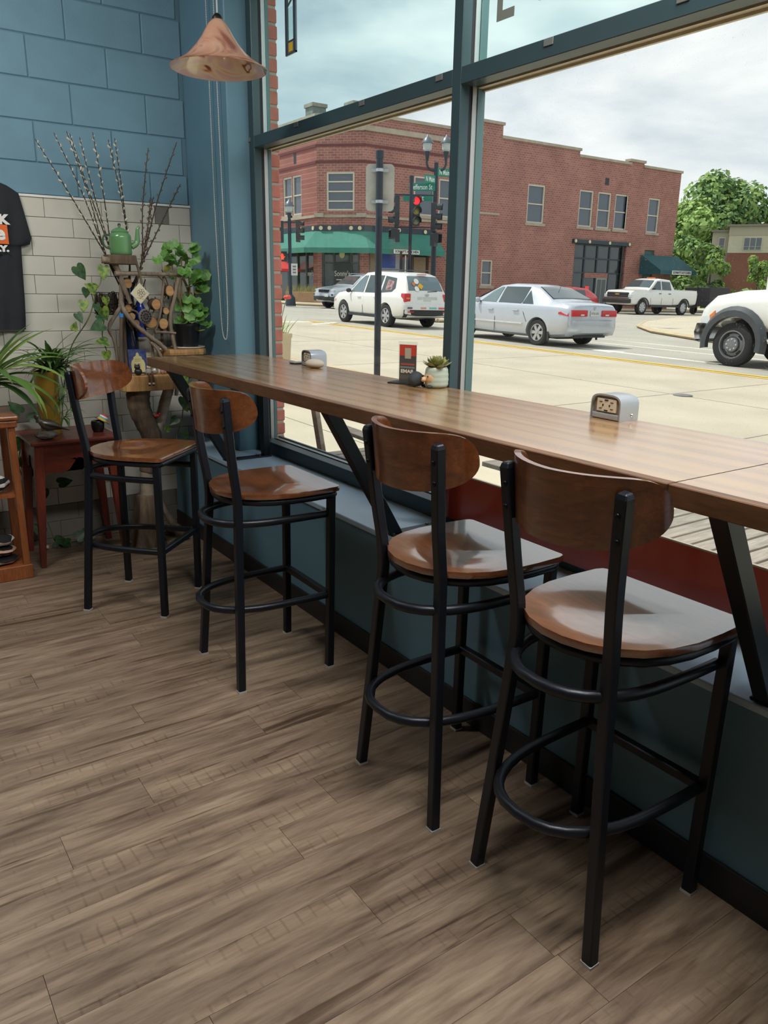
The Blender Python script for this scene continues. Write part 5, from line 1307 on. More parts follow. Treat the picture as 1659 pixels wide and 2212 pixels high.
MB().lathe([(0, 0), (.045, 0), (.045, .008), (0, .008)], 6).xf(Matrix.Translation((-2.285, 0, .945)) @ Matrix.Rotation(-PI/2, 4, 'Y')).build('emblem', m_rim, acc.r)
bmp = MB().loft([[(-2.24, y, .69), (-2.35+abs(y)**3*.16, y, .64), (-2.36+abs(y)**3*.16, y, .48), (-2.33+abs(y)**3*.16, y, .36), (-2.20, y, .29)] for y in [-.86, -.80, -.6, -.3, 0, .3, .6, .80, .86]]).build('bumper', p_sil, acc.r, smooth=True)
MB().bar((-2.20, -.5, .27), (-2.20, .6, .27), .12, .05, (1, 0, 0)).build('exhaust_shield', m_plas, acc.r)
for q in (1, -1): acc.side('mud_flap', [(-1.62, .42), (-1.66, .14), (-1.70, .14), (-1.70, .42)], m_plas, -.01, .03, (q,))
MB().tube([(-1.1, 0, 1.36), (-1.13, 0, 1.44)], .006, 5).build('aerial', m_plas, acc.r)

# white estate suv --------------------------------------------------------
p_wht = paint('white_car_paint', (228, 228, 224))
F_ax = (-1.24, 1.40)
fx, fy = 13.28, 17.25
fo = Car('white_suv', 'white suv with roof rails and stickers on its rear window', (fx, fy, G(fx, fy)-.02), PI/2-.03, p_wht,
 [(-2.30, .44, .62, .78, .68, .70), (-2.26, .38, .84, .84, .92, .72), (-2.20, .35, .98, .87, 1.08, .73), (-2.02, .32, 1.0, .885, 1.40, .665), (-1.86, .30, 1.0, .89, 1.60, .61), (-1.55, .28, 1.0, .895, 1.675, .60), (-.30, .27, .99, .895, 1.70, .61), (.35, .27, .98, .895, 1.66, .61), (.60, .27, .975, .895, 1.55, .63), (1.15, .27, .965, .885, 1.12, .74), (1.30, .28, .955, .88, 1.06, .77), (1.95, .30, .90, .85, .98, .74), (2.18, .34, .80, .80, .86, .70), (2.30, .42, .60, .62, .66, .52)], F_ax, .35)
fo.wheels(F_ax, .35, .22, .885, spokes=6)
fo.side('side_window', [(1.02, 1.02), (.18, 1.03), (.16, 1.56), (.36, 1.55), (.62, 1.40)], m_cglass2)
fo.side('side_window', [(.08, 1.03), (-.78, 1.04), (-.80, 1.57), (.06, 1.57)], m_cglass)
fo.side('quarter_window', [(-.90, 1.05), (-1.48, 1.09), (-1.62, 1.20), (-1.52, 1.50), (-.90, 1.56)], m_cglass)
fo.top('rear_window', -2.165, -1.90, .90, .90, m_cglass2, .018); fo.top('windscreen', 1.10, .50, .94, .88, m_cglass)
fo.seam([(.13, 1.02), (.12, .6), (.10, .32)]); fo.seam([(-.85, 1.02), (-.92, .75), (-1.0, .6)]); fo.seam([(1.10, .97), (1.08, .6), (1.06, .34)])
fo.handle(.34, .88, p_wht); fo.handle(-.66, .90, p_wht); fo.mirror(.98, 1.02, m_plas)
fo.side('sill_trim', [(1.0, .36), (-.86, .36), (-.86, .27), (1.0, .27)], m_plas, .008, .03)
for q in (1, -1):
    MB().tube([(-1.6, q*.56, 1.70), (-1.5, q*.57, 1.755), (.1, q*.57, 1.765), (.25, q*.57, 1.71)], .016, 6).build('roof_rail', m_plas, fo.r)
    y0, y1 = sorted((q*.62, q*.86)); t_ = MB().prism([(y0, .98), (y1, .94), (y1, 1.05), ((y0+y1)/2, 1.12), (y0, 1.12)], -2.26, -2.10, 'x'); 
    t_ = MB().box(-2.275, -2.05, y0, y1, .80, 1.06).build('tail_lamp', m_tail, fo.r, bevel=.03)
    y0, y1 = sorted((q*.66, q*.80)); MB().box(-2.285, -2.26, y0, y1, .89, .94).build('indicator_lens', m_amber, t_, bevel=.005)
    y0, y1 = sorted((q*.55, q*.78)); fo.end('reflector', -2.355, y0, y1, .50, .535, m_tail, .02)
MB().loft([[(-2.24, y, .76), (-2.36+abs(y)**3*.14, y, .72), (-2.37+abs(y)**3*.14, y, .58), (-2.26, y, .575)] for y in [-.86, -.80, -.6, -.3, 0, .3, .6, .80, .86]]).build('bumper', p_wht, fo.r, smooth=True)
MB().loft([[(-2.26, y, .575), (-2.345+abs(y)**3*.14, y, .57), (-2.33+abs(y)**3*.14, y, .42), (-2.16, y, .34)] for y in [-.86, -.80, -.6, -.3, 0, .3, .6, .80, .86]]).build('lower_bumper', m_plas, fo.r, smooth=True)
fo.end('high_stop_lamp', -1.90, -.17, .17, 1.615, 1.635, m_tail, .06)
fo.end('plate_recess', -2.262, -.38, .38, .80, .97, M('pale_plate_recess', (206, 206, 202), .5), .012)
fo.end('number_plate', -2.272, -.15, .15, .82, .94, m_plate, .012)
MB().ball((-2.25, 0, 1.03), (.015, .075, .04), 12, 8).build('emblem', m_rim, fo.r, smooth=True)
MB().bar((-2.19, -.05, 1.12), (-2.17, -.42, 1.14), .02, .02).build('rear_wiper', m_plas, fo.r)
stk = [(.30, 1.42, .09, (232, 228, 220)), (.34, 1.20, .085, (232, 228, 220)), (.42, 1.34, .06, (214, 120, 70)), (.18, 1.28, .11, (222, 170, 40))]
for i, (y, z, r, c) in enumerate(stk):
    xx = -2.19+(z-1.08)*.53-.035
    MB().lathe([(0, 0), (r, 0), (r, .004), (0, .004)], 4 if i == 3 else 14).xf(Matrix.Translation((xx, y, z)) @ Matrix.Rotation(-PI/2+.49, 4, 'Y')).build('sticker', flat('sticker_%d' % i, c, .6), fo.r)
for i, (y0, y1, c) in enumerate(((.62, .80, (90, 90, 96)), (.10, .30, (214, 150, 140)), (-.30, -.02, (120, 190, 186)), (-.60, -.38, (214, 96, 84)))):
    MB().box(-2.372, -2.362, y0, y1, .61, .66).build('bumper_sticker', flat('bsticker_%d' % i, c, .6), fo.r)
fo.side('sticker', [(-1.10, 1.12), (-1.45, 1.15), (-1.45, 1.40), (-1.10, 1.46)], M('sticker_patchwork', (150, 120, 120), .6, var=.9, scale=9), .016, .01, (1,))
fo.side('front_indicator', [(1.86, .86), (2.10, .78), (2.12, .68), (1.98, .70)], m_amber, .012, .03)
fo.side('head_lamp', [(1.98, .90), (2.2, .78), (2.24, .62), (2.10, .66)], m_head, .006, .04)

# silver suv on the side street -------------------------------------------
jx, jy = 20.45, 30.0
J_ax = (-1.25, 1.42)
je = Car('silver_suv', 'silver suv with slotted grille waiting behind the white suv', (jx, jy, G(jx, jy)-.02), PI+.10, p_sil,
 [(-2.30, .46, .80, .80, .90, .70), (-2.15, .36, .98, .87, 1.25, .70), (-1.9, .32, 1.0, .90, 1.52, .62), (-1.4, .30, 1.0, .92, 1.66, .60), (-.2, .28, .99, .92, 1.68, .60), (.35, .28, .98, .92, 1.62, .61), (1.05, .28, .97, .91, 1.16, .74), (1.25, .28, .96, .91, 1.10, .78), (1.95, .30, .93, .88, 1.02, .78), (2.20, .33, .84, .84, .94, .74), (2.30, .38, .66, .76, .76, .70), (2.34, .42, .58, .66, .62, .6)], J_ax, .36)
je.wheels(J_ax, .36, .23, .905, spokes=5)
je.side('side_window', [(.95, 1.03), (.15, 1.04), (.14, 1.52), (.30, 1.52), (.60, 1.36)], m_cglass); je.side('side_window', [(.05, 1.04), (-.85, 1.06), (-.85, 1.55), (.04, 1.55)], m_cglass)
je.top('windscreen', 1.02, .42, .93, .86, m_cglass); je.mirror(.92, 1.03, m_plas)
for k in range(7):
    y = -.36+.12*k; je.end('grille_slot', 2.27, y-.028, y+.028, .76, .90, m_plas, .12, None, .01)
for q in (1, -1):
    y0, y1 = sorted((q*.50, q*.80)); je.end('head_lamp', 2.20, y0, y1, .86, .91, m_head, .10)
    je.side('marker_lamp', [(1.80, .86), (2.02, .84), (2.02, .80), (1.80, .82)], M('rosy_marker', (190, 120, 116), .3), .012, .03, (q,))
    y0, y1 = sorted((q*.46, q*.78)); je.end('fog_recess', 2.28, y0, y1, .62, .70, m_plas, .12)
MB().loft([[(2.22, y, .58), (2.42-abs(y)**3*.2, y, .56), (2.42-abs(y)**3*.2, y, .44), (2.25, y, .36)] for y in [-.86, -.7, -.4, 0, .4, .7, .86]]).build('lower_bumper', m_plas, je.r, smooth=True)
MB().loft([[(2.26, y, .74), (2.40-abs(y)**3*.2, y, .72), (2.41-abs(y)**3*.2, y, .60), (2.25, y, .58)] for y in [-.84, -.7, -.4, 0, .4, .7, .84]]).build('bumper', p_sil, je.r, smooth=True)
je.end('number_plate', 2.42, .25, .55, .56, .68, m_plate, .02)
for q in (1, -1): MB().tube([(-1.6, q*.56, 1.67), (-1.5, q*.57, 1.72), (.1, q*.57, 1.72), (.25, q*.57, 1.67)], .016, 6).build('roof_rail', p_sil, je.r)

# white pickup ---------------------------------------------------------------
kx, ky = 40.9, 27.6
K_ax = (-1.75, 1.95)
pk = Car('white_pickup', 'white crew cab pickup truck parked before the brick building', (kx, ky, G(kx, ky)-.02), PI, p_wht,
 [(-2.95, .62, 1.30, .95, 1.36, .90), (-2.90, .55, 1.34, .97, 1.39, .93), (-.75, .50, 1.34, .98, 1.39, .94), (-.68, .48, 1.30, .98, 1.72, .76), (-.50, .48, 1.28, .98, 1.92, .74), (.35, .48, 1.26, .98, 1.97, .74), (.80, .48, 1.25, .98, 1.88, .76), (1.45, .48, 1.24, .98, 1.40, .90), (1.60, .48, 1.24, .98, 1.36, .92), (2.70, .50, 1.20, .96, 1.28, .90), (2.90, .52, 1.10, .94, 1.18, .88), (2.98, .56, .95, .90, 1.0, .84)], K_ax, .40, cat='truck')
pk.wheels(K_ax, .40, .26, .965, spokes=8)
pk.side('side_window', [(1.25, 1.36), (.42, 1.36), (.40, 1.82), (.66, 1.82)], m_cglass); pk.side('side_window', [(.32, 1.36), (-.52, 1.36), (-.46, 1.80), (.30, 1.82)], m_cglass)
pk.top('windscreen', 1.36, .84, .92, .88, m_cglass); pk.mirror(1.18, 1.38, m_plas)
pk.handle(.55, 1.16, m_plas); pk.handle(-.30, 1.16, m_plas)
pk.seam([(.37, 1.35), (.37, .9), (.36, .55)]); pk.seam([(-.62, 1.35), (-.66, .9), (-.70, .55)]); pk.seam([(1.38, 1.25), (1.36, .9), (1.30, .55)])
gr_ = pk.end('grille', 2.97, -.72, .72, .92, 1.17, m_plas, .10, None, .03)
MB().box(3.02, 3.035, -.14, .14, 1.03, 1.09).build('bow_tie_emblem', M('gold_emblem', (200, 160, 90), .4), gr_, bevel=.01)
for z in (.98, 1.12): MB().box(3.02, 3.03, -.66, .66, z, z+.015).build('grille_bar', m_rimd, gr_)
for q in (1, -1):
    y0, y1 = sorted((q*.72, q*.93)); pk.end('head_lamp', 2.93, y0, y1, .90, 1.06, m_head, .12)
    y0, y1 = sorted((q*.74, q*.93)); pk.end('tail_lamp', -2.96, y0, y1, 1.0, 1.25, m_tail, .05)
    for ax in K_ax:
        P = [(ax+.50*math.cos(a), q*(pk.ys(ax, .8)+.008), .40+.50*math.sin(a)) for a in [PI*k/14 for k in range(15)]]
        MB().tube(P, .035, 6).build('arch_lip', m_plas, pk.r, smooth=True)
pk.end('front_bumper', 3.03, -.94, .94, .60, .82, m_plas, .18, None, .04)
pk.end('chrome_bar', 3.05, -.92, .92, .82, .89, m_chrome, .12, None, .03)
pk.side('sill_step', [(1.35, .50), (-1.2, .50), (-1.2, .42), (1.35, .42)], m_plas, .03, .10)
MB().box(.1, .4, -.2, .2, 1.98, 2.03).build('beacon_bar', flat('orange_beacon', (222, 110, 40), .3), pk.r, bevel=.02)

pk.r.scale = (1.1, 1.1, 1.1)
# heavy white truck at the right edge ------------------------------------------
rx, ry = 13.62, 2.55
R_ax = (1.72, -2.6)
rm = Car('white_work_truck', 'big white work truck with grey fender flare entering at right', (rx, ry, G(rx, ry)-.02), PI/2, p_wht,
 [(-3.6, .80, 1.40, .95, 1.46, .9), (-1.0, .75, 1.44, 1.0, 1.50, .92), (-.95, .72, 1.42, 1.0, 1.9, .82), (-.6, .70, 1.40, 1.0, 2.15, .80), (.1, .70, 1.38, 1.0, 2.15, .80), (.35, .70, 1.37, 1.0, 2.0, .82), (.82, .70, 1.36, 1.0, 1.56, .92), (1.0, .70, 1.35, 1.0, 1.52, .90), (1.8, .72, 1.30, .98, 1.47, .82), (2.35, .74, 1.22, .95, 1.36, .80), (2.52, .78, 1.10, .92, 1.18, .78), (2.58, .80, .98, .88, 1.02, .74)], R_ax, .44, cat='truck')
rm.wheels(R_ax, .425, .26, 1.03, kind='steel', rim=m_rimd)
rm.side('side_window', [(.62, 1.44), (-.10, 1.44), (-.10, 2.02), (.20, 2.02)], m_cglass); rm.top('windscreen', .78, .36, .92, .88, m_cglass)
rm.seam([(.92, 1.36), (.90, 1.0), (.86, .72)])
m_flare = M('grey_fender_flare', (66, 70, 74), .45)
for q in (1, -1):
    rows = []
    for k in range(17):
        a = PI*(-.06+1.12*k/16); c, s_ = math.cos(a), math.sin(a)
        rows.append([(1.72+.53*c, q*1.0, .43+.53*s_), (1.72+.54*c, q*1.10, .43+.54*s_), (1.72+.64*c, q*1.10, .43+.66*s_), (1.72+.72*c, q*1.00, .43+.74*s_)])
    MB().loft(rows, False).build('fender_flare', m_flare, rm.r, smooth=True)
    rm.side('head_lamp', [(2.28, 1.16), (2.50, 1.02), (2.54, .80), (2.30, .80)], m_head, .012, .05, (q,))
    rm.side('indicator_lens', [(2.22, 1.06), (2.33, .96), (2.30, .84), (2.20, .86)], m_amber, .016, .05, (q,))
    rm.side('badge', [(1.02, 1.12), (.74, 1.12), (.74, 1.075), (1.02, 1.075)], flat('badge_red', (150, 50, 60), .4), .01, .02, (q,))
MB().loft([[(2.42, y, .80), (2.74-abs(y)**3*.16, y, .79), (2.78-abs(y)**3*.16, y, .62), (2.74-abs(y)**3*.16, y, .46), (2.5, y, .42)] for y in [-.96, -.85, -.6, -.3, 0, .3, .6, .85, .96]]).build('chrome_bumper', m_chrome, rm.r, smooth=True)
rm.end('grille', 2.58, -.6, .6, .85, 1.15, m_plas, .1, None, .03)
rm.end('frame_rail', .2, -.5, .5, .45, .72, m_plas, 3.2, None, .02)
for q in (1, -1): MB().tube([(1.02, q*.98, .55), (.9, q*1.06, .52), (-.9, q*1.06, .52)], .05, 8).build('step_tube', m_chrome, rm.r, smooth=True)
# white box truck with a blue stripe further back
bxx, bxy = 18.42, 5.28
bx_ = thing('box_truck', 'tall white box truck with blue roof band cut by right edge', 'truck', (bxx, bxy, G(bxx, bxy)+.11), PI/2-.5)
MB().box(-3.4, 1.2, -1.1, 1.1, .55, 2.7).build('cargo_box', p_wht, bx_, bevel=.03)
MB().box(-3.42, 1.22, -1.12, 1.12, 2.7, 3.3).build('blue_band', flat('blue_livery', (36, 104, 190), .4), bx_, bevel=.03)
MB().box(-2.6, 1.0, -.9, .9, .35, .56).build('chassis', m_plas, bx_)
MB().box(.2, .75, 1.095, 1.125, 1.55, 1.95).build('side_window', m_cglass, bx_, bevel=.01)
for x in (-2.4, .5):
    for q in (1, -1): wheel(bx_, x, q*.95, .40, .24, q, kind='steel', rim=m_rimd)
# small red car behind the sedan and the black trailer
rdx, rdy = 34.3, 28.8
rd = Car('red_car', 'red car mostly hidden behind the silver sedan', (rdx, rdy, G(rdx, rdy)-.02), PI, paint('red_car_paint', (190, 44, 48)),
 [(-2.1, .44, .80, .80, .86, .70), (-1.9, .30, .95, .86, 1.1, .72), (-1.3, .25, .95, .88, 1.42, .60), (-.3, .24, .94, .88, 1.48, .58), (.3, .24, .93, .88, 1.42, .60), (1.05, .24, .92, .87, 1.02, .74), (1.8, .26, .84, .84, .90, .72), (2.1, .36, .60, .64, .66, .5)], (-1.25, 1.3), .31)
rd.wheels((-1.25, 1.3), .31, .2, .86, spokes=5)
rd.side('side_window', [(.80, .97), (-.9, .97), (-1.0, 1.32), (.30, 1.34)], m_cglass); rd.top('windscreen', 1.0, .36, .92, .86, m_cglass); rd.top('rear_window', -1.82, -1.36, .9, .86, m_cglass)
tx, ty_ = 46.0, 27.2
tr = thing('black_trailer', 'black open trailer standing behind the white pickup', 'trailer', (tx, ty_, G(tx, ty_)), PI)
MB().box(-1.3, .9, -.95, .95, .55, 1.75).build('trailer_box', M('black_trailer_paint', (38, 36, 40), .6), tr, bevel=.03)
for x in (-.9, .1, .6): MB().box(x, x+.12, -.97, -.94, 1.5, 1.62).build('marker_plate', m_plate, tr)
for z in (1.9,): MB().bar((-1.6, 0, z), (1.0, 0, z), .05, .05).build('rail', m_plas, tr)
for x in (-1.5, .9): MB().bar((x, 0, .6), (x, 0, 1.9), .05, .05).build('rail_post', m_plas, tr)
MB().bar((.8, 0, .5), (1.55, 0, .5), .1, .08).build('drawbar', m_plas, tr)
for q in (1, -1): wheel(tr, -.3, q*.95, .33, .2, q, kind='steel', rim=m_rimd)
# ================================================================== BRICK BUILDING ACROSS THE STREET
def brick_mat(name, c1, c2, cm, sc=1.0, rot=0):
    t = NT(name); tc = t.n('ShaderNodeTexCoord'); mp = t.n('ShaderNodeMapping'); t.l(tc.outputs['Object'], mp.inputs[0])
    mp.inputs['Rotation'].default_value = (PI/2, 0, rot)
    b = t.n('ShaderNodeTexBrick'); t.l(mp.outputs[0], b.inputs['Vector'])
    b.inputs['Color1'].default_value = lin(c1); b.inputs['Color2'].default_value = lin(c2); b.inputs['Mortar'].default_value = lin(cm)
    b.inputs['Scale'].default_value = 1.0*sc; b.inputs['Mortar Size'].default_value = .014; b.inputs['Brick Width'].default_value = .26; b.inputs['Row Height'].default_value = .13; b.inputs['Mortar Smooth'].default_value = .2
    no = t.n('ShaderNodeTexNoise', i_Scale=.7, i_Detail=5.0); t.l(tc.outputs['Object'], no.inputs['Vector'])
    r = t.ramp(no.outputs['Fac'], [(.3, (.82, .8, .8, 1)), (.7, (1.08, 1.06, 1.04, 1))]); c = t.mix(b.outputs['Color'], r.outputs[0], 1.0, 'MULTIPLY')
    t.princ(c, .9, 0, 0, .3); MATS[name] = t.m; return t.m
m_bk = brick_mat('old_red_brick', (168, 112, 100), (150, 94, 86), (172, 148, 134))
m_bk_l = brick_mat('old_red_brick_side', (168, 112, 100), (150, 94, 86), (172, 148, 134), 1.0, PI/2)
m_bkd = M('dark_brick_course', (108, 58, 54), .9, var=.1)
m_lime = M('weathered_limestone', (170, 158, 140), .9, var=.15, scale=2)
m_wf = M('cream_window_frame', (206, 198, 180), .6, var=.04)
m_wg = flat('dim_window_pane', (84, 92, 102), .12, coat=.4)
m_wgd = flat('dark_shop_pane', (50, 60, 58), .08, coat=.5)
m_navy = M('dark_teal_steel', (38, 52, 64), .5)
m_awn = M('green_awning_canvas', (62, 128, 112), .85, var=.08, scale=2)
m_awn2 = M('teal_awning_canvas', (44, 90, 96), .85, var=.06, scale=2)
m_sgnw = flat('white_sign_board', (228, 228, 222), .6); m_ink = flat('black_ink', (34, 34, 36), .6)
BX, BY = 23.33, 34.0; CH = 1.93; LXX = BX-CH
bd0 = thing('brick_building', 'two-storey red brick corner building with green awnings across street', 'building', (0, 0, 0))
class Face:
    """vertical facade: origin o, direction u along it (to the right seen from outside), outward normal n"""
    def __init__(s, o, u):
        s.o = Vector((o[0], o[1], 0)); s.u = Vector((u[0], u[1], 0)).normalized(); s.n = Vector((s.u.y, -s.u.x, 0))
    def P(s, a, z, d=0): return s.o+s.u*a+Vector((0, 0, z))-s.n*d
    def box(s, a0, a1, z0, z1, d0, d1):
        m = MB(); m.add([s.P(a, z, d) for d in (d0, d1) for z in (z0, z1) for a in (a0, a1)], [(0, 2, 3, 1), (4, 5, 7, 6), (0, 1, 5, 4), (2, 6, 7, 3), (0, 4, 6, 2), (1, 3, 7, 5)]); return m
def win(face, a0, a1, z0, z1, parent, rows=2, cols=1, pane=None, sill=True, fr=None, split=None):
    fr = fr or m_wf; w = face.box(a0, a0+.10, z0, z1, .04, .16)
    for q in (face.box(a1-.10, a1, z0, z1, .04, .16), face.box(a0+.1, a1-.1, z0, z0+.09, .04, .16), face.box(a0+.1, a1-.1, z1-.1, z1, .04, .16)): w.add(q.v, q.f)
    for i in range(1, rows):
        z = z0+(z1-z0)*i/rows; q = face.box(a0+.1, a1-.1, z-.035, z+.035, .06, .16); w.add(q.v, q.f)
    for i in range(1, cols):
        a = a0+(a1-a0)*i/cols; q = face.box(a-.05, a+.05, z0+.09, z1-.1, .05, .16); w.add(q.v, q.f)
    o = w.build('window', fr, parent)
    for i in range(rows):
        for j in range(cols):
            za, zb = z0+.05+(z1-z0-.1)*i/rows, z0+.05+(z1-z0-.1)*(i+1)/rows; aa, ab = a0+.05+(a1-a0-.1)*j/cols, a0+.05+(a1-a0-.1)*(j+1)/cols
            face.box(aa, ab, za+.004, zb-.004, .12+.012*(i % 2), .15).build('pane', pane or m_wg, o)
    if sill: face.box(a0-.14, a1+.14, z0-.17, z0, -.07, .2).build('window_sill', m_lime, parent)
    return o
FL = Face((BX, BY), (1, 0)); FC = Face((LXX, BY+CH), (1, -1)); FS = Face((LXX, 52), (0, -1)); CW = CH*math.sqrt(2)
GZ = .2
def P_(f): return lambda a, z, d: f.P(a, z, d)
# long facade: openings
wl_h = [(3.42, 4.95, 5.62, 7.75), (5.25, 6.85, 5.62, 7.75), (12.5, 14.05, 5.72, 8.05), (17.33, 18.72, 5.75, 8.08), (19.20, 20.55, 5.75, 8.08), (21.00, 22.38, 5.75, 8.08), (24.65, 25.95, 5.72, 8.08), (17.25, 22.65, GZ, 4.66), (8.85, 9.80, 1.75, 3.32), (.35, 4.65, GZ+.5, 4.55), (24.75, 25.9, 1.0, 4.5)]
sections = [(0, 8.4, 10.45), (8.4, 10.1, 11.15), (10.1, 17.05, 10.42), (17.05, 22.2, 10.05), (22.2, 23.75, 10.28), (23.75, 28.1, 10.0)]
for i, (a0, a1, zt_) in enumerate(sections):
    mb = MB(); holes(mb, a0, a1, GZ-.6, zt_, [h for h in wl_h if h[1] > a0 and h[0] < a1], P_(FL), .25)
    mb.build('brick_wall', m_bk, bd0)
    FL.box(a0-.08, a1+.08, zt_, zt_+.16, -.10, .4).build('coping', m_lime, bd0)
MB().box(BX+28.08, BX+28.1, BY+.01, BY+18, GZ-.6, 10.0).build('brick_wall', m_bk_l, bd0)
# inner backing so nothing shows through, and the roof
MB().box(BX+.4, BX+28.0, BY+.45, BY+.5, GZ-.5, 9.9).build('inner_wall', M('dark_interior', (42, 44, 46), .9), bd0)
MB().add([(LXX+.3, BY+CH+.2, 9.6), (BX+.2, BY+.3, 9.6), (BX+28, BY+.3, 9.6), (BX+28, 52, 9.6), (LXX+.3, 52, 9.6)], [(0, 1, 2, 3, 4)]).build('roof', M('roof_felt', (90, 88, 86), .9), bd0)
mb = MB(); holes(mb, 0, CW, GZ-.6, 10.45, [(.55, 2.15, 5.64, 7.66), (.25, CW-.25, GZ, 4.5)], P_(FC), .25); mb.build('brick_wall', m_bk, bd0)
mb = MB(); holes(mb, 0, 52-BY-CH, GZ-.6, 10.45, [(12.0, 13.1, 5.55, 7.72), (13.15, 14.25, 5.55, 7.72), (9.5, 15.6, GZ, 4.5)], P_(FS), .25); mb.build('brick_wall', m_bk_l, bd0)
for f, L in ((FC, CW), (FS, 52-BY-CH)): f.box(-.04, L+.04, 10.45, 10.61, -.12, .4).build('coping', m_lime, bd0)
# stone cornice and dark courses
for f, a0, a1 in ((FL, -.1, 8.4), (FC, -.06, CW+.06), (FS, 0, 52-BY-CH)):
    f.box(a0, a1, 9.72, 9.98, -.16, .0).build('stone_cornice', m_lime, bd0)
    f.box(a0, a1, 8.95, 9.08, -.05, .0).build('brick_course', m_bkd, bd0)
    f.box(a0, a1, 8.10, 8.24, -.04, .0).build('brick_course', m_bkd, bd0)
    f.box(a0, a1, 5.28, 5.42, -.10, .0).build('stone_band', m_lime, bd0)
    f.box(a0, min(a1, 4.9) if f is FL else a1, 4.56, 4.86, -.12, .05).build('steel_header', m_navy, bd0)
FL.box(7.55, 10.1, 6.0, 6.12, -.05, 0).build('stone_band', m_lime, bd0)
FL.box(7.5, 8.45, 4.9, 10.4, -.06, .0).build('brick_pilaster', m_bk, bd0)
FC.box(-.12, .42, 5.28, 5.50, -.22, 0).build('stone_block', m_lime, bd0); FC.box(CW-.42, CW+.12, 5.28, 5.50, -.22, 0).build('stone_block', m_lime, bd0)
m_disc = flat('cream_rosette', (216, 206, 170), .6)
def disc(f, a, z):
    n = 14; c = f.P(a, z, -.14); rr = [c+f.u*(.11*math.cos(2*PI*k/n))+Vector((0, 0, .11*math.sin(2*PI*k/n))) for k in range(n)]; r2 = [p+f.n*.04 for p in rr]
    MB().loft([rr, r2], True, True).build('rosette', m_disc, bd0)
for a in (.25, .75, 2.0, 2.5): disc(FC, a, 4.71)
for a in (.9, 2.3, 4.2): disc(FL, a, 4.71)
for a in (15.85, 14.4, 13.0): disc(FS, a, 4.71)
# upper windows
for h in wl_h[:2]: win(FL, *h, bd0)
win(FL, *wl_h[2], bd0)
for h in wl_h[3:6]: win(FL, *h, bd0)
win(FL, *wl_h[6], bd0); win(FC, .55, 2.15, 5.64, 7.66, bd0, rows=4, cols=1, sill=False)
for h in ((12.0, 13.1, 5.55, 7.72), (13.15, 14.25, 5.55, 7.72)): win(FS, *h, bd0)
win(FL, 8.85, 9.80, 1.75, 3.32, bd0, rows=2)
FL.box(19.75, 20.15, 8.55, 9.0, -.01, .05).build('vent', m_plas, bd0); FS.box(13.4, 13.7, 8.35, 8.9, -.01, .05).build('vent', m_plas, bd0)
# shop front on the long side
FL.box(16.95, 22.95, 4.66, 4.92, -.16, .1).build('steel_header', m_navy, bd0)
for a in (17.1, 18.5, 20.6, 22.75):
    n = 14; c = FL.P(a, 4.79, -.17); rr = [c+FL.u*(.11*math.cos(2*PI*k/n))+Vector((0, 0, .11*math.sin(2*PI*k/n))) for k in range(n)]
    MB().loft([rr, [p+FL.n*.04 for p in rr]], True, True).build('rosette', m_disc, bd0)
def grid_front(f, a0, a1, z0, z1, cols, rows_, mat_f, pane, nm):
    w = MB()
    for a in cols: q = f.box(a-.06, a+.06, z0, z1, .08, .24); w.add(q.v, q.f)
    for z in rows_: q = f.box(a0, a1, z-.05, z+.05, .09, .23); w.add(q.v, q.f)
    o = w.build(nm, mat_f, bd0)
    for i in range(len(cols)-1):
        for j in range(len(rows_)-1): f.box(cols[i]+.02, cols[i+1]-.02, rows_[j]+.01, rows_[j+1]-.01, .15, .18).build('pane', pane, o)
    return o
grid_front(FL, 17.25, 22.65, GZ, 4.66, [17.31, 18.42, 19.72, 21.02, 22.4], [GZ+.05, 2.75, 3.70, 4.6], m_navy, m_wgd, 'shop_front')
FL.box(18.5, 20.95, 2.42, 2.75, .06, .12).build('brick_transom', m_bk, bd0)
ds = FL.box(19.80, 20.92, .35, 2.42, .07, .13).build('shop_door', M('grey_door_frame', (150, 156, 150), .4), bd0)
FL.box(19.92, 20.32, .55, 2.32, .06, .075).build('pane', m_wgd, ds); FL.box(20.40, 20.80, .55, 2.32, .06, .075).build('pane', m_wgd, ds)
FL.box(18.75, 19.15, 1.55, 1.85, .12, .14).build('open_sign', flat('neon_red', (214, 54, 50), .4, emit=.6), bd0)
# corner shop front
grid_front(FC, .25, CW-.25, GZ, 4.5, [.31, .95, 1.95, CW-.31], [GZ+.05, 2.85, 4.45], M('grey_green_timber', (66, 78, 74), .6), m_wgd, 'shop_front')
FC.box(.98, 1.92, .3, 2.85, .05, .12).build('shop_door', M('dark_door', (44, 52, 50), .5), bd0)
grid_front(FS, 9.5, 15.6, GZ, 4.5, [9.56, 11.0, 12.3, 13.5, 14.6, 15.5], [GZ+.05, 4.45], M('grey_green_timber', (66, 78, 74), .6), m_wgd, 'shop_front')
grid_front(FL, .35, 4.65, GZ+.5, 4.55, [.4, 1.2, 2.7, 3.5, 4.6], [GZ+.6, 4.5], M('brown_timber', (84, 70, 60), .6), m_wgd, 'shop_front')
FL.box(.45, 1.15, 2.1, 3.45, .10, .14).build('tan_panel', M('tan_blind', (150, 130, 104), .8), bd0)
FL.box(3.6, 4.5, 2.2, 3.3, .10, .14).build('tan_panel', M('tan_blind', (150, 130, 104), .8), bd0)
pst = FL.box(1.28, 2.60, 1.6, 3.42, .10, .14).build('window_poster', flat('poster_pale', (170, 172, 176), .6), bd0)
FL.box(1.30, 2.25, 2.62, 3.40, .09, .11).build('poster_blue', flat('poster_blue_ink', (64, 88, 164), .6), pst)
def face_text(f, txt, size, mat, parent, a, z, off=.01, width=None, bold=0):
    return text_on(txt, size, mat, parent, f.P(a, z, -off), f.u, (0, 0, 1), depth=.01, bold=bold, width=width)
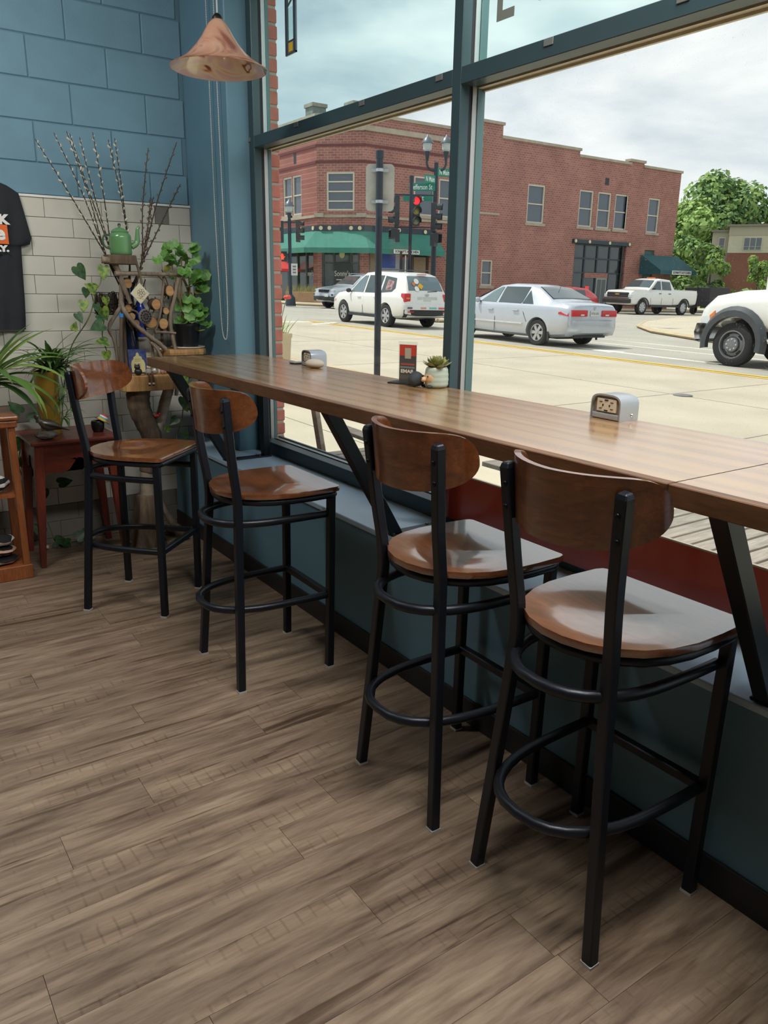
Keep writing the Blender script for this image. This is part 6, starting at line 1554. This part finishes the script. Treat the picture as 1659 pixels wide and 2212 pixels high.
face_text(FC, "Sonny's", .42, flat('window_script', (214, 216, 208), .6), bd0, 1.45, 2.25, -.03, .9)
FC.box(1.1, 1.8, 1.9, 1.94, .02, .04).build('script_underline', m_sgnw, bd0)
face_text(FS, "Sonny's", .42, flat('window_script', (214, 216, 208), .6), bd0, 14.9, 2.25, -.12, .9)
n = 18; c = FC.P(1.42, 3.30, .12); rr = [c+FC.u*(.16*math.cos(2*PI*k/n))+Vector((0, 0, .20*math.sin(2*PI*k/n))) for k in range(n)]
MB().loft([rr, [p+FC.n*.03 for p in rr]], True, True).build('round_sign', flat('pale_yellow', (200, 198, 140), .6), bd0)
# awnings: swept canvas with a scalloped valance
def awning(poly, ztop, zfront, out, name, mat, parent):
    """poly = plan points of the wall line (left to right); out = projection"""
    P = [Vector((x, y, 0)) for x, y in poly]; N = []
    for i in range(len(P)):
        ns = []
        for a, b in ((i-1, i), (i, i+1)):
            if 0 <= a and b < len(P):
                u = (P[b]-P[a]).normalized(); ns.append(Vector((u.y, -u.x, 0)))
        s_ = sum(ns, Vector()); s_.normalize(); N.append(s_/max(.5, s_.dot(ns[0])))
    top = [p+Vector((0, 0, ztop))+n_*.08 for p, n_ in zip(P, N)]; fr = [p+n_*out+Vector((0, 0, zfront)) for p, n_ in zip(P, N)]; vl = [p-Vector((0, 0, .28)) for p in fr]
    th = Vector((0, 0, -.03))
    o = MB().loft([top, fr]).loft([[p+th for p in fr], [p+th for p in top]]).build(name, mat, parent)
    v = MB().loft([fr, vl]); v.loft([[p-N[i]*.02 for i, p in enumerate(vl)], [p-N[i]*.02 for i, p in enumerate(fr)]]); v.build('valance', mat, o)
    for e in (0, -1):
        MB().add([top[e], fr[e], vl[e], P[e]+Vector((0, 0, zfront-.28))], [(0, 1, 2, 3)]).build('end_panel', mat, o)
    return o, fr, vl, N
aw, fr_, vl_, _n = awning([(LXX, 46), (LXX, BY+CH), (BX, BY), (BX+4.95, BY)], 4.58, 3.62, 1.15, 'awning', m_awn, bd0)
sg_ = FL.box(1.15, 2.95, 3.38, 3.60, -1.30, -1.27).build('awning_sign', m_sgnw, bd0)
text_on("SONNY'S KITCHEN", .2, m_ink, sg_, FL.P(2.05, 3.49, -1.305), (1, 0, 0), depth=.01, bold=.004, width=1.65)
aw2, _, _, _ = awning([(BX+24.3, BY), (BX+28.6, BY)], 4.15, 3.05, 1.9, 'awning', m_awn2, bd0)
sg_ = FL.box(25.6, 27.9, 2.77, 3.05, -1.96, -1.92).build('awning_sign', m_sgnw, bd0)
text_on("SONNY'S KITCHEN", .24, m_ink, sg_, FL.P(26.75, 2.91, -1.965), (1, 0, 0), depth=.01, bold=.005, width=2.1)
FL.box(24.75, 25.9, 1.0, 4.5, .1, .2).build('green_door', M('green_steel_door', (50, 92, 92), .5), bd0)
for (x, y, z0, z1) in ((23.7, 40, 9.6, 12.0), (25.6, 38.5, 9.6, 12.1)):
    ck = MB().box(x-.45, x+.45, y-.45, y+.45, z0, z1-.2).build('chimney', M('grey_render_chimney', (140, 140, 132), .9), bd0); MB().box(x-.52, x+.52, y-.52, y+.52, z1-.2, z1).build('chimney_cap', m_lime, ck)
# umbrellas, planter box and stop bar by the corner shop
def umbrella(x, y, c, lab):
    u = thing('cafe_umbrella', lab, 'umbrella', (x, y, G(x, y)+.10), .2, 'cafe umbrellas by the corner shop')
    z0 = 1.75; n = 8; rim = [(1.25*math.cos(2*PI*k/n), 1.25*math.sin(2*PI*k/n), z0) for k in range(n)]
    MB().add([(0, 0, z0+.55)]+rim+[(a*.98, b*.98, z0-.14) for a, b, _ in rim], [(0, 1+k, 1+(k+1) % n) for k in range(n)]+[(1+k, 9+k, 9+(k+1) % n, 1+(k+1) % n) for k in range(n)]).build('canopy', flat('umbrella_%d' % c[1], c, .7), u)
    MB().cyl((0, 0, 0), (0, 0, z0+.55), .025, 8).build('pole', m_plas, u); MB().lathe([(0, 0), (.25, 0), (.22, .08), (0, .1)], 16).build('base', m_plas, u)
umbrella(20.0, 37.9, (206, 52, 48), 'red cafe umbrella in front of the corner shop window'); umbrella(19.6, 41.0, (226, 140, 140), 'pale pink cafe umbrella further left of the red one')
pb = thing('planter_box', 'long timber planter box with dry grasses by corner shop', 'planter', (19.9, 34.9, G(19.9, 34.9)+.10), -.85)
MB().box(-1.0, 1.0, -.25, .25, 0, .55).build('box', M('tan_planter_timber', (166, 134, 104), .8), pb, bevel=.02)
gg = MB(); g2 = random.Random(9)
for k in range(160):
    x, y, h, a = g2.uniform(-.95, .95), g2.uniform(-.2, .2), g2.uniform(.2, .5), g2.uniform(0, 6.28)
    gg.add([(x-.02, y, .53), (x+.02, y, .53), (x+.1*math.cos(a), y+.1*math.sin(a), .53+h)], [(0, 1, 2)])
stuff(gg.build('dry_grass', M('dry_grass', (150, 150, 92), .9), pb))

# ================================================================== STREET FURNITURE
m_pole = M('black_street_pole', (44, 48, 58), .45, metal=.3)
m_sign_b = M('sign_back_aluminium', (186, 180, 168), .6, metal=.2)
m_sgreen = flat('street_sign_green', (24, 128, 104), .5); m_sletter = flat('street_sign_white', (232, 236, 232), .5)
VIEW = Vector((-.62, -.78, 0)).normalized()
sp_ = thing('sign_post', 'black post with the grey back of a traffic sign', 'sign', (3.58, 3.51, G(3.58, 3.51)+.04), 0)
MB().tube([(0, 0, 0), (.0, 0, 2.74)], .042, 12).build('post', m_pole, sp_, smooth=True); MB().lathe([(0, 2.72), (.05, 2.72), (.05, 2.80), (0, 2.80)], 12).build('post_cap', m_pole, sp_)
sgn = MB(); R_ = .05; w_, h_ = .17, .265
pts = []
for cx, cz, a0 in ((w_-R_, h_-R_, 0), (-w_+R_, h_-R_, PI/2), (-w_+R_, -h_+R_, PI), (w_-R_, -h_+R_, 3*PI/2)):
    for k in range(5): pts.append((cx+R_*math.cos(a0+PI/2*k/4), cz+R_*math.sin(a0+PI/2*k/4)))
sgn.prism(pts, -.004, .004, 'y'); so = sgn.build('sign_plate', m_sign_b, sp_, (.04, .045, 2.40), (0, 0, -.62))
for z in (2.57, 2.22): MB().lathe([(.046, 0), (.046, .035)], 14, (0, 0, z), cap=False).build('clamp', m_rim, sp_); 
for z in (2.57, 2.22): MB().box(-.10, .10, -.006, .006, 0, .035).build('clamp_strap', m_rim, sp_, (.02, .02, z), (0, 0, -.62))
# twin lantern street lamp with the street signs
def lantern(parent, x, y, z, s=1.0):
    b = MB().lathe([(0, 0), (.05*s, 0), (.09*s, .18*s), (.12*s, .30*s), (.11*s, .34*s)], 14, (x, y, z)).build('lantern_base', m_pole, parent, smooth=True)
    MB().lathe([(.10*s, .34*s), (.17*s, .40*s), (.19*s, .62*s), (.17*s, .66*s)], 14, (x, y, z), cap=False).build('lantern_glass', flat('lantern_glass', (176, 182, 178), .2), b, smooth=True)
    MB().lathe([(.24*s, .64*s), (.22*s, .70*s), (.15*s, .82*s), (.06*s, .88*s), (.02*s, .96*s), (0, .98*s)], 14, (x, y, z)).build('lantern_hood', M('grey_lantern_hood', (100, 106, 112), .4, metal=.4), b, smooth=True)
LPX, LPY = 17.9, 20.7
tl = thing('street_lamp', 'tall twin-lantern street lamp carrying green street name signs', 'street lamp', (LPX, LPY, G(LPX, LPY)+.10), -math.atan2(1, 1.25))
MB().tube([(0, 0, 0), (0, 0, .3), (0, 0, 5.55), (0, 0, 5.7)], [.16, .12, .085, .085], 12).build('pole', m_pole, tl, smooth=True)
MB().lathe([(0, 0), (.24, 0), (.24, .1), (.17, .35), (.12, .42)], 14).build('pole_base', m_pole, tl, smooth=True)
for q in (-1, 1):
    MB().tube(catmull([(0, 0, 5.40), (q*.25, 0, 5.45), (q*.36, 0, 5.63), (q*.36, 0, 5.80)], 5), .045, 8).build('lamp_arm', m_pole, tl, smooth=True)
    lantern(tl, q*.36, 0, 5.77, .95)
def street_sign(x0, w, z, txt, yaw, h=.30, fw=None, parent=tl):
    o = MB().box(0, w, -.012, .012, -h/2, h/2).build('street_sign', m_sgreen, parent, (x0*math.cos(yaw), x0*math.sin(yaw)-.10, z), (0, 0, yaw), bevel=.01)
    text_on(txt, .26, m_sletter, o, (w/2, -.016, -.01), (1, 0, 0), depth=.004, bold=.003, width=fw or w*.8)
street_sign(.06, .72, 5.36, 'N Main St', .45)
street_sign(-.58, .55, 5.08, 'N Main', .75)
street_sign(-1.02, 1.0, 4.82, 'Jefferson St', -.02, .29)
street_sign(-1.25, 1.15, 4.43, 'ille St', -.05, .24, .45)
# traffic signals
m_sig = M('black_signal_housing', (40, 44, 48), .5)
def signal_head(parent, loc, yaw, lit=True, s=1.0):
    o = MB().box(-.16*s, .16*s, .0, .18*s, -.53*s, .53*s).build('signal_head', m_sig, parent, loc, (0, 0, yaw), bevel=.02)
    for z, c, e in ((.35, (226, 36, 44), 1.6), (0, (150, 140, 62), 0), (-.35, (112, 124, 96), 0)):
        nm = flat('signal_%d_%d' % (c[0], e > 0 and lit), c, .3, emit=e if lit else 0)
        MB().lathe([(.135*s, 0), (.10*s, .03*s), (0, .045*s)], 16).xf(Matrix.Translation((0, 0, z*s)) @ Matrix.Rotation(PI/2, 4, 'X')).build('lens', nm, o, smooth=True)
        rows = []
        for k in range(13):
            a = PI*(-.15+1.3*k/12); rows.append([(.15*s*math.cos(a), -.005, z*s+.15*s*math.sin(a)), (.15*s*math.cos(a), -.26*s+.05*s*abs(math.cos(a)), z*s+.15*s*math.sin(a))])
        MB().loft(rows).build('visor', m_sig, o, smooth=True)
    return o
def ped_head(parent, loc, yaw, hand=False):
    o = MB().box(-.22, .22, 0, .18, -.23, .23).build('pedestrian_signal', m_sig, parent, loc, (0, 0, yaw), bevel=.02)
    MB().box(-.24, .24, -.16, .02, .20, .24).build('hood', m_sig, o)
    for x in (-.235, .215): MB().box(x, x+.02, -.16, .02, -.1, .21).build('hood', m_sig, o)
    if hand:
        hm = flat('hand_red', (236, 70, 40), .4, emit=1.4)
        MB().box(-.07, .07, -.012, -.002, -.14, .03).build('lit_hand', hm, o, bevel=.02)
        for i, x in enumerate((-.058, -.02, .018, .056)): MB().box(x-.015, x+.015, -.012, -.002, .02, [.11, .15, .145, .10][i]).build('lit_hand', hm, o, bevel=.008)
        MB().bar((.06, -.007, -.07), (.13, -.007, .01), .03, .01, (1, 0, 0)).build('lit_hand', hm, o)
    return o
SGX, SGY = 16.55, 20.45
ts_ = thing('traffic_signal', 'black traffic signal pole showing a red light beside street lamp', 'traffic light', (SGX, SGY, G(SGX, SGY)+.10), -.62)
MB().tube([(0, 0, 0), (0, 0, 5.0)], .065, 12).build('pole', m_pole, ts_, smooth=True); MB().lathe([(0, 0), (.2, 0), (.18, .25), (.08, .34)], 14).build('pole_base', m_pole, ts_, smooth=True)
MB().tube([(0, 0, 4.85), (0, 0, 5.08)], .085, 10).build('pole_cap', m_pole, ts_)
signal_head(ts_, (.20, -.12, 3.85), .35); signal_head(ts_, (-.62, .0, 3.85), -1.45, False); signal_head(ts_, (.98, .25, 3.65), 1.35, False)
for z in (4.42, 3.28):
    MB().bar((-.62, .05, z), (.95, .12, z), .05, .05, (0, 0, 1)).build('bracket_arm', m_pole, ts_)
ped_head(ts_, (-.62, -.05, 2.95), -1.35); ped_head(ts_, (1.0, .2, 2.85), 1.2)
MB().tube([(-.34, .1, 0), (-.34, .1, 2.4)], .05, 10).build('second_post', m_pole, ts_)
MB().box(-.02, .02, -.20, .06, 1.55, 2.25).build('notice_plate', M('pale_notice', (190, 190, 180), .6), ts_, (-.16, 0, 0))
l2 = thing('corner_signal', 'street lamp with traffic signals and red hand at far left corner', 'traffic light', (17.05, 31.1, G(17.05, 31.1)+.02), -.45)
MB().tube([(0, 0, 0), (0, 0, 4.1)], .085, 12).build('pole', m_pole, l2, smooth=True); MB().lathe([(0, 0), (.26, 0), (.22, .4), (.1, .55)], 14).build('pole_base', m_pole, l2, smooth=True)
lantern(l2, 0, 0, 4.05, 1.0)
signal_head(l2, (.50, 0, 3.55), 1.3, False, .95); signal_head(l2, (-.48, 0, 3.5), -1.4, False, .95); ped_head(l2, (-.38, -.1, 2.35), -.1, True)
MB().bar((-.5, 0, 3.95), (.5, 0, 3.95), .05, .05, (0, 0, 1)).build('bracket_arm', m_pole, l2)
pls = MB().box(-.16, .16, -.012, .012, -.28, .28).build('notice_plate', m_plate, l2, (.2, -.12, 1.75), (0, 0, .1))
for z in (.14, .0, -.14): MB().box(-.08, .08, -.016, -.011, z-.04, z+.04).build('notice_mark', flat('notice_grey', (120, 120, 120), .6), pls)

# planter with poppies outside the window
pp = thing('poppy_planter', 'tall beige planter with poppies beside the brick pier outside', 'planter', (1.96, 3.17, G(2.02, 3.16)+.04), -.3)
rows = [[(sx_*w, sy_*w, z) for sx_, sy_ in ((-1, -1), (1, -1), (1, 1), (-1, 1))] for z, w in ((0, .12), (.03, .13), (.68, .165), (.70, .175), (.735, .175), (.735, .15), (.67, .14))]
MB().loft(rows, True, False).build('planter_body', M('beige_planter', (206, 186, 152), .8, var=.05), pp, bevel=.006)
MB().box(-.14, .14, -.14, .14, .62, .68).build('soil', M('potting_soil', (62, 50, 42), .9), pp)
pg = random.Random(6)
for k in range(34): blade(pp, (pg.uniform(-.12, .12), pg.uniform(-.12, .12), .67), pg.uniform(0, 6.28), pg.uniform(.9, 1.5), pg.uniform(.16, .34), .018, pg.uniform(.2, 1.2), M('poppy_foliage', (142, 172, 92), .6), 5)
m_pop = M('poppy_red', (226, 70, 46), .5)
for (x, y, z, s) in ((.14, -.10, 1.10, 1.0), (-.05, -.14, 1.42, 1.2), (.0, .1, 1.15, .9)):
    MB().tube(catmull([(x*.3, y*.3, .72), (x*.8, y*.7, z*.7+.25), (x, y, z)], 5), .004, 5).build('flower_stem', m_vine, pp)
    fl_ = MB()
    for k in range(4):
        a = PI/2*k; fl_.ball((x+.018*math.cos(a), y+.018*math.sin(a), z+.015), (.026*s, .026*s, .020*s), 8, 6)
    fl_.build('flower', m_pop, pp, smooth=True)

# outdoor seats of weathered slats, close to the glass
m_wea = wood('weathered_grey_slat', (150, 140, 128), (186, 176, 164), .85, 'x', 1.5, 0, 5, bump=.2)
m_wead = wood('weathered_grey_frame', (120, 106, 94), (150, 136, 122), .85, 'y', 1.5, 0, 5, bump=.2)
def slat_seat(x0, y0, y1, z, lab, rake, w=.56, fc=1):
    """seat whose slats run along x and are laid one after another along y"""
    r = thing('slatted_seat', lab, 'outdoor chair', (x0+w/2, (y0+y1)/2, G(x0, y0)+.04), 0, 'weathered slatted seats outside the window')
    L = y1-y0; h = z-(G(x0, y0)+.04); n = int(L/.082); sl = rake
    for i in range(n):
        yy_ = -L/2+(i+.5)*L/n; zz_ = h+sl*yy_
        MB().box(-w/2, w/2, -.0335, .0335, -.011, .011).build('slat', m_wea, r, (0, yy_, zz_), (math.atan(sl), 0, 0), bevel=.002, seg=1)
    for x in (-w/2+.03, w/2-.03):
        MB().bar((x, -L/2, h-.06-sl*L/2), (x, L/2, h-.06+sl*L/2), .028, .09, (1, 0, 0)).build('side_rail', m_wead, r, bevel=.002, seg=1)
        MB().bar((x, -L/2+.04, 0), (x, -L/2+.04, h-.04), .03, .07, (1, 0, 0)).build('front_leg', m_wead, r, bevel=.002, seg=1)
    return r, L, h, w
a_, L, h, w = slat_seat(.34, -1.32, -.72, .50, 'weathered slatted chair outside behind the middle bracket', .06)
for x in (-w/2+.005, w/2-.005):
    MB().bar((x, L/2-.02, 0), (x, L/2+.20, h+.42), .03, .055, (1, 0, 0)).build('back_post', m_wead, a_, bevel=.002, seg=1)
    MB().bar((x, -L/2-.02, h+.18), (x, L/2-.10, h+.20), .09, .022, (1, 0, 0)).build('armrest', m_wea, a_, bevel=.002, seg=1)
    MB().bar((x, -L/2+.05, h-.04), (x, -L/2+.05, h+.17), .03, .06, (1, 0, 0)).build('arm_post', m_wead, a_, bevel=.002, seg=1)
b_, L, h, w = slat_seat(.50, -3.95, -2.80, .565, 'long weathered slatted bench outside at the right window', .03, .62)
for y in (-.45, -.1, .25): MB().lathe([(0, 0), (.012, 0), (.010, .006), (0, .008)], 10).xf(Matrix.Translation((-w/2+.016, y, h-.06)) @ Matrix.Rotation(-PI/2, 4, 'Y')).build('bolt', m_rim, b_)
c__, L, h, w = slat_seat(.45, -2.55, -1.95, .50, 'weathered slatted chair outside hidden behind the third stool', .05)
for x in (-w/2+.005, w/2-.005):
    MB().bar((x, -L/2-.02, h+.20), (x, L/2-.10, h+.20), .09, .022, (1, 0, 0)).build('armrest', m_wea, c__, bevel=.002, seg=1)
    MB().bar((x, -L/2+.05, h-.04), (x, -L/2+.05, h+.19), .03, .06, (1, 0, 0)).build('arm_post', m_wead, c__, bevel=.002, seg=1)
# red board standing in the lower part of the second window
o = thing('red_window_board', 'glossy red board filling the bottom of the second window', 'board', (-.068, -3.19, ZS+.030))
MB().box(-.006, .003, -.83, .83, .0, .190).build('board', M('glossy_red_board', (216, 80, 56), .25, var=.12, scale=4, coat=.3), o)
MB().box(-.007, .004, -.83, .83, .190, .195).build('sunlit_edge', flat('sunlit_board_edge', (220, 206, 186), .5), o)  # sunlight on the board's top edge painted as a pale strip

# ================================================================== TREES AND FLATS BEYOND
def tree(name, label, x, y, z0, h, rx, rz, c1, c2, seed, n=2600, trunk=.25, blobs=14, ls=.5, low=.25, group='trees beyond the brick building'):
    r = thing(name, label, 'tree', (x, y, z0), 0, group); q = random.Random(seed)
    B = []
    for k in range(blobs):
        a = q.uniform(0, 6.28); t = q.uniform(low, .93); rr = rx*math.sqrt(max(.05, 1-((t-.52)/.52)**2))*q.uniform(.2, .72); B.append((rr*math.cos(a), rr*math.sin(a), h*t, rx*q.uniform(.26, .44)))
    for mi, (c, part) in enumerate(((c1, .5), (c2, .5))):
        mb = MB()
        for k in range(int(n*part)):
            bx2, by2, bz2, br = q.choice(B); d = Vector((q.gauss(0, 1), q.gauss(0, 1), q.gauss(0, 1))).normalized(); p = Vector((bx2, by2, bz2))+d*br*q.uniform(.72, 1.06)
            nn_ = (d+Vector((q.uniform(-.7, .7), q.uniform(-.7, .7), q.uniform(-.2, .9)))).normalized(); t1 = nn_.orthogonal().normalized(); t2 = nn_.cross(t1); a = q.uniform(0, 6.28)
            u = (t1*math.cos(a)+t2*math.sin(a))*ls*q.uniform(.6, 1.2); w2 = nn_.cross(u)*.55
            mb.add([p-u, p+w2, p+u, p-w2], [(0, 1, 2, 3)])
        stuff(mb.build('foliage', leaf_mat(name+'_leaf_%d_%d' % (seed, mi), c, tuple(min(255, int(v*1.15)) for v in c), 1, .7), r))
    MB().tube([(0, 0, 0), (.1, 0, h*.4), (0, 0, h*.8)], [trunk, trunk*.7, trunk*.25], 8).build('trunk', M('tree_bark', (84, 72, 62), .9), r, smooth=True)
    return r
GA, GB, GD = (138, 164, 92), (158, 184, 108), (100, 130, 78)
tree('broad_tree', 'tall bright green tree right beside the brick building gable', 84.5, 57.5, -.2, 12.8, 5.6, 6, GB, GA, 1, 4200, ls=.42)
tree('broad_tree', 'tallest dark green tree behind the apartment block', 91.0, 56.2, -.2, 15.2, 6.8, 6, GA, GD, 2, 5000, ls=.42)
tree('broad_tree', 'yellow green tree at the right edge behind the flats', 97.5, 52.0, -.2, 12.6, 5.6, 6, (168, 188, 74), GB, 3, 3600, ls=.42)
tree('broad_tree', 'lower green tree filling the gap below the tall trees', 76.0, 52.0, -.2, 8.0, 4.2, 4, GA, GD, 4, 3000, ls=.34, low=.08)
tree('broad_tree', 'leafy tree directly behind the brick building corner', 78.0, 59.0, -.2, 12.0, 5.0, 4, GA, GB, 12, 3600, ls=.40, low=.08)
tree('young_tree', 'rounded young street tree before the apartment block', 52.3, 31.2, G(52, 30)-.1, 4.9, 1.75, 2, (130, 158, 70), GD, 5, 2400, .10, 12, .19, .18, 'young street trees')
tree('young_tree', 'narrow young street tree right of the rounded one', 54.8, 28.9, G(54, 29)-.1, 4.5, .95, 2, (140, 166, 76), GD, 6, 1500, .08, 10, .17, .2, 'young street trees')
ab = thing('apartment_block', 'three-storey apartment block with grey siding and brick base', 'building', (82.2, 49.1, -.3), -1.0)
m_sid = M('grey_beige_siding', (176, 168, 150), .8, var=.04, stretch=(1, 1, 8)); m_sidl = M('pale_siding', (198, 190, 168), .8, var=.04); m_fas = M('grey_fascia', (128, 122, 112), .8); m_bka = M('brown_brick_base', (140, 92, 76), .9, var=.12)
MB().box(.0, 4.4, .0, 9, 0, 6.2).build('brick_storeys', m_bka, ab); MB().box(-.05, 4.45, -.05, 9, 6.2, 9.0).build('siding_storey', m_sidl, ab); MB().box(-.1, 4.5, -.1, 9, 8.05, 9.0).build('upper_band', m_sid, ab)
MB().box(-.35, 4.8, -.4, 9, 9.0, 9.2).build('roof_edge', m_fas, ab); MB().box(-1.8, 0, .8, 9, 0, 8.5).build('side_wing', m_sid, ab); MB().box(-2.0, .1, .5, 9, 8.5, 8.7).build('roof_edge', m_fas, ab)
MB().box(4.4, 16, 1.6, 9, 0, 8.5).build('siding_wing', m_sid, ab); MB().box(4.4, 16, 1.3, 9, 8.5, 8.7).build('roof_edge', m_fas, ab); MB().box(4.4, 16, 1.52, 1.62, 0, 2.0).build('stone_base', m_lime, ab)
for z in [2.2+.22*k for k in range(28)]: MB().box(4.45, 16, 1.575, 1.60, z, z+.03).build('siding_lap', m_fas, ab)
for (x, y, z, w, h) in ((1.5, -.08, 6.45, 1.9, 1.4), (-1.1, .78, 6.6, .7, 1.3), (6.0, 1.58, 6.4, 1.6, 1.5), (6.0, 1.58, 3.2, 1.6, 1.5), (9.4, 1.58, 6.4, 1.6, 1.5), (9.4, 1.58, 3.2, 1.6, 1.5), (2.6, -.02, 3.2, 1.2, 1.5)):
    wv = MB().box(x, x+w, y-.06, y+.02, z, z+h).build('window', m_wf, ab)
    n = 3 if w > 1.5 else 1
    for k in range(n): MB().box(x+.08+k*(w-.08)/n, x+(k+1)*(w-.08)/n, y-.09, y-.05, z+.45, z+h-.08).build('pane', m_wg, wv); MB().box(x+.08+k*(w-.08)/n, x+(k+1)*(w-.08)/n, y-.09, y-.05, z+.08, z+.40).build('pane', m_wg, wv)
bl_ = MB().box(-3.4, -.3, -.8, .8, 5.0, 5.2).build('balcony', m_fas, ab)
MB().box(-3.4, -.3, -.82, -.76, 5.2, 6.15).build('balcony_rail', M('brown_rail', (120, 108, 100), .7), bl_)
MB().box(-3.42, -3.34, -.8, .8, 5.2, 6.15).build('balcony_rail', M('brown_rail', (120, 108, 100), .7), bl_)
hedge = thing('far_hedge', 'low green hedge and bushes under the far trees', 'hedge', (74, 42, -.4))
hb = MB(); hq = random.Random(31)
for k in range(2600):
    p = Vector((hq.uniform(-14, 22), hq.uniform(-10, 18), 0)); p.z = hq.uniform(.0, 2.3)*(.6+.4*math.sin(p.x*.7+p.y)); a = hq.uniform(0, 6.28); u = Vector((math.cos(a), math.sin(a), hq.uniform(-.5, .5)))*.4; w2 = Vector((-math.sin(a), math.cos(a), .8))*.22
    hb.add([p-u, p+w2, p+u, p-w2], [(0, 1, 2, 3)])
stuff(hb.build('foliage', leaf_mat('hedge_leaf', GD, GA, 1, .7), hedge))
